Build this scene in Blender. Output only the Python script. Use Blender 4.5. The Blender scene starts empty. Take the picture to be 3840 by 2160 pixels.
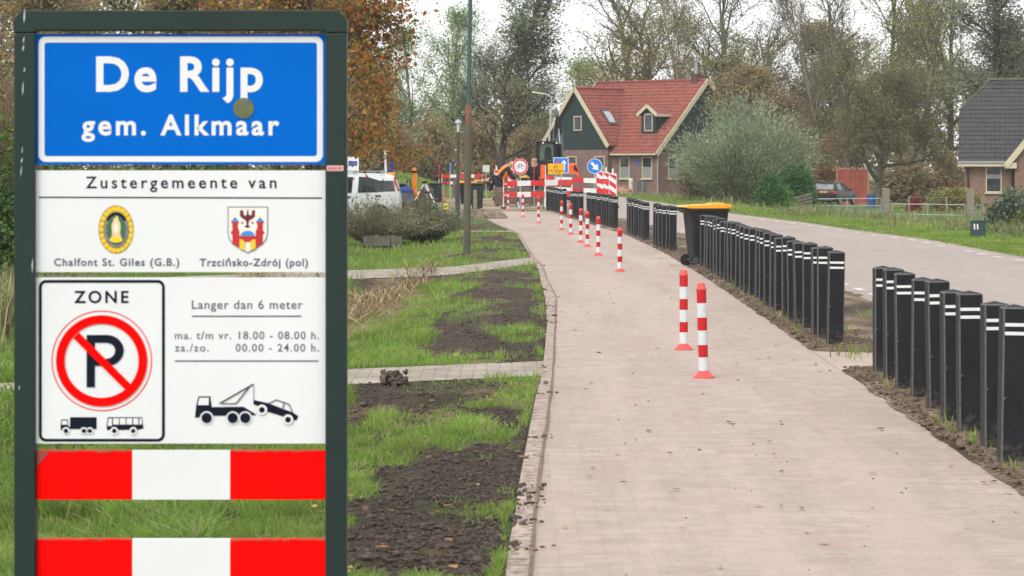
import bpy, math, random
import numpy as np
from mathutils import Vector, Matrix, Euler

R = math.radians
SC = bpy.context.scene
COL = SC.collection

# ------------------------------------------------------------------ camera, sky, sun, exposure
CAM_H = 1.69            # eye height
FPX = 11200.0           # 105 mm lens on 36 mm, measured in 3840-wide photo pixels
HOR = 625.0             # horizon row in the photo
cd = bpy.data.cameras.new('camera')
cam = bpy.data.objects.new('camera', cd); COL.objects.link(cam)
cam.location = (0, 0, CAM_H); cam.rotation_euler = (R(90), 0, 0)
cd.lens = 105; cd.sensor_width = 36
cd.shift_y = -(1080 - HOR) / 3840
cd.clip_start = 0.5; cd.clip_end = 5000
cd.dof.use_dof = True; cd.dof.focus_distance = 48; cd.dof.aperture_fstop = 14
SC.camera = cam

SUN_EL, SUN_ROT = 48, 215
w = bpy.data.worlds.new('World'); SC.world = w; w.use_nodes = True
nt = w.node_tree; nt.nodes.clear()
sky = nt.nodes.new('ShaderNodeTexSky'); sky.sky_type = 'NISHITA'; sky.sun_disc = False
sky.sun_elevation = R(SUN_EL); sky.sun_rotation = R(SUN_ROT); sky.air_density = 1.0; sky.dust_density = 4.0
hs = nt.nodes.new('ShaderNodeHueSaturation'); hs.inputs['Saturation'].default_value = 0.10
hs.inputs['Value'].default_value = 1.0
mx = nt.nodes.new('ShaderNodeMix'); mx.data_type = 'RGBA'; mx.inputs['Factor'].default_value = 0.55
mx.inputs[7].default_value = (11.0, 11.2, 11.4, 1)       # even cloud layer over the clear-sky gradient
bg = nt.nodes.new('ShaderNodeBackground'); bg.inputs['Strength'].default_value = 0.12
wo = nt.nodes.new('ShaderNodeOutputWorld')
nt.links.new(sky.outputs[0], hs.inputs['Color']); nt.links.new(hs.outputs[0], mx.inputs[6])
nt.links.new(mx.outputs[2], bg.inputs['Color']); nt.links.new(bg.outputs[0], wo.inputs[0])

sl = bpy.data.lights.new('sun', 'SUN'); sl.energy = 1.1; sl.angle = R(20); sl.color = (1, .97, .93)
so = bpy.data.objects.new('sun', sl); COL.objects.link(so)
az = R(SUN_ROT)
sd = Vector((math.sin(az) * math.cos(R(SUN_EL)), math.cos(az) * math.cos(R(SUN_EL)), math.sin(R(SUN_EL))))
so.rotation_euler = sd.to_track_quat('Z', 'Y').to_euler()
so.location = (0, -20, 60)

SC.view_settings.view_transform = 'Standard'; SC.view_settings.look = 'None'
SC.view_settings.gamma = 1; SC.view_settings.exposure = 0.62
SC.cycles.max_bounces = 5; SC.cycles.diffuse_bounces = 3; SC.cycles.glossy_bounces = 3
SC.cycles.transmission_bounces = 3; SC.cycles.transparent_max_bounces = 6
SC.cycles.use_denoising = True

# ------------------------------------------------------------------ helpers
def gx(px, Y): return (px - 1920) / FPX * Y
def gz(py, Y): return CAM_H - (py - HOR) / FPX * Y
def gy(py, z=0.0): return FPX * (CAM_H - z) / (py - HOR)
def at(px, py, z=0.0):
    Y = gy(py, z); return gx(px, Y), Y

def tag(o, label=None, cat=None, group=None, kind=None):
    if label: o['label'] = label
    if cat: o['category'] = cat
    if group: o['group'] = group
    if kind: o['kind'] = kind
    return o

OFF = {}
def top_of(o):
    while o.parent: o = o.parent
    return o
def thing(name, label, cat, loc, rz=0, group=None):
    o = bpy.data.objects.new(name, None); COL.objects.link(o)
    o.location = loc; o.rotation_euler = (0, 0, rz); o.empty_display_size = .2
    tag(o, label, cat, group)
    return o

def children(o): return [c for c in bpy.data.objects if c.parent == o]
def dup(root, loc, rz=None, scale=None, label=None, group=None, kids=None):
    r = root.copy(); COL.objects.link(r); r.location = loc
    if rz is not None: r.rotation_euler = (0, 0, rz)
    if scale is not None: r.scale = scale
    if label: r['label'] = label
    if group: r['group'] = group
    for c, gs in (kids if kids is not None else [(c, children(c)) for c in children(root)]):
        d = c.copy(); COL.objects.link(d); d.parent = r
        for g in gs:
            e = g.copy(); COL.objects.link(e); e.parent = d
    return r
def kids_of(root): return [(c, children(c)) for c in children(root)]

class MB:
    """collects shapes, links them as one mesh object"""
    def __init__(s): s.v = []; s.f = []; s.m = []; s.s = []
    def add(s, vs, fs, mi=0, sm=False):
        b = len(s.v); s.v.extend([tuple(p) for p in vs])
        for f in fs: s.f.append(tuple(i + b for i in f)); s.m.append(mi); s.s.append(sm)
        return s
    def box(s, a, b, mi=0):
        x0, y0, z0 = a; x1, y1, z1 = b
        return s.add([(x0,y0,z0),(x1,y0,z0),(x1,y1,z0),(x0,y1,z0),(x0,y0,z1),(x1,y0,z1),(x1,y1,z1),(x0,y1,z1)],
                     [(0,3,2,1),(4,5,6,7),(0,1,5,4),(1,2,6,5),(2,3,7,6),(3,0,4,7)], mi)
    def bar(s, p0, p1, w_, h_, mi=0, up=(0,0,1)):
        p0 = Vector(p0); p1 = Vector(p1); d = (p1 - p0).normalized(); u = Vector(up)
        if abs(d.dot(u)) > .99: u = Vector((0, 1, 0))
        a = d.cross(u).normalized() * w_ / 2; b = a.cross(d).normalized() * h_ / 2
        vs = [p0-a-b, p0+a-b, p0+a+b, p0-a+b, p1-a-b, p1+a-b, p1+a+b, p1-a+b]
        return s.add(vs, [(0,3,2,1),(4,5,6,7),(0,1,5,4),(1,2,6,5),(2,3,7,6),(3,0,4,7)], mi)
    def path(s, pts, rad, n=8, mi=0, cap=True, sm=True):
        pts = [Vector(p) for p in pts]; k = len(pts)
        if not hasattr(rad, '__len__'): rad = [rad] * k
        vs = []; ref = None
        for i, p in enumerate(pts):
            d = (pts[min(i+1, k-1)] - pts[max(i-1, 0)]).normalized()
            if ref is None:
                ref = Vector((1, 0, 0)) if abs(d.x) < .9 else Vector((0, 1, 0))
            a = (ref - d * ref.dot(d)).normalized(); b = d.cross(a); ref = a
            for j in range(n):
                t = 2 * math.pi * j / n
                vs.append(p + (a * math.cos(t) + b * math.sin(t)) * rad[i])
        fs = [(i*n+j, i*n+(j+1) % n, (i+1)*n+(j+1) % n, (i+1)*n+j) for i in range(k-1) for j in range(n)]
        s.add(vs, fs, mi, sm)
        if cap:
            b0 = len(s.v) - k*n
            s.f.append(tuple(b0 + j for j in reversed(range(n)))); s.m.append(mi); s.s.append(False)
            s.f.append(tuple(b0 + (k-1)*n + j for j in range(n))); s.m.append(mi); s.s.append(False)
        return s
    def tube(s, p0, p1, r0, r1=None, n=10, mi=0, sm=True):
        return s.path([p0, p1], [r0, r0 if r1 is None else r1], n, mi, True, sm)
    def lathe(s, prof, c=(0,0,0), n=16, mi=0, sm=True):
        vs = [(c[0]+r*math.cos(2*math.pi*j/n), c[1]+r*math.sin(2*math.pi*j/n), c[2]+z) for r, z in prof for j in range(n)]
        k = len(prof)
        fs = [(i*n+j, i*n+(j+1) % n, (i+1)*n+(j+1) % n, (i+1)*n+j) for i in range(k-1) for j in range(n)]
        fs += [tuple(reversed(range(n))), tuple((k-1)*n+j for j in range(n))]
        return s.add(vs, fs, mi, sm)
    def prism(s, poly, y0, y1, mi=0):       # polygon in x,z pushed along y
        n = len(poly)
        vs = [(x, y0, z) for x, z in poly] + [(x, y1, z) for x, z in poly]
        fs = [tuple(range(n)), tuple(reversed(range(n, 2*n)))] + [(i, i+n, (i+1) % n+n, (i+1) % n) for i in range(n)]
        return s.add(vs, fs, mi)
    def prismx(s, poly, x0, x1, mi=0):      # polygon in y,z pushed along x
        n = len(poly)
        vs = [(x0, y, z) for y, z in poly] + [(x1, y, z) for y, z in poly]
        fs = [tuple(range(n)), tuple(reversed(range(n, 2*n)))] + [(i, i+n, (i+1) % n+n, (i+1) % n) for i in range(n)]
        return s.add(vs, fs, mi)
    def flat(s, poly, y, mi=0):
        return s.add([(x, y, z) for x, z in poly], [tuple(range(len(poly)))], mi)
    def ring(s, outer, inner, y, mi=0):
        n = len(outer)
        return s.add([(x, y, z) for x, z in outer] + [(x, y, z) for x, z in inner],
                     [(i, (i+1) % n, (i+1) % n+n, i+n) for i in range(n)], mi)
    def slab(s, quad, th, mi=0):            # 4+ corner polygon given thickness along its normal
        q = [Vector(p) for p in quad]; nrm = (q[1]-q[0]).cross(q[2]-q[0]).normalized() * th; n = len(q)
        vs = q + [p - nrm for p in q]
        fs = [tuple(range(n)), tuple(reversed(range(n, 2*n)))] + [(i, i+n, (i+1) % n+n, (i+1) % n) for i in range(n)]
        return s.add(vs, fs, mi)
    def ball(s, c, r, n=10, m=7, mi=0, jit=0, rng=None):
        rr = r if hasattr(r, '__len__') else (r, r, r); vs = []
        for i in range(m+1):
            ph = math.pi * i / m
            for j in range(n):
                t = 2*math.pi*j/n; k = 1 + (rng.uniform(-jit, jit) if rng else 0)
                vs.append((c[0]+rr[0]*k*math.sin(ph)*math.cos(t), c[1]+rr[1]*k*math.sin(ph)*math.sin(t), c[2]+rr[2]*k*math.cos(ph)))
        return s.add(vs, [(i*n+j, (i+1)*n+j, (i+1)*n+(j+1) % n, i*n+(j+1) % n) for i in range(m) for j in range(n)], mi, True)
    def build(s, name, mats, parent=None, world=False, bevel=0, bseg=2):
        mats = mats if isinstance(mats, (list, tuple)) else [mats]
        me = bpy.data.meshes.new(name)
        vs = s.v
        if world and parent is not None:
            l = top_of(parent).location; vs = [(x-l.x, y-l.y, z-l.z) for x, y, z in s.v]
        me.from_pydata(vs, [], s.f)
        for m in mats: me.materials.append(m)
        me.polygons.foreach_set('material_index', s.m); me.polygons.foreach_set('use_smooth', s.s)
        me.update()
        if any(s.s): me.set_sharp_from_angle(angle=R(42))
        o = bpy.data.objects.new(name, me); COL.objects.link(o)
        if parent is not None: o.parent = parent
        if bevel:
            b = o.modifiers.new('bevel', 'BEVEL'); b.width = bevel; b.segments = bseg; b.limit_method = 'ANGLE'; b.angle_limit = R(35)
        return o

def np_mesh(name, v, f, mats, parent=None, mi=None, smooth=False, col=None):
    """fast mesh from numpy arrays; f is (n,k) with one k, or a list of such arrays"""
    fl = f if isinstance(f, list) else [f]
    me = bpy.data.meshes.new(name); me.vertices.add(len(v)); me.vertices.foreach_set('co', np.asarray(v, np.float32).ravel())
    nl = sum(a.size for a in fl); me.loops.add(nl)
    me.loops.foreach_set('vertex_index', np.concatenate([a.ravel() for a in fl]).astype(np.int32))
    tot = np.concatenate([np.full(len(a), a.shape[1]) for a in fl]).astype(np.int32)
    st = np.concatenate([[0], np.cumsum(tot)[:-1]]).astype(np.int32)
    me.polygons.add(len(tot)); me.polygons.foreach_set('loop_start', st)
    for m in (mats if isinstance(mats, (list, tuple)) else [mats]): me.materials.append(m)
    if mi is not None: me.polygons.foreach_set('material_index', np.asarray(mi, np.int32))
    me.polygons.foreach_set('use_smooth', np.full(len(tot), smooth))
    me.update(calc_edges=True)
    if col is not None:
        a = me.color_attributes.new('tint', 'FLOAT_COLOR', 'POINT')
        a.data.foreach_set('color', np.concatenate([col, np.ones((len(col), 1))], 1).astype(np.float32).ravel())
    o = bpy.data.objects.new(name, me); COL.objects.link(o)
    if parent is not None: o.parent = parent
    return o

def circ(cx, cz, r, n=48, rz=None):
    rz = r if rz is None else rz
    return [(cx + r*math.cos(2*math.pi*i/n), cz + rz*math.sin(2*math.pi*i/n)) for i in range(n)]
def rrect(x0, z0, x1, z1, r, n=6):
    o = []
    for cx, cz, a0 in ((x1-r, z1-r, 0), (x0+r, z1-r, 90), (x0+r, z0+r, 180), (x1-r, z0+r, 270)):
        for i in range(n+1):
            a = R(a0 + 90*i/n); o.append((cx + r*math.cos(a), cz + r*math.sin(a)))
    return o
def stroke(p, q, w_):
    dx, dz = q[0]-p[0], q[1]-p[1]; l = math.hypot(dx, dz) or 1; nx, nz = -dz/l*w_/2, dx/l*w_/2
    return [(p[0]+nx, p[1]+nz), (p[0]-nx, p[1]-nz), (q[0]-nx, q[1]-nz), (q[0]+nx, q[1]+nz)]

def text_geo(body, bold=0.0, spacing=1.0):
    cu = bpy.data.curves.new('lettering', 'FONT'); cu.body = body; cu.size = 1; cu.offset = bold
    cu.space_character = spacing; cu.resolution_u = 4
    o = bpy.data.objects.new('lettering', cu); COL.objects.link(o)
    dg = bpy.context.evaluated_depsgraph_get(); me = o.evaluated_get(dg).to_mesh()
    vs = np.array([v.co[:] for v in me.vertices]); fs = [tuple(p.vertices) for p in me.polygons]
    o.evaluated_get(dg).to_mesh_clear(); bpy.data.objects.remove(o); bpy.data.curves.remove(cu)
    return vs, fs
_cap = {}
def text_into(mb, body, x0, x1, zbase, ztop, y, mi=0, bold=0.0, aspect=1.0):
    """letters with caps from zbase to ztop, spaced out so that the line runs x0..x1"""
    if bold not in _cap:
        v, _ = text_geo('H', bold); _cap[bold] = (v[:,1].min(), v[:,1].max())
    c0, c1 = _cap[bold]; k = (ztop - zbase) / (c1 - c0)
    W = {}
    for sp in (1.0, 1.4):
        v, _ = text_geo(body, bold, sp); W[sp] = (v[:,0].max() - v[:,0].min()) * k * aspect
    want = x1 - x0; sl_ = (W[1.4] - W[1.0]) / .4
    sp = 1 + (want - W[1.0]) / sl_ if sl_ > 1e-6 else 1; sp = min(max(sp, .85), 1.9)
    v, f = text_geo(body, bold, sp)
    xs = v[:,0] - v[:,0].min(); sx = want / xs.max()
    pts = [(x0 + a*sx, y, zbase + (b - c0) * k) for a, b in zip(xs, v[:,1])]
    mb.add(pts, f, mi)

# ------------------------------------------------------------------ noise for the land and its plants
def _h(ix, iy, seed):
    n = (ix.astype(np.int64) * 374761393 + iy.astype(np.int64) * 668265263 + seed * 974634721) & 0x7fffffff
    n = ((n ^ (n >> 13)) * 1274126177) & 0x7fffffff
    return ((n ^ (n >> 16)) & 0xffff) / 65535.0
def vnoise(x, y, seed=0):
    ix, iy = np.floor(x), np.floor(y); fx, fy = x - ix, y - iy
    fx = fx*fx*(3-2*fx); fy = fy*fy*(3-2*fy)
    a, b = _h(ix, iy, seed), _h(ix+1, iy, seed); c, d = _h(ix, iy+1, seed), _h(ix+1, iy+1, seed)
    return (a*(1-fx)+b*fx)*(1-fy) + (c*(1-fx)+d*fx)*fy
def fbm(x, y, seed=0, o=4):
    t = 0; a = .5; s = 0
    for i in range(o):
        t = t + a*vnoise(x, y, seed+i*17); s += a; a *= .5; x = x*2.03+5.1; y = y*2.03+1.7
    return t / s
def sstep(t): t = np.clip(t, 0, 1); return t*t*(3-2*t)
def inpoly(px, py, poly):
    r = np.zeros(px.shape, bool); n = len(poly)
    for i in range(n):
        x0, y0 = poly[i]; x1, y1 = poly[(i+1) % n]
        if y0 == y1: continue
        c = ((y0 > py) != (y1 > py)) & (px < (x1-x0)*(py-y0)/(y1-y0)+x0)
        r ^= c
    return r

# ------------------------------------------------------------------ materials
MATS = {}
def N(t, kind, **kw):
    n = t.nodes.new(kind)
    for k, v in kw.items():
        if k in n.inputs: n.inputs[k].default_value = v
        else: setattr(n, k, v)
    return n
def base_mat(name):
    m = bpy.data.materials.new(name); m.use_nodes = True; t = m.node_tree
    p = t.nodes['Principled BSDF']
    return m, t, p
def ramp(t, stops, interp='LINEAR'):
    r = t.nodes.new('ShaderNodeValToRGB'); r.color_ramp.interpolation = interp; e = r.color_ramp.elements
    while len(e) < len(stops): e.new(.5)
    for i, (p, c) in enumerate(stops):
        e[i].position = p; e[i].color = (*c, 1) if len(c) == 3 else c
    return r
def mat(name, c, rough=.6, var=.18, sc=6.0, metal=0.0, spec=.4, bump=0.0, bsc=60.0, dirt=None, coat=0, dlo=.56):
    """paint, plastic, metal, stone: a base colour broken up by two scales of noise"""
    if name in MATS: return MATS[name]
    m, t, p = base_mat(name); L = t.links.new
    tc = N(t, 'ShaderNodeTexCoord'); n1 = N(t, 'ShaderNodeTexNoise', Scale=sc, Detail=5.0, Roughness=.65)
    L(tc.outputs['Object'], n1.inputs['Vector'])
    lo = tuple(max(0, x*(1-var)) for x in c); hi = tuple(min(1, x*(1+var)) for x in c)
    r = ramp(t, [(.3, lo), (.7, hi)]); L(n1.outputs['Fac'], r.inputs[0]); out = r.outputs[0]
    if dirt:
        n2 = N(t, 'ShaderNodeTexNoise', Scale=sc*2.3, Detail=6.0, Roughness=.7); L(tc.outputs['Object'], n2.inputs['Vector'])
        rr = ramp(t, [(dlo, (0,0,0)), (dlo+.14, (1,1,1))]); L(n2.outputs['Fac'], rr.inputs[0])
        mm = N(t, 'ShaderNodeMix', data_type='RGBA'); L(rr.outputs[0], mm.inputs[0]); L(out, mm.inputs[6]); mm.inputs[7].default_value = (*dirt, 1)
        out = mm.outputs[2]
    L(out, p.inputs['Base Color'])
    p.inputs['Roughness'].default_value = rough; p.inputs['Metallic'].default_value = metal
    p.inputs['Specular IOR Level'].default_value = spec; p.inputs['Coat Weight'].default_value = coat
    if bump:
        n3 = N(t, 'ShaderNodeTexNoise', Scale=bsc, Detail=3.0); L(tc.outputs['Object'], n3.inputs['Vector'])
        b = N(t, 'ShaderNodeBump', Strength=bump, Distance=.02); L(n3.outputs['Fac'], b.inputs['Height']); L(b.outputs[0], p.inputs['Normal'])
    MATS[name] = m; return m

def leaf_mat(name, cols, trans=.25, sc=.6, var=.35):
    """leaves: every leaf picks one of the kind's colours, whole branches drift a little in hue"""
    if name in MATS: return MATS[name]
    m, t, p = base_mat(name); L = t.links.new
    g = N(t, 'ShaderNodeNewGeometry'); k = len(cols)
    r = ramp(t, [(i/k, c) for i, c in enumerate(cols)], 'CONSTANT'); L(g.outputs['Random Per Island'], r.inputs[0])
    tc = N(t, 'ShaderNodeTexCoord'); n1 = N(t, 'ShaderNodeTexNoise', Scale=sc, Detail=2.0); L(tc.outputs['Object'], n1.inputs['Vector'])
    v = N(t, 'ShaderNodeMapRange'); v.inputs['From Min'].default_value = .3; v.inputs['From Max'].default_value = .7
    v.inputs['To Min'].default_value = 1-var; v.inputs['To Max'].default_value = 1+var; L(n1.outputs['Fac'], v.inputs['Value'])
    h = N(t, 'ShaderNodeHueSaturation'); L(r.outputs[0], h.inputs['Color']); L(v.outputs[0], h.inputs['Value'])
    L(h.outputs[0], p.inputs['Base Color']); p.inputs['Roughness'].default_value = .65; p.inputs['Specular IOR Level'].default_value = .2
    if trans:
        tr = N(t, 'ShaderNodeBsdfTranslucent'); L(h.outputs[0], tr.inputs['Color'])
        ms = N(t, 'ShaderNodeMixShader'); ms.inputs[0].default_value = trans
        L(p.outputs[0], ms.inputs[1]); L(tr.outputs[0], ms.inputs[2]); L(ms.outputs[0], t.nodes['Material Output'].inputs[0])
    MATS[name] = m; return m

def brick_mat(name, c1, c2, mortar, bw, bh, ms, axes='xy', big=.25, rough=.85, stain=None, bumpd=.004, off=.5, ssc=(.9,.9,.9)):
    """courses of bricks or tiles on two object axes, with worn patches over them"""
    if name in MATS: return MATS[name]
    m, t, p = base_mat(name); L = t.links.new
    tc = N(t, 'ShaderNodeTexCoord'); sp = N(t, 'ShaderNodeSeparateXYZ'); L(tc.outputs['Object'], sp.inputs[0])
    cb = N(t, 'ShaderNodeCombineXYZ')
    if axes[0] == 's':
        ad = N(t, 'ShaderNodeMath', operation='ADD'); L(sp.outputs[0], ad.inputs[0]); L(sp.outputs[1], ad.inputs[1]); L(ad.outputs[0], cb.inputs[0])
    else: L(sp.outputs['xyz'.index(axes[0])], cb.inputs[0])
    L(sp.outputs['xyz'.index(axes[1])], cb.inputs[1])
    b = N(t, 'ShaderNodeTexBrick', Scale=1.0); b.offset = off
    b.inputs['Color1'].default_value = (*c1, 1); b.inputs['Color2'].default_value = (*c2, 1); b.inputs['Mortar'].default_value = (*mortar, 1)
    b.inputs['Mortar Size'].default_value = ms; b.inputs['Mortar Smooth'].default_value = .3
    b.inputs['Brick Width'].default_value = bw; b.inputs['Row Height'].default_value = bh
    L(cb.outputs[0], b.inputs['Vector'])
    mp = N(t, 'ShaderNodeMapping'); mp.inputs['Scale'].default_value = ssc; L(tc.outputs['Object'], mp.inputs[0])
    n1 = N(t, 'ShaderNodeTexNoise', Scale=1.0, Detail=8.0, Roughness=.7); L(mp.outputs[0], n1.inputs['Vector'])
    v = N(t, 'ShaderNodeMapRange'); v.inputs['From Min'].default_value = .3; v.inputs['From Max'].default_value = .7
    v.inputs['To Min'].default_value = 1-big; v.inputs['To Max'].default_value = 1+big; L(n1.outputs['Fac'], v.inputs['Value'])
    h = N(t, 'ShaderNodeHueSaturation'); L(b.outputs['Color'], h.inputs['Color']); L(v.outputs[0], h.inputs['Value']); out = h.outputs[0]
    if stain:
        for i, (col, s2, lo, hi) in enumerate(stain):
            mp2 = N(t, 'ShaderNodeMapping'); mp2.inputs['Scale'].default_value = s2; mp2.inputs['Location'].default_value = (i*7.3, 3.1*i, 0)
            L(tc.outputs['Object'], mp2.inputs[0])
            n2 = N(t, 'ShaderNodeTexNoise', Scale=1.0, Detail=7.0, Roughness=.7); L(mp2.outputs[0], n2.inputs['Vector'])
            rr = ramp(t, [(lo, (0,0,0)), (hi, (1,1,1))]); L(n2.outputs['Fac'], rr.inputs[0])
            mm = N(t, 'ShaderNodeMix', data_type='RGBA'); L(rr.outputs[0], mm.inputs[0]); L(out, mm.inputs[6]); mm.inputs[7].default_value = (*col, 1); out = mm.outputs[2]
    L(out, p.inputs['Base Color']); p.inputs['Roughness'].default_value = rough; p.inputs['Specular IOR Level'].default_value = .25
    bp = N(t, 'ShaderNodeBump', Strength=.6, Distance=bumpd); bp.invert = True; L(b.outputs['Fac'], bp.inputs['Height']); L(bp.outputs[0], p.inputs['Normal'])
    MATS[name] = m; return m

def land_mat():
    m, t, p = base_mat('land'); L = t.links.new
    a = N(t, 'ShaderNodeAttribute', attribute_name='tint'); tc = N(t, 'ShaderNodeTexCoord')
    n1 = N(t, 'ShaderNodeTexNoise', Scale=26.0, Detail=6.0, Roughness=.75); L(tc.outputs['Object'], n1.inputs['Vector'])
    v = N(t, 'ShaderNodeMapRange'); v.inputs['From Min'].default_value = .28; v.inputs['From Max'].default_value = .72
    v.inputs['To Min'].default_value = .45; v.inputs['To Max'].default_value = 1.6; L(n1.outputs['Fac'], v.inputs['Value'])
    h = N(t, 'ShaderNodeHueSaturation'); L(a.outputs['Color'], h.inputs['Color']); L(v.outputs[0], h.inputs['Value'])
    L(h.outputs[0], p.inputs['Base Color']); p.inputs['Roughness'].default_value = .95; p.inputs['Specular IOR Level'].default_value = .1
    n2 = N(t, 'ShaderNodeTexNoise', Scale=14.0, Detail=8.0, Roughness=.8); L(tc.outputs['Object'], n2.inputs['Vector'])
    b = N(t, 'ShaderNodeBump', Strength=.9, Distance=.06); L(n2.outputs['Fac'], b.inputs['Height']); L(b.outputs[0], p.inputs['Normal'])
    return m

def glass_mat(name, c=(.03,.035,.04), rough=.06):
    if name in MATS: return MATS[name]
    m, t, p = base_mat(name); L = t.links.new
    tc = N(t, 'ShaderNodeTexCoord'); n1 = N(t, 'ShaderNodeTexNoise', Scale=2.5, Detail=3.0); L(tc.outputs['Object'], n1.inputs['Vector'])
    r = ramp(t, [(.35, tuple(x*.5 for x in c)), (.7, tuple(x*1.8 for x in c))]); L(n1.outputs['Fac'], r.inputs[0]); L(r.outputs[0], p.inputs['Base Color'])
    p.inputs['Roughness'].default_value = rough; p.inputs['Specular IOR Level'].default_value = .6
    MATS[name] = m; return m
# ------------------------------------------------------------------ land, path, road
PL = [(2160,1987),(1977,2002),(1820,2015),(1610,2047),(1400,2073),(1118,2086),(1050,2052),(997,2033),(973,2006),(877,1946),(868,1924),(835,1850),(803,1789),(780,1768)]
KO = [(2160,1897),(2045,1910),(1925,1934),(1846,1942),(1636,1981),(1489,2010),(1408,2033),(1326,2042),(1215,2052),(1118,2044),(1012,2018),(973,1996),(877,1938),(868,1918),(835,1846),(803,1786),(780,1766)]
def curve(l):
    pts = sorted((gy(py), gx(px, gy(py))) for py, px in l)
    return np.array([p[0] for p in pts]), np.array([p[1] for p in pts])
_pl, _ko = curve(PL), curve(KO)
def path_L(Y): return np.interp(Y, np.r_[-5, _pl[0], 150], np.r_[-.25, _pl[1], -4.5])
def kerb_L(Y): return np.interp(Y, np.r_[-5, _ko[0], 150], np.r_[-.36, _ko[1], -4.56])
def path_R(Y): return np.interp(Y, [-5, 15.4, 18.1, 22.3, 29.4, 38.8, 48.9, 58.8, 67.4, 75, 80, 92, 97, 104, 115, 125], [2.62,2.64,2.65,2.72,2.78,2.9,2.98,3.0,2.92,2.85,2.6,2.18,1.9,1.72,1.22,.5])
def road_R(Y): return np.interp(Y, [-40,0,55,68.6,79.5,90,109,137,165,185,205,230,255,300], [9.9,9.75,9.6,9.65,9.15,8.85,7.85,7.1,6.1,4.6,2.2,-2,-10,-30])
def road_L(Y): return np.interp(Y, [-40,0,40,60,80,100,115,140,177,200,222,245,290], [4.5,4.5,4.5,4.42,4.2,3.4,2.6,2.0,1.2,-1,-5,-13,-33])
def drive_1(X): return 24.95 + .62*np.minimum(X, 1.0) - .15     # centre line of the near driveway
def drive_2(X): return 52.2 + 3.9*np.clip(X, -1.0, .5) + 1.1*np.minimum(X+1.0, 0)

def drive_fac(X, Y):
    d = np.minimum(np.abs(Y-drive_1(X))-1.0, np.abs(Y-drive_2(X))-2.2)
    return sstep(d/2.5)
def land_z(X, Y):
    X = np.asarray(X, float); Y = np.asarray(Y, float)
    z = -1.0*sstep((X-road_R(Y)-.3)/12.0)
    left = sstep((kerb_L(Y)-X-.5)/3.0)
    z = z + 1.45*sstep((road_L(Y)-2.0-X)/5.0)*sstep((Y-170)/36.0)*(1-sstep((Y-300)/60))
    z = z - .32*left*drive_fac(X, Y)*sstep((75-Y)/20)
    far = sstep((np.abs(X)-60)/60); return z*(1-far) - .6*far

S1 = [(1285,1440),(2040,1395),(2010,1480),(1975,1640),(1942,1846),(1890,2165),(1285,2165)]
S0 = [(1300,1448),(1930,1405),(1890,1500),(1520,1545),(1300,1565)]
S2 = [(1330,1030),(1600,1028),(2030,1006),(2050,1330),(1950,1350),(1620,1345),(1540,1290),(1650,1180),(1640,1165),(1815,1062),(1700,1048),(1580,1120),(1400,1135)]
S3 = [(1740,880),(1945,878),(2005,972),(1760,975)]
S4 = [(1750,840),(1850,833),(1926,868),(1740,868)]
G1 = [(1285,1590),(1480,1545),(1700,1560),(1965,1565),(1960,1630),(1720,1690),(1285,1760)]
G2 = [(1285,1740),(1420,1770),(1470,1870),(1380,1900),(1285,1880)]
G3 = [(1930,1415),(2025,1412),(1998,1590),(1900,1560)]
def proj(X, Y, z=0.0):
    Yc = np.maximum(Y, 3); return 1920 + FPX*X/Yc, HOR + FPX*(CAM_H-z)/Yc
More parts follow.
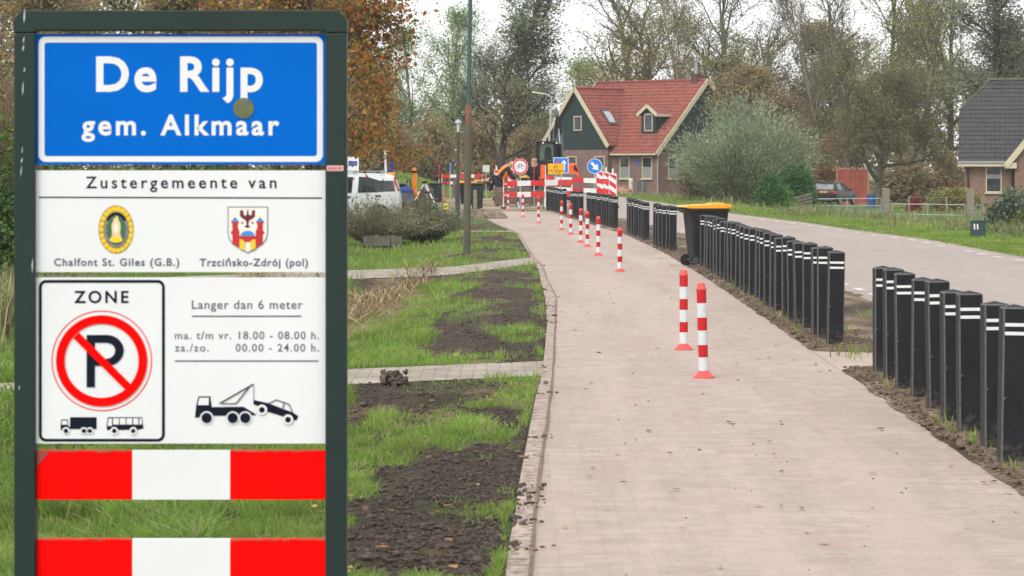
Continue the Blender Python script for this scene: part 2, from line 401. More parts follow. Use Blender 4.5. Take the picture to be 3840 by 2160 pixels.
def cover(X, Y):
    """how much of each spot is grass / straw / sand / brown soil; the rest is black soil"""
    px, py = proj(X, Y)
    wob = (fbm(X*1.3, Y*.5, 3, 6)-.5)*230 + (fbm(X*8, Y*4, 4, 3)-.5)*90; px = px + wob; py = py + ((fbm(X*1.1+9, Y*.4, 5, 6)-.5)*130+(fbm(X*7, Y*3.5, 6, 3)-.5)*60)*(py-HOR)/900
    n = fbm(X*2.2, Y*.8, 11, 5); grass = np.clip(.80 + (n-.5)*1.6, 0, 1)
    soil = inpoly(px, py, S1) | inpoly(px, py, S2) | inpoly(px, py, S3) | inpoly(px, py, S4)
    soil &= ~(inpoly(px, py, G1) | inpoly(px, py, G2) | inpoly(px, py, G3))
    n2 = fbm(X*1.7+20, Y*.55+3, 23, 4)
    grass = np.where(soil, np.clip((n2-.455)*3.2, .0, .7)+.09*n, grass)
    far_soil = soil & (py < 1350); grass = np.where(far_soil, np.clip((n2-.545)*4.5, 0, .6)+.05*n, grass)
    grass = np.where(inpoly(px, py, S0), grass*.22, grass)
    soft = inpoly(px, py, G1); grass = np.where(soft, np.clip(.45+(n-.5)*3, 0, 1), grass)
    straw = np.clip((fbm(X*2.2+4, Y*.9, 31, 5)-.60)*4, 0, .45)
    reed = inpoly(px, py, [(1000,1085),(1640,1050),(1640,1080),(1480,1150),(1350,1210),(900,1225)]); straw = np.where(reed, .85, straw)
    grass = np.where(reed, np.minimum(grass, .25), grass)
    mid = (X > path_R(Y)-.2) & (X < road_L(Y)+.2); brown = np.where(mid, 1.0, 0.0)
    grass = np.where(mid, np.clip((fbm(X*1.5, Y*.9, 41)-.53)*4.5, 0, .6) + .35*sstep((19-Y)/3), grass)
    sand = np.where(mid, np.clip((fbm(X*1.9+3, Y*.7, 47)-.5)*4, 0, 1), 0)
    sand = np.where(mid & (np.abs(Y-23.0) < .9) & (X < 3.6), 1, sand)
    rt = X > road_R(Y)-.3; dR = X-road_R(Y)
    straw = np.where(rt, np.clip((fbm(X*.35, Y*.12, 53, 4)-.45)*3.0, 0, .75)*sstep((dR-.8)/3), straw)
    grass = np.where(rt, np.clip(.55+(fbm(X*.8, Y*.3, 57)-.35)*1.8, 0, 1), grass)
    grass = np.where(rt & (dR < .35), .25, grass); brown = np.where(rt & (dR < .6), .8, brown)
    lane = rt & (px > 3480) & (np.abs(Y-57.5-(X-9.6)*.5) < 2.2); brown = np.where(lane, .9, brown); grass = np.where(lane, .25, grass)
    site = (~rt) & (Y > 104) & (Y < 160) & (X > -7) & (X < road_L(Y)+.1); site &= fbm(X*.5, Y*.2, 61) > .33
    sand = np.where(site, np.clip(.4+(fbm(X*1.5, Y*.5, 67)-.4)*3, 0, 1), sand); brown = np.where(site, .8, brown); grass = np.where(site, .03, grass)
    return np.clip(grass, 0, 1), straw, sand, brown

def paved(X, Y, mg=0.0):
    a = (X > kerb_L(Y)-mg) & (X < path_R(Y)+mg) & (Y < 112)
    b = (X > road_L(Y)-mg) & (X < road_R(Y)+mg)
    c = (np.abs(Y-drive_1(X)) < .95+mg*2) & (X < kerb_L(Y)+.3) & (X > -9)
    d = (np.abs(Y-drive_2(X)) < 2.1+mg*2) & (X < kerb_L(Y)+.3) & (X > -9)
    e = (np.abs(Y-77.9) < 1.4) & (X < kerb_L(Y)+.3) & (X > -9)
    return a | b | c | d | e

def surf(X, Y):
    X = np.asarray(X, float); Y = np.asarray(Y, float); g = cover(X, Y)[0]; z = land_z(X, Y)
    lump = (fbm(X*3.1, Y*2.2, 71, 5)-.45)*.16 + (fbm(X*9, Y*7, 77, 3)-.5)*.05
    mid = (X > path_R(Y)) & (X < road_L(Y))
    near = sstep((kerb_L(Y)-X)/.5) + mid*sstep((X-path_R(Y))/.25)*sstep((road_L(Y)-X)/.25)*.8
    z = z + np.where(Y < 130, lump*(1-.6*g), 0)*np.clip(near, 0, 1)*drive_fac(X, Y)**.5
    z = z + np.where(mid | (np.abs(X-path_R(Y)) < .3), .030*sstep((X-path_R(Y)+.09)/.09)*sstep((road_L(Y)-X)/.3), 0)*(Y < 112)
    return z + np.where(X > road_R(Y), (fbm(X*.8, Y*.3, 79)-.5)*.25*sstep((X-road_R(Y)-.5)/3), 0)
LAND = land_mat()
def make_land():
    ys = [-60,-30,-12,-4,0,4,8,10]; y = 11.0
    while y < 900: ys.append(y); y += max(.10, y*.0065)
    xs = list(np.arange(-5.2, 5.0, .10)) + list(np.arange(5.0, 13.0, .25)); x = 13.0
    while x < 420: xs.append(x); x += max(.4, (x-12)*.10)
    l = -5.4
    while l > -420: xs.insert(0, l); l -= max(.25, (-l-5)*.12)
    xs = np.array(xs); ys = np.array(ys); X, Y = np.meshgrid(xs, ys); X = X.ravel(); Y = Y.ravel()
    g, st, sa, br = cover(X, Y)
    z = surf(X, Y)
    mid = (X > path_R(Y)-.2) & (X < road_L(Y)+.15) & (Y < 112); z = np.where(mid, np.minimum(z, 0)-.12, z)
    z = np.where(paved(X, Y, -.07), np.minimum(z, -.06), z)
    soil = np.array([.078,.060,.049]); brn = np.array([.155,.112,.082]); gr = np.array([.10,.165,.034]); stw = np.array([.27,.20,.11]); snd = np.array([.33,.255,.18])
    c = soil[None]*(1-br[:,None]) + brn[None]*br[:,None]
    c = c*(1-sa[:,None]) + snd[None]*sa[:,None]
    c = c*(1-g[:,None]) + gr[None]*g[:,None]; c = c*(1-st[:,None]) + stw[None]*st[:,None]
    c = c*(.75+.5*fbm(X*4, Y*2, 83, 3))[:,None]
    nx, ny = len(xs), len(ys); i = np.arange(nx*ny).reshape(ny, nx)
    f = np.stack([i[:-1,:-1], i[:-1,1:], i[1:,1:], i[1:,:-1]], -1).reshape(-1, 4)
    o = np_mesh('ground', np.stack([X, Y, z], 1), f, LAND, smooth=True, col=c)
    tag(o, 'muddy and grassy verge land either side of path and road', 'ground', kind='structure')
make_land()
def make_bed():
    """the strip of loose soil the bollards stand in, spilling over both pavings"""
    ys = [8.0]
    while ys[-1] < 114: ys.append(ys[-1]+max(.05, ys[-1]*.004))
    ys = np.array(ys); k = 26; t = np.linspace(0, 1, k); T, Y = np.meshgrid(t, ys)
    a = path_R(Y)-.008-.09*np.clip(fbm(Y*2.3, Y*0+3, 151, 4)-.45, -.15, .4); b = road_L(Y)+.02+.3*np.clip(fbm(Y*1.4, Y*0+8, 157, 4)-.45, -.1, .4)
    gap = sstep((Y-24.75)/.35)*sstep((27.35-Y)/.35); a = a+gap*(3.36-a); X = a+(b-a)*T**1.25; e = sstep(T/.10)*sstep((1-T)/.10); z = .006+e*.55*(np.maximum(surf(X.ravel(), Y.ravel()).reshape(X.shape), -.02)+.02)
    g, st, sa, br = [q_.reshape(X.shape) for q_ in cover(X.ravel()+.12, Y.ravel())]
    c = np.array([.155,.112,.082])*(1-sa[...,None])+np.array([.33,.255,.18])*sa[...,None]; dk = np.clip((fbm(X*1.3, Y*.8, 163, 4)-.48)*4, 0, .75)[...,None]; c = c*(1-dk)+np.array([.070,.054,.044])*dk
    c = c*(.7+.6*fbm(X*7, Y*5, 83, 3))[...,None]; n, m_ = X.shape; i = np.arange(n*m_).reshape(n, m_)
    o = np_mesh('soil_bed', np.stack([X, Y, z], -1).reshape(-1, 3), np.stack([i[:-1,:-1], i[:-1,1:], i[1:,1:], i[1:,:-1]], -1).reshape(-1, 4), LAND, smooth=True, col=c.reshape(-1, 3)); tag(o, 'bare brown soil strip in which the bollards stand', 'soil', kind='structure')

def strip(name, lf, rf, y0, y1, z, m, dy=.5, label=None, cat=None, cols=1, thick=0):
    ys = np.arange(y0, y1+1e-6, dy); k = len(ys); v = []
    for j in range(cols+1):
        t = j/cols; v.append(np.stack([lf(ys)*(1-t)+rf(ys)*t, ys, np.full(k, z)], 1))
    v = np.concatenate(v); i = np.arange((cols+1)*k).reshape(cols+1, k)
    f = np.stack([i[:-1,:-1], i[1:,:-1], i[1:,1:], i[:-1,1:]], -1).reshape(-1, 4)
    if thick:
        b = len(v); w2 = v.copy(); w2[:,2] -= thick; v = np.concatenate([v, w2])
        for r in (i[0], i[-1]): f = np.concatenate([f, np.stack([r[:-1], r[1:], r[1:]+b, r[:-1]+b], 1)])
    o = np_mesh(name, v, f, m); tag(o, label, cat, kind='structure'); return o

PATH = brick_mat('path_bricks', (.315,.247,.212), (.372,.296,.252), (.248,.192,.165), .205, .068, .0022, 'xy', .12, .92,
    stain=[((.245,.192,.165), (1.1,.35,1), .48, .85), ((.41,.325,.27), (1.3,.06,1), .46, .78), ((.215,.168,.145), (11,3.0,1), .60, .76), ((.34,.222,.192), (2.2,1.2,1), .54, .82), ((.42,.345,.295), (15,4.5,1), .60, .78), ((.24,.188,.162), (.8,6.5,1), .58, .80), ((.15,.118,.10), (6,2.2,1), .70, .76)], bumpd=.0015, ssc=(9,3,1))
ROADM = brick_mat('road_bricks', (.275,.228,.202), (.335,.280,.248), (.24,.197,.174), .205, .07, .002, 'xy', .10, .92,
    stain=[((.235,.195,.175), (.35,.08,1), .50, .78), ((.34,.295,.262), (.8,.1,1), .52, .85), ((.19,.157,.14), (2.2,1.5,1), .62, .8), ((.18,.15,.135), (9,12,1), .62, .76)], bumpd=.002, ssc=(6,6,1))
DRIVE = brick_mat('driveway_bricks', (.26,.225,.185), (.32,.28,.232), (.16,.14,.11), .21, .10, .008, 'xy', .3, .95,
    stain=[((.15,.19,.07), (1.6,1.1,1), .58, .70), ((.17,.13,.10), (1.5,1.2,1), .54, .72), ((.10,.08,.065), (4,3.5,1), .64, .72)], bumpd=.004, ssc=(2.5,1.6,1))
KERB = mat('kerb_concrete', (.36,.285,.245), .95, .22, 7, spec=.1, bump=.4, bsc=45, dirt=(.15,.115,.09), dlo=.47)
strip('cycle_path', path_L, path_R, -3, 112, .0, PATH, .5, 'pinkish brick cycle path running away between soil and bollards', 'path', 4)
strip('kerb_strip', kerb_L, path_L, -3, 108, .012, KERB, .4, 'muddy concrete edging along the path left side', 'kerb', 1, .12)
strip('kerb_joint', lambda Y: path_L(Y)-.003-.005*vnoise(Y*2.1, Y*0, 7), lambda Y: path_L(Y)+.002+.010*vnoise(Y*1.7, Y*0, 9), -3, 108, .016, mat('joint_dirt', (.175,.115,.096), .95, .4, 14, spec=.1), .12, 'reddish brown dirty joint between kerb and path', 'joint', 1)
strip('road', road_L, road_R, -40, 285, .004, ROADM, 1.0, 'wide pale pink brick road right of the bollards', 'road', 6)

def patch(name, pts, z, m, label, cat='driveway'):
    o = MB().add([(x, y, z) for x, y in pts], [tuple(range(len(pts)))]).build(name, m); tag(o, label, cat, kind='structure'); return o
def drive_sheet(name, fn, hw, x0, label):
    xs = np.linspace(x0, 0, 30); v = []; c = fn(xs)
    xr = [kerb_L(np.array([fn(np.array([0.3]))[0]+s*hw]))[0]+.01 for s in (-1, 1)]
    for s, e in ((-1, xr[0]), (1, xr[1])):
        xe = np.r_[xs[xs < e-.05], e]; v.append([(x, fn(np.array([x]))[0]+s*hw) for x in xe])
    lo, hi = v; pts = lo + hi[::-1]
    o = MB().add([(x, y, .006) for x, y in pts], [tuple(range(len(pts)))]).build(name, DRIVE); tag(o, label, 'driveway', kind='structure')
drive_sheet('near_driveway', drive_1, .9, -9, 'nearest grey brick driveway crossing the soil verge')
drive_sheet('middle_driveway', drive_2, 2.0, -9, 'second grey brick driveway leading left behind the town sign')
patch('far_driveway', [(-6,77),(kerb_L(np.array([77.]))[0],77),(kerb_L(np.array([78.8]))[0],78.8),(-6,78.9)], .006, DRIVE, 'narrow pale driveway by the green pole')
def pR(y): return float(path_R(np.array([y]))[0])
make_bed()
patch('crossing_paving', [(pR(24.4)-.02,24.4),(3.52,24.4),(3.52,27.6),(pR(27.6)-.02,27.6)], .003, PATH, 'brick apron in the gap between bollard rows', 'paving')

# white road dashes along both edges: painted marks in one sheet
WHITE = mat('road_paint', (.50,.48,.45), .8, .15, 8, dirt=(.42,.36,.32))
mk = MB()
for (px, py) in [(3825,977),(3743,965),(3685,954),(3635,944),(3531,923),(3478,912),(3425,901),(3352,892),(3280,883),(3215,873),(3149,864),(3095,855),(3038,847),(2975,838),(2915,831),(2859,824),(2800,814),(2748,805),(2700,797)]:
    X, Y = at(px, py); mk.add([(X-.06, Y-.45, .009), (X+.06, Y-.45, .009), (X+.04, Y+.45, .009), (X-.08, Y+.45, .009)], [(0,1,2,3)])
for Y in [12.5,14.5,16.5,18.5,20.5,22.5,24.6,26.8,29,31.2,33.3,35.3,37.4,39.3,41.0,42.9,46,49,52,56,60,66,72,78.5,86,94]:
    X = float(road_L(np.array([Y]))[0])+.27; mk.add([(X-.06, Y-.4, .009), (X+.06, Y-.4, .009), (X+.06, Y+.4, .009), (X-.06, Y+.4, .009)], [(0,1,2,3)])
tag(mk.build('edge_markings', WHITE), 'worn white edge dashes on the road', 'road marking', kind='structure')
# a plain concrete band across the path before the works
CONC = mat('pale_concrete', (.50,.45,.40), .9, .2, 4, dirt=(.28,.22,.17))
patch('concrete_band', [(float(path_L(np.array([110.]))[0]),110.4),(1.2,110.4),(1.0,111.6),(-2.0,111.6)], .006, CONC, 'pale concrete strip across the path before the works', 'paving')

# ------------------------------------------------------------------ grass, reeds, clods
GRASS = leaf_mat('grass_blades', [(0.162,0.290,0.037),(0.209,0.336,0.049),(0.116,0.220,0.035),(0.261,0.348,0.081),(0.180,0.313,0.041),(0.313,0.290,0.139),(0.232,0.267,0.081)], .45, .8, .3)
DRYG = leaf_mat('dry_blades', [(.34,.25,.13),(.25,.18,.10),(.42,.33,.19),(.16,.11,.065),(.12,.085,.05)], .15, 1.2, .25)
WILD = leaf_mat('wild_blades', [(.14,.20,.06),(.20,.23,.10),(.17,.22,.09),(.28,.25,.13),(.10,.15,.055)], .25, .6, .3)
rg = np.random.default_rng(7)
def blades(name, X, Y, Z, h, wd, m, lean=.5, parent=None):
    n = len(X); a = rg.uniform(0, 2*math.pi, n); h = h*rg.uniform(.5, 1.3, n); wd = wd*rg.uniform(.7, 1.3, n)
    dx, dy = np.cos(a), np.sin(a); b = rg.uniform(0, 2*math.pi, n); ln = h*lean*rg.uniform(.1, 1.2, n); lx, ly = np.cos(b)*ln, np.sin(b)*ln
    P = np.stack([X, Y, Z-.015], 1); s = np.stack([dx*wd/2, dy*wd/2, 0*wd], 1)
    mid = P + np.stack([lx*.35, ly*.35, h*.6], 1); tip = P + np.stack([lx, ly, np.maximum(h*(1-.25*lean*lean), .02)], 1)
    v = np.stack([P-s, P+s, mid+s*.8, mid-s*.8, tip], 1).reshape(-1, 3); i = np.arange(n)[:,None]*5
    return np_mesh(name, v, [i+np.array([[0,1,2,3]]), i+np.array([[3,2,4]])], m, parent)
def samp(n, y0, y1, fx0, fx1):
    """spots spread evenly as the eye sees them, nearer ones denser"""
    u = rg.uniform(0, 1, n); Y = 1/(1/y0 + u*(1/y1-1/y0)); f = rg.uniform(fx0, fx1, n); return f, Y
def zat(X, Y): return surf(X, Y)
# left verge
f, Y = samp(640000, 11.0, 84, 0, 1)
X = -.245*Y - .5 + f*(kerb_L(Y) - .02 + .245*Y + .5); X = np.maximum(X, -9+0*X)
g, st, sa, br = cover(X, Y); clump = fbm(X*3.3, Y*2.0, 91, 3)
ok = (rg.uniform(0, 1, len(X)) < np.clip((g-.08)*1.25, 0, 1)*np.clip((clump-.22)*2.6, .1, 1)) & ~paved(X, Y, .01); X, Y, g, cl = X[ok], Y[ok], g[ok], clump[ok]*(.55+.9*fbm(X[ok]*9, Y[ok]*5, 93, 2))
ed = (kerb_L(Y)-X) ; hh = (.045 + .10*np.clip(cl-.25, 0, .6)*1.6*g + .035*sstep((-.8-X)/1.0))*np.clip(.75+Y/110, .8, 1.3)
o = blades('verge_grass', X, Y, zat(X, Y), hh, .0022+.00022*Y, GRASS, .85)
tag(o, 'fresh green grass sprouting on the left verge', 'grass', kind='stuff')
# wilder growth behind the sign's lower half and left edge
f, Y = samp(60000, 12.5, 60, 0, 1); X = -.19*Y + f*(.115*Y) ; X = X-.35
ok = (X < -.9) & ~paved(X, Y, .1) & (fbm(X*.9, Y*.5, 97) > .40); X, Y = X[ok], Y[ok]
LUSH = leaf_mat('lush_blades', [(.14,.26,.03),(.18,.30,.04),(.11,.20,.03),(.20,.27,.07),(.15,.24,.05),(.28,.27,.13)], .45, .8, .3)
o = blades('wild_grass', X, Y, zat(X, Y), .16+.12*fbm(X, Y, 99), .007+.0003*Y, LUSH, .9); tag(o, 'long tangled grass behind the town sign', 'grass', kind='stuff')
# dry reeds lying in the ditch
n = 7000; px = rg.uniform(880, 1640, n); py = rg.uniform(1055, 1300, n)
ok = inpoly(px + rg.normal(0, 18, n), py + rg.normal(0, 9, n), [(880,1095),(1430,1120),(1650,1048),(1650,1078),(1480,1150),(1350,1215),(880,1230)]); px, py = px[ok], py[ok]
Y = FPX*(CAM_H+.18)/(py-HOR); X = (px-1920)/FPX*Y
o = blades('dry_reeds', X, Y, zat(X, Y)+.05, .24, .011, DRYG, 2.6); tag(o, 'flattened straw coloured reeds lying in the ditch', 'reeds', kind='stuff')
px = rg.uniform(-200, 300, 2200); Y = rg.uniform(33, 38, 2200); X = (px-1920)/FPX*Y
k = rg.uniform(0, 1, 2200) < .5; o = blades('green_reeds', X[k]+.1, Y[k], zat(X[k], Y[k]), .75, .022, WILD, .5); tag(o, 'green reed blades standing left of the town sign', 'reeds', kind='stuff'); X, Y = X[~k], Y[~k]
o = blades('standing_reeds', X, Y, zat(X, Y), .72, .016, DRYG, .45); tag(o, 'tall dry reeds standing left of the town sign', 'reeds', kind='stuff')
# right verge
f, Y = samp(210000, 42, 200, 0, 1); X = road_R(Y) - .1 + f*(.20*Y + 1 - road_R(Y)); 
g, st, sa, br = cover(X, Y); ok = (rg.uniform(0, 1, len(X)) < np.clip(g*(1-st*.7)+.05, 0, 1)) & (X > road_R(Y)-.1); X, Y, g = X[ok], Y[ok], g[ok]
dR = X-road_R(Y); rgz = (fbm(X*.8, Y*.3, 79)-.5)*.25*sstep((dR-.5)/3)
o = blades('roadside_grass', X, Y, zat(X, Y), .07+.09*sstep((dR-.5)/3), .006+.00022*Y, GRASS, .7); tag(o, 'short bright grass beside the road', 'grass', kind='stuff')
f, Y = samp(52000, 55, 190, 0, 1); X = road_R(Y) + 1.2 + f*(.19*Y + 2 - road_R(Y)); nn = fbm(X*.45, Y*.13, 101, 4)
ok = (nn > .50) & (X-road_R(Y) > 1.2); X, Y, nn = X[ok], Y[ok], nn[ok]; dR = X-road_R(Y)
o = blades('rough_verge_growth', X, Y, zat(X, Y), (.30+1.3*(nn-.5))*sstep(dR/4), .012+.00022*Y, WILD, .7); tag(o, 'rough reedy weeds below the far side of the road', 'weeds', kind='stuff')
X, Y = X[::11], Y[::11]; o = blades('dead_weed_stalks', X+.3, Y+.4, zat(X, Y), .45, .018, DRYG, .6); tag(o, 'dead tan weed stalks among the verge growth', 'weeds', kind='stuff')
f, Y = samp(26000, 160, 226, 0, 1); X = -.11*Y + f*(road_L(Y)-1.5+.11*Y); o = blades('bank_grass', X, Y, zat(X, Y), .20, .06, GRASS, .7); tag(o, 'bright grass on the low bank behind the works', 'grass', kind='stuff')
# tufts between the bollards and the road, and at the near posts' feet
f, Y = samp(16000, 12, 70, 0, 1); X = path_R(Y)+.05 + f*(road_L(Y)-path_R(Y)-.1); g, st, sa, br = cover(X, Y)
ok = (rg.uniform(0, 1, len(X)) < g*.8); X, Y = X[ok], Y[ok]
o = blades('bollard_tufts', X, Y, zat(X, Y)*.55+.01, .10, .005+.0003*Y, GRASS, .6); tag(o, 'thin grass tufts in the soil around the bollards', 'grass', kind='stuff')

# clods of earth, one loose mass
SOIL = mat('clod_earth', (.088,.069,.057), .95, .55, 18, spec=.1, bump=.6, bsc=40)
BSOIL = mat('dry_clods', (.155,.113,.084), .95, .35, 20, spec=.1, bump=.6, bsc=40)
def clods(name, X, Y, Z, r, m, label):
    n = len(X); t = rg.normal(0, 1, (8, 3)); base = np.array([(1,1,.6),(-1,1,.7),(-1,-1,.6),(1,-1,.75),(1,1,-.5),(-1,1,-.5),(-1,-1,-.5),(1,-1,-.5)], float)*.7
    k = r[:,None,None]*(base[None]*rg.uniform(.55, 1.35, (n, 8, 3))); a = rg.uniform(0, 6.28, n); c, s = np.cos(a)[:,None], np.sin(a)[:,None]
    x = k[:,:,0]*c-k[:,:,1]*s; y = k[:,:,0]*s+k[:,:,1]*c
    v = np.stack([x+X[:,None], y+Y[:,None], k[:,:,2]+Z[:,None]], 2).reshape(-1, 3); i = np.arange(n)[:,None]*8
    fq = np.array([[0,1,2,3],[4,7,6,5],[0,4,5,1],[1,5,6,2],[2,6,7,3],[3,7,4,0]])
    o = np_mesh(name, v, (i[:,None,:]+fq[None]).reshape(-1, 4), m, smooth=True); tag(o, label, 'soil', kind='stuff')
f, Y = samp(80000, 11.5, 75, 0, 1); X = -.12*Y + f*(kerb_L(Y)+.12*Y); g, st, sa, br = cover(X, Y); ok = (rg.uniform(0, 1, len(X)) > g*2.2+.15) & ~paved(X, Y, -.05)
X, Y = X[ok], Y[ok]; clods('soil_clods', X, Y, zat(X, Y)+.004, rg.gamma(1.2, .0032, len(X))+.0018+.00007*Y, SOIL, 'black crumbled earth clods on the bare verge')
f, Y = samp(9000, 12, 84, 0, 1); X = path_R(Y)-.03 + np.abs(rg.normal(0, .22, len(Y))) + f*.25; kk = ~((Y > 24.7) & (Y < 27.4) & (X < 3.36)); X, Y = X[kk], Y[kk]
clods('path_edge_crumbs', X, Y, zat(X, Y)*.55+.018, rg.gamma(1.8, .006, len(X))+.004+.0001*Y, BSOIL, 'brown soil crumbs along the bollard side of the path')
f, Y = samp(900, 11.5, 60, 0, 1); X = kerb_L(Y) + f**2*(path_L(Y)-kerb_L(Y)+.05); kk = fbm(X*.5, Y*2.2, 141, 3) > .60; X, Y = X[kk], Y[kk]
clods('kerb_crumbs', X, Y, 0*X+.014, rg.gamma(1.4, .0045, len(X))+.003, SOIL, 'dark crumbs of earth spilled on the kerb strip')
f, Y = samp(80, 12, 100, 0, 1); X = path_L(Y) + f*(path_R(Y)-path_L(Y))
clods('path_litter', X, Y, 0*X+.003, rg.gamma(1.3, .0028, len(X))+.002+.00006*Y, BSOIL, 'tiny bits of dirt and leaf scattered over the path')
n = 90; px = rg.normal(1480, 22, n); py = rg.normal(1450, 9, n); X, Y = (px-1920)/FPX*22.4, 22.4+rg.normal(0, .12, n)
# fallen leaves
n = 420; f, Y = samp(n, 12, 85, 0, 1); X = kerb_L(Y)-1.2 + f*(path_R(Y)-kerb_L(Y)+1.9)
a = rg.uniform(0, 6.28, n); s_ = rg.uniform(.018, .04, n)+.0002*Y; zz = np.where((X > kerb_L(Y)) & (X < path_R(Y)), .006, zat(X, Y)+.04); keep = (X < kerb_L(Y)) | (X > path_R(Y)-.3) | (rg.uniform(0, 1, n) < .16)
v = np.stack([np.stack([X+s_*k*np.cos(a+t), Y+s_*k*np.sin(a+t), zz+rg.uniform(0, .012, n)], 1) for t, k in ((0,1),(1.2,.55),(3.14,.9),(-1.2,.6))], 1)[keep].reshape(-1, 3)
o = np_mesh('fallen_leaves', v, np.arange(len(v)).reshape(-1, 4), leaf_mat('leaf_litter', [(.30,.15,.05),(.20,.11,.05),(.13,.075,.04),(.36,.24,.09)], .1)); tag(o, 'scattered brown and orange fallen leaves', 'leaves', kind='stuff')
# ------------------------------------------------------------------ town sign
GREENF = mat('sign_frame_green', (.0145,.029,.0255), .5, .12, 3, spec=.25)
BLUEP = mat('sign_blue', (.0,.118,.52), .6, .05, 3, spec=.04)
WHITEP = mat('sign_white', (.70,.705,.71), .6, .03, 2, spec=.08)
REDP = mat('sign_red', (.86,.002,.001), .6, .05, 3, spec=.03)
NAVY = mat('sign_navy', (.006,.009,.02), .6, .1, 5, spec=.1)
INK = mat('sign_grey_ink', (.10,.11,.135), .5, .08, 5, spec=.3)
ALG = mat('weathered_edge', (.17,.12,.085), .9, .5, 30, spec=.1)
SY = 10.0
def sx(px): return gx(px, SY)
def sz(py): return gz(py, SY)
def spt(l): return [(sx(x), sz(y)) for x, y in l]
sign = thing('town_sign', 'tall green framed town name sign with blue and white panels', 'sign', (sx(680), SY, 0))
def sb(mb, name, m, parent=sign, bevel=0): return mb.build(name, m, parent, True, bevel)
FY0, FY1 = SY-.035, SY+.035
m1 = MB(); m1.box((sx(59), FY0, -.4), (sx(137), FY1, sz(126))); sb(m1, 'post', GREENF, bevel=.004)
m1 = MB(); m1.box((sx(1222.5), FY0, -.4), (sx(1302), FY1, sz(126))); sb(m1, 'post', GREENF, bevel=.004)
m1 = MB(); m1.prism(spt([(57,124.5),(57,70),(88,40),(1270,40),(1304,74),(1304,124.5),(1222.5,124.5),(1222.5,116),(137,116),(137,124.5)]), FY0-.001, FY1+.001); sb(m1, 'top_bar', GREENF, bevel=.004)
PF = SY-.012                                              # face of the panels, set back in the frame
def panel(name, x0, y0, x1, y1, m):
    return sb(MB().box((sx(x0), PF, sz(y1)), (sx(x1), SY+.012, sz(y0))), name, m)
def layer(k): return PF - .0012*(k+1)
# blue name panel
p1 = panel('name_panel', 137.5, 128, 1222, 617, BLUEP)
b = MB(); b.ring([(x, z) for x, z in rrect(sx(147), sz(607), sx(1212), sz(138), .024)], rrect(sx(169), sz(586), sx(1190), sz(160), .010), layer(0)); sb(b, 'border', WHITEP, p1)
def line(txt, x0, x1, yb_, yt, bold, m, p, nm='lettering'): b = MB(); text_into(b, txt, sx(x0), sx(x1), sz(yb_), sz(yt), layer(0), 0, bold); return sb(b, nm, m, p)
line('De Rijp', 362.5, 987, 345, 212, .027, WHITEP, p1); line('gem. Alkmaar', 308, 1049, 508, 430, .026, WHITEP, p1)
OLIVE = mat('olive_sticker', (.115,.125,.05), .6, .25, 25, dirt=(.05,.13,.30)); b = MB(); b.flat(circ(sx(915), sz(406), 39*.000893, 32), layer(2)); sb(b, 'round_sticker', OLIVE, p1)
# white twin-town panel
p2 = panel('twin_town_panel', 133.5, 639, 1222, 1020, WHITEP)
line('Zustergemeente van', 324, 1038, 706, 662, .012, NAVY, p2); line('Chalfont St. Giles (G.B.)', 205, 674, 997, 968, .024, INK, p2); line('Trzci\u0144sko-Zdr\u00f3j (pol)', 750, 1156, 998, 969, .024, INK, p2)
b = MB(); b.flat(spt([(148,742),(1208,745),(1208,740),(148,737)]), layer(0)); sb(b, 'rule_line', NAVY, p2)
q = lambda x, y: (sx(300+x*.16566), sz(740+y*.16566))
def ql(l): return [q(*a) for a in l]
def qell(cx, cy, rx, ry, n=32): return [q(cx+rx*math.cos(2*math.pi*i/n), cy-ry*math.sin(2*math.pi*i/n)) for i in range(n)]
GOLD = mat('crest_gold', (.50,.30,.05), .5, .3, 60); YEL = mat('crest_yellow', (.78,.55,.02), .5, .1, 30); CRGR = mat('crest_green', (.035,.14,.055), .5, .1, 30); CREAM = mat('crest_cream', (.75,.55,.30), .5, .2, 60)
GREYP = mat('crest_grey', (.20,.19,.20), .5, .4, 150); PALE = mat('crest_pale', (.78,.74,.66), .5, .05, 20)
b = MB(); b.flat(qell(828,725,402,548,48), layer(0), 0)
for i in range(22):
    t = 2*math.pi*i/22; b.flat(qell(830+338*math.cos(t), 730-472*math.sin(t), 48, 52, 12), layer(1), 1)
b.flat(qell(835,735,278,402,40), layer(2), 2); b.flat(qell(834,735,212,335,40), layer(3), 3)
b.flat([q(835+278*math.cos(R(a)), 735-402*math.sin(R(a))) for a in range(35, 150, 5)]+[q(834+212*math.cos(R(a)), 735-335*math.sin(R(a))) for a in range(145, 30, -5)], layer(3), 6)
b.flat(ql([(760,460),(800,490),(830,415),(880,440),(885,500),(930,580),(935,720),(920,780),(945,890),(970,940),(690,940),(735,880),(740,760),(725,620),(760,560),(775,510)]), layer(4), 4)
b.flat(qell(832,955,148,68,24), layer(5), 1); b.flat(qell(840,700,48,110,20), layer(5), 5)
sb(b, 'oval_crest', [GOLD, YEL, GREYP, CRGR, CREAM, PALE, NAVY], p2)
q = lambda x, y: (sx(800+x*.16566), sz(740+y*.16566))
CRED = mat('crest_red', (.48,.02,.025), .5, .15, 40); CBL = mat('crest_blue', (.05,.24,.62), .5, .1, 30); EAG = mat('crest_maroon', (.14,.012,.025), .5, .2, 40); SGR = mat('crest_outline', (.27,.28,.30), .5, .1, 20)
def shield(s, cy=720):
    l = [(330,205),(1250,205),(1250,800),(1215,960),(1130,1065),(960,1175),(790,1275),(620,1175),(440,1065),(365,960),(330,800)]
    return ql([(790+(x-790)*s, cy+(y-cy)*s) for x, y in l])
mir = lambda l: [(1570-x, y) for x, y in reversed(l)]
b = MB(); b.flat(shield(1), layer(0), 0); b.flat(shield(.935), layer(1), 1)
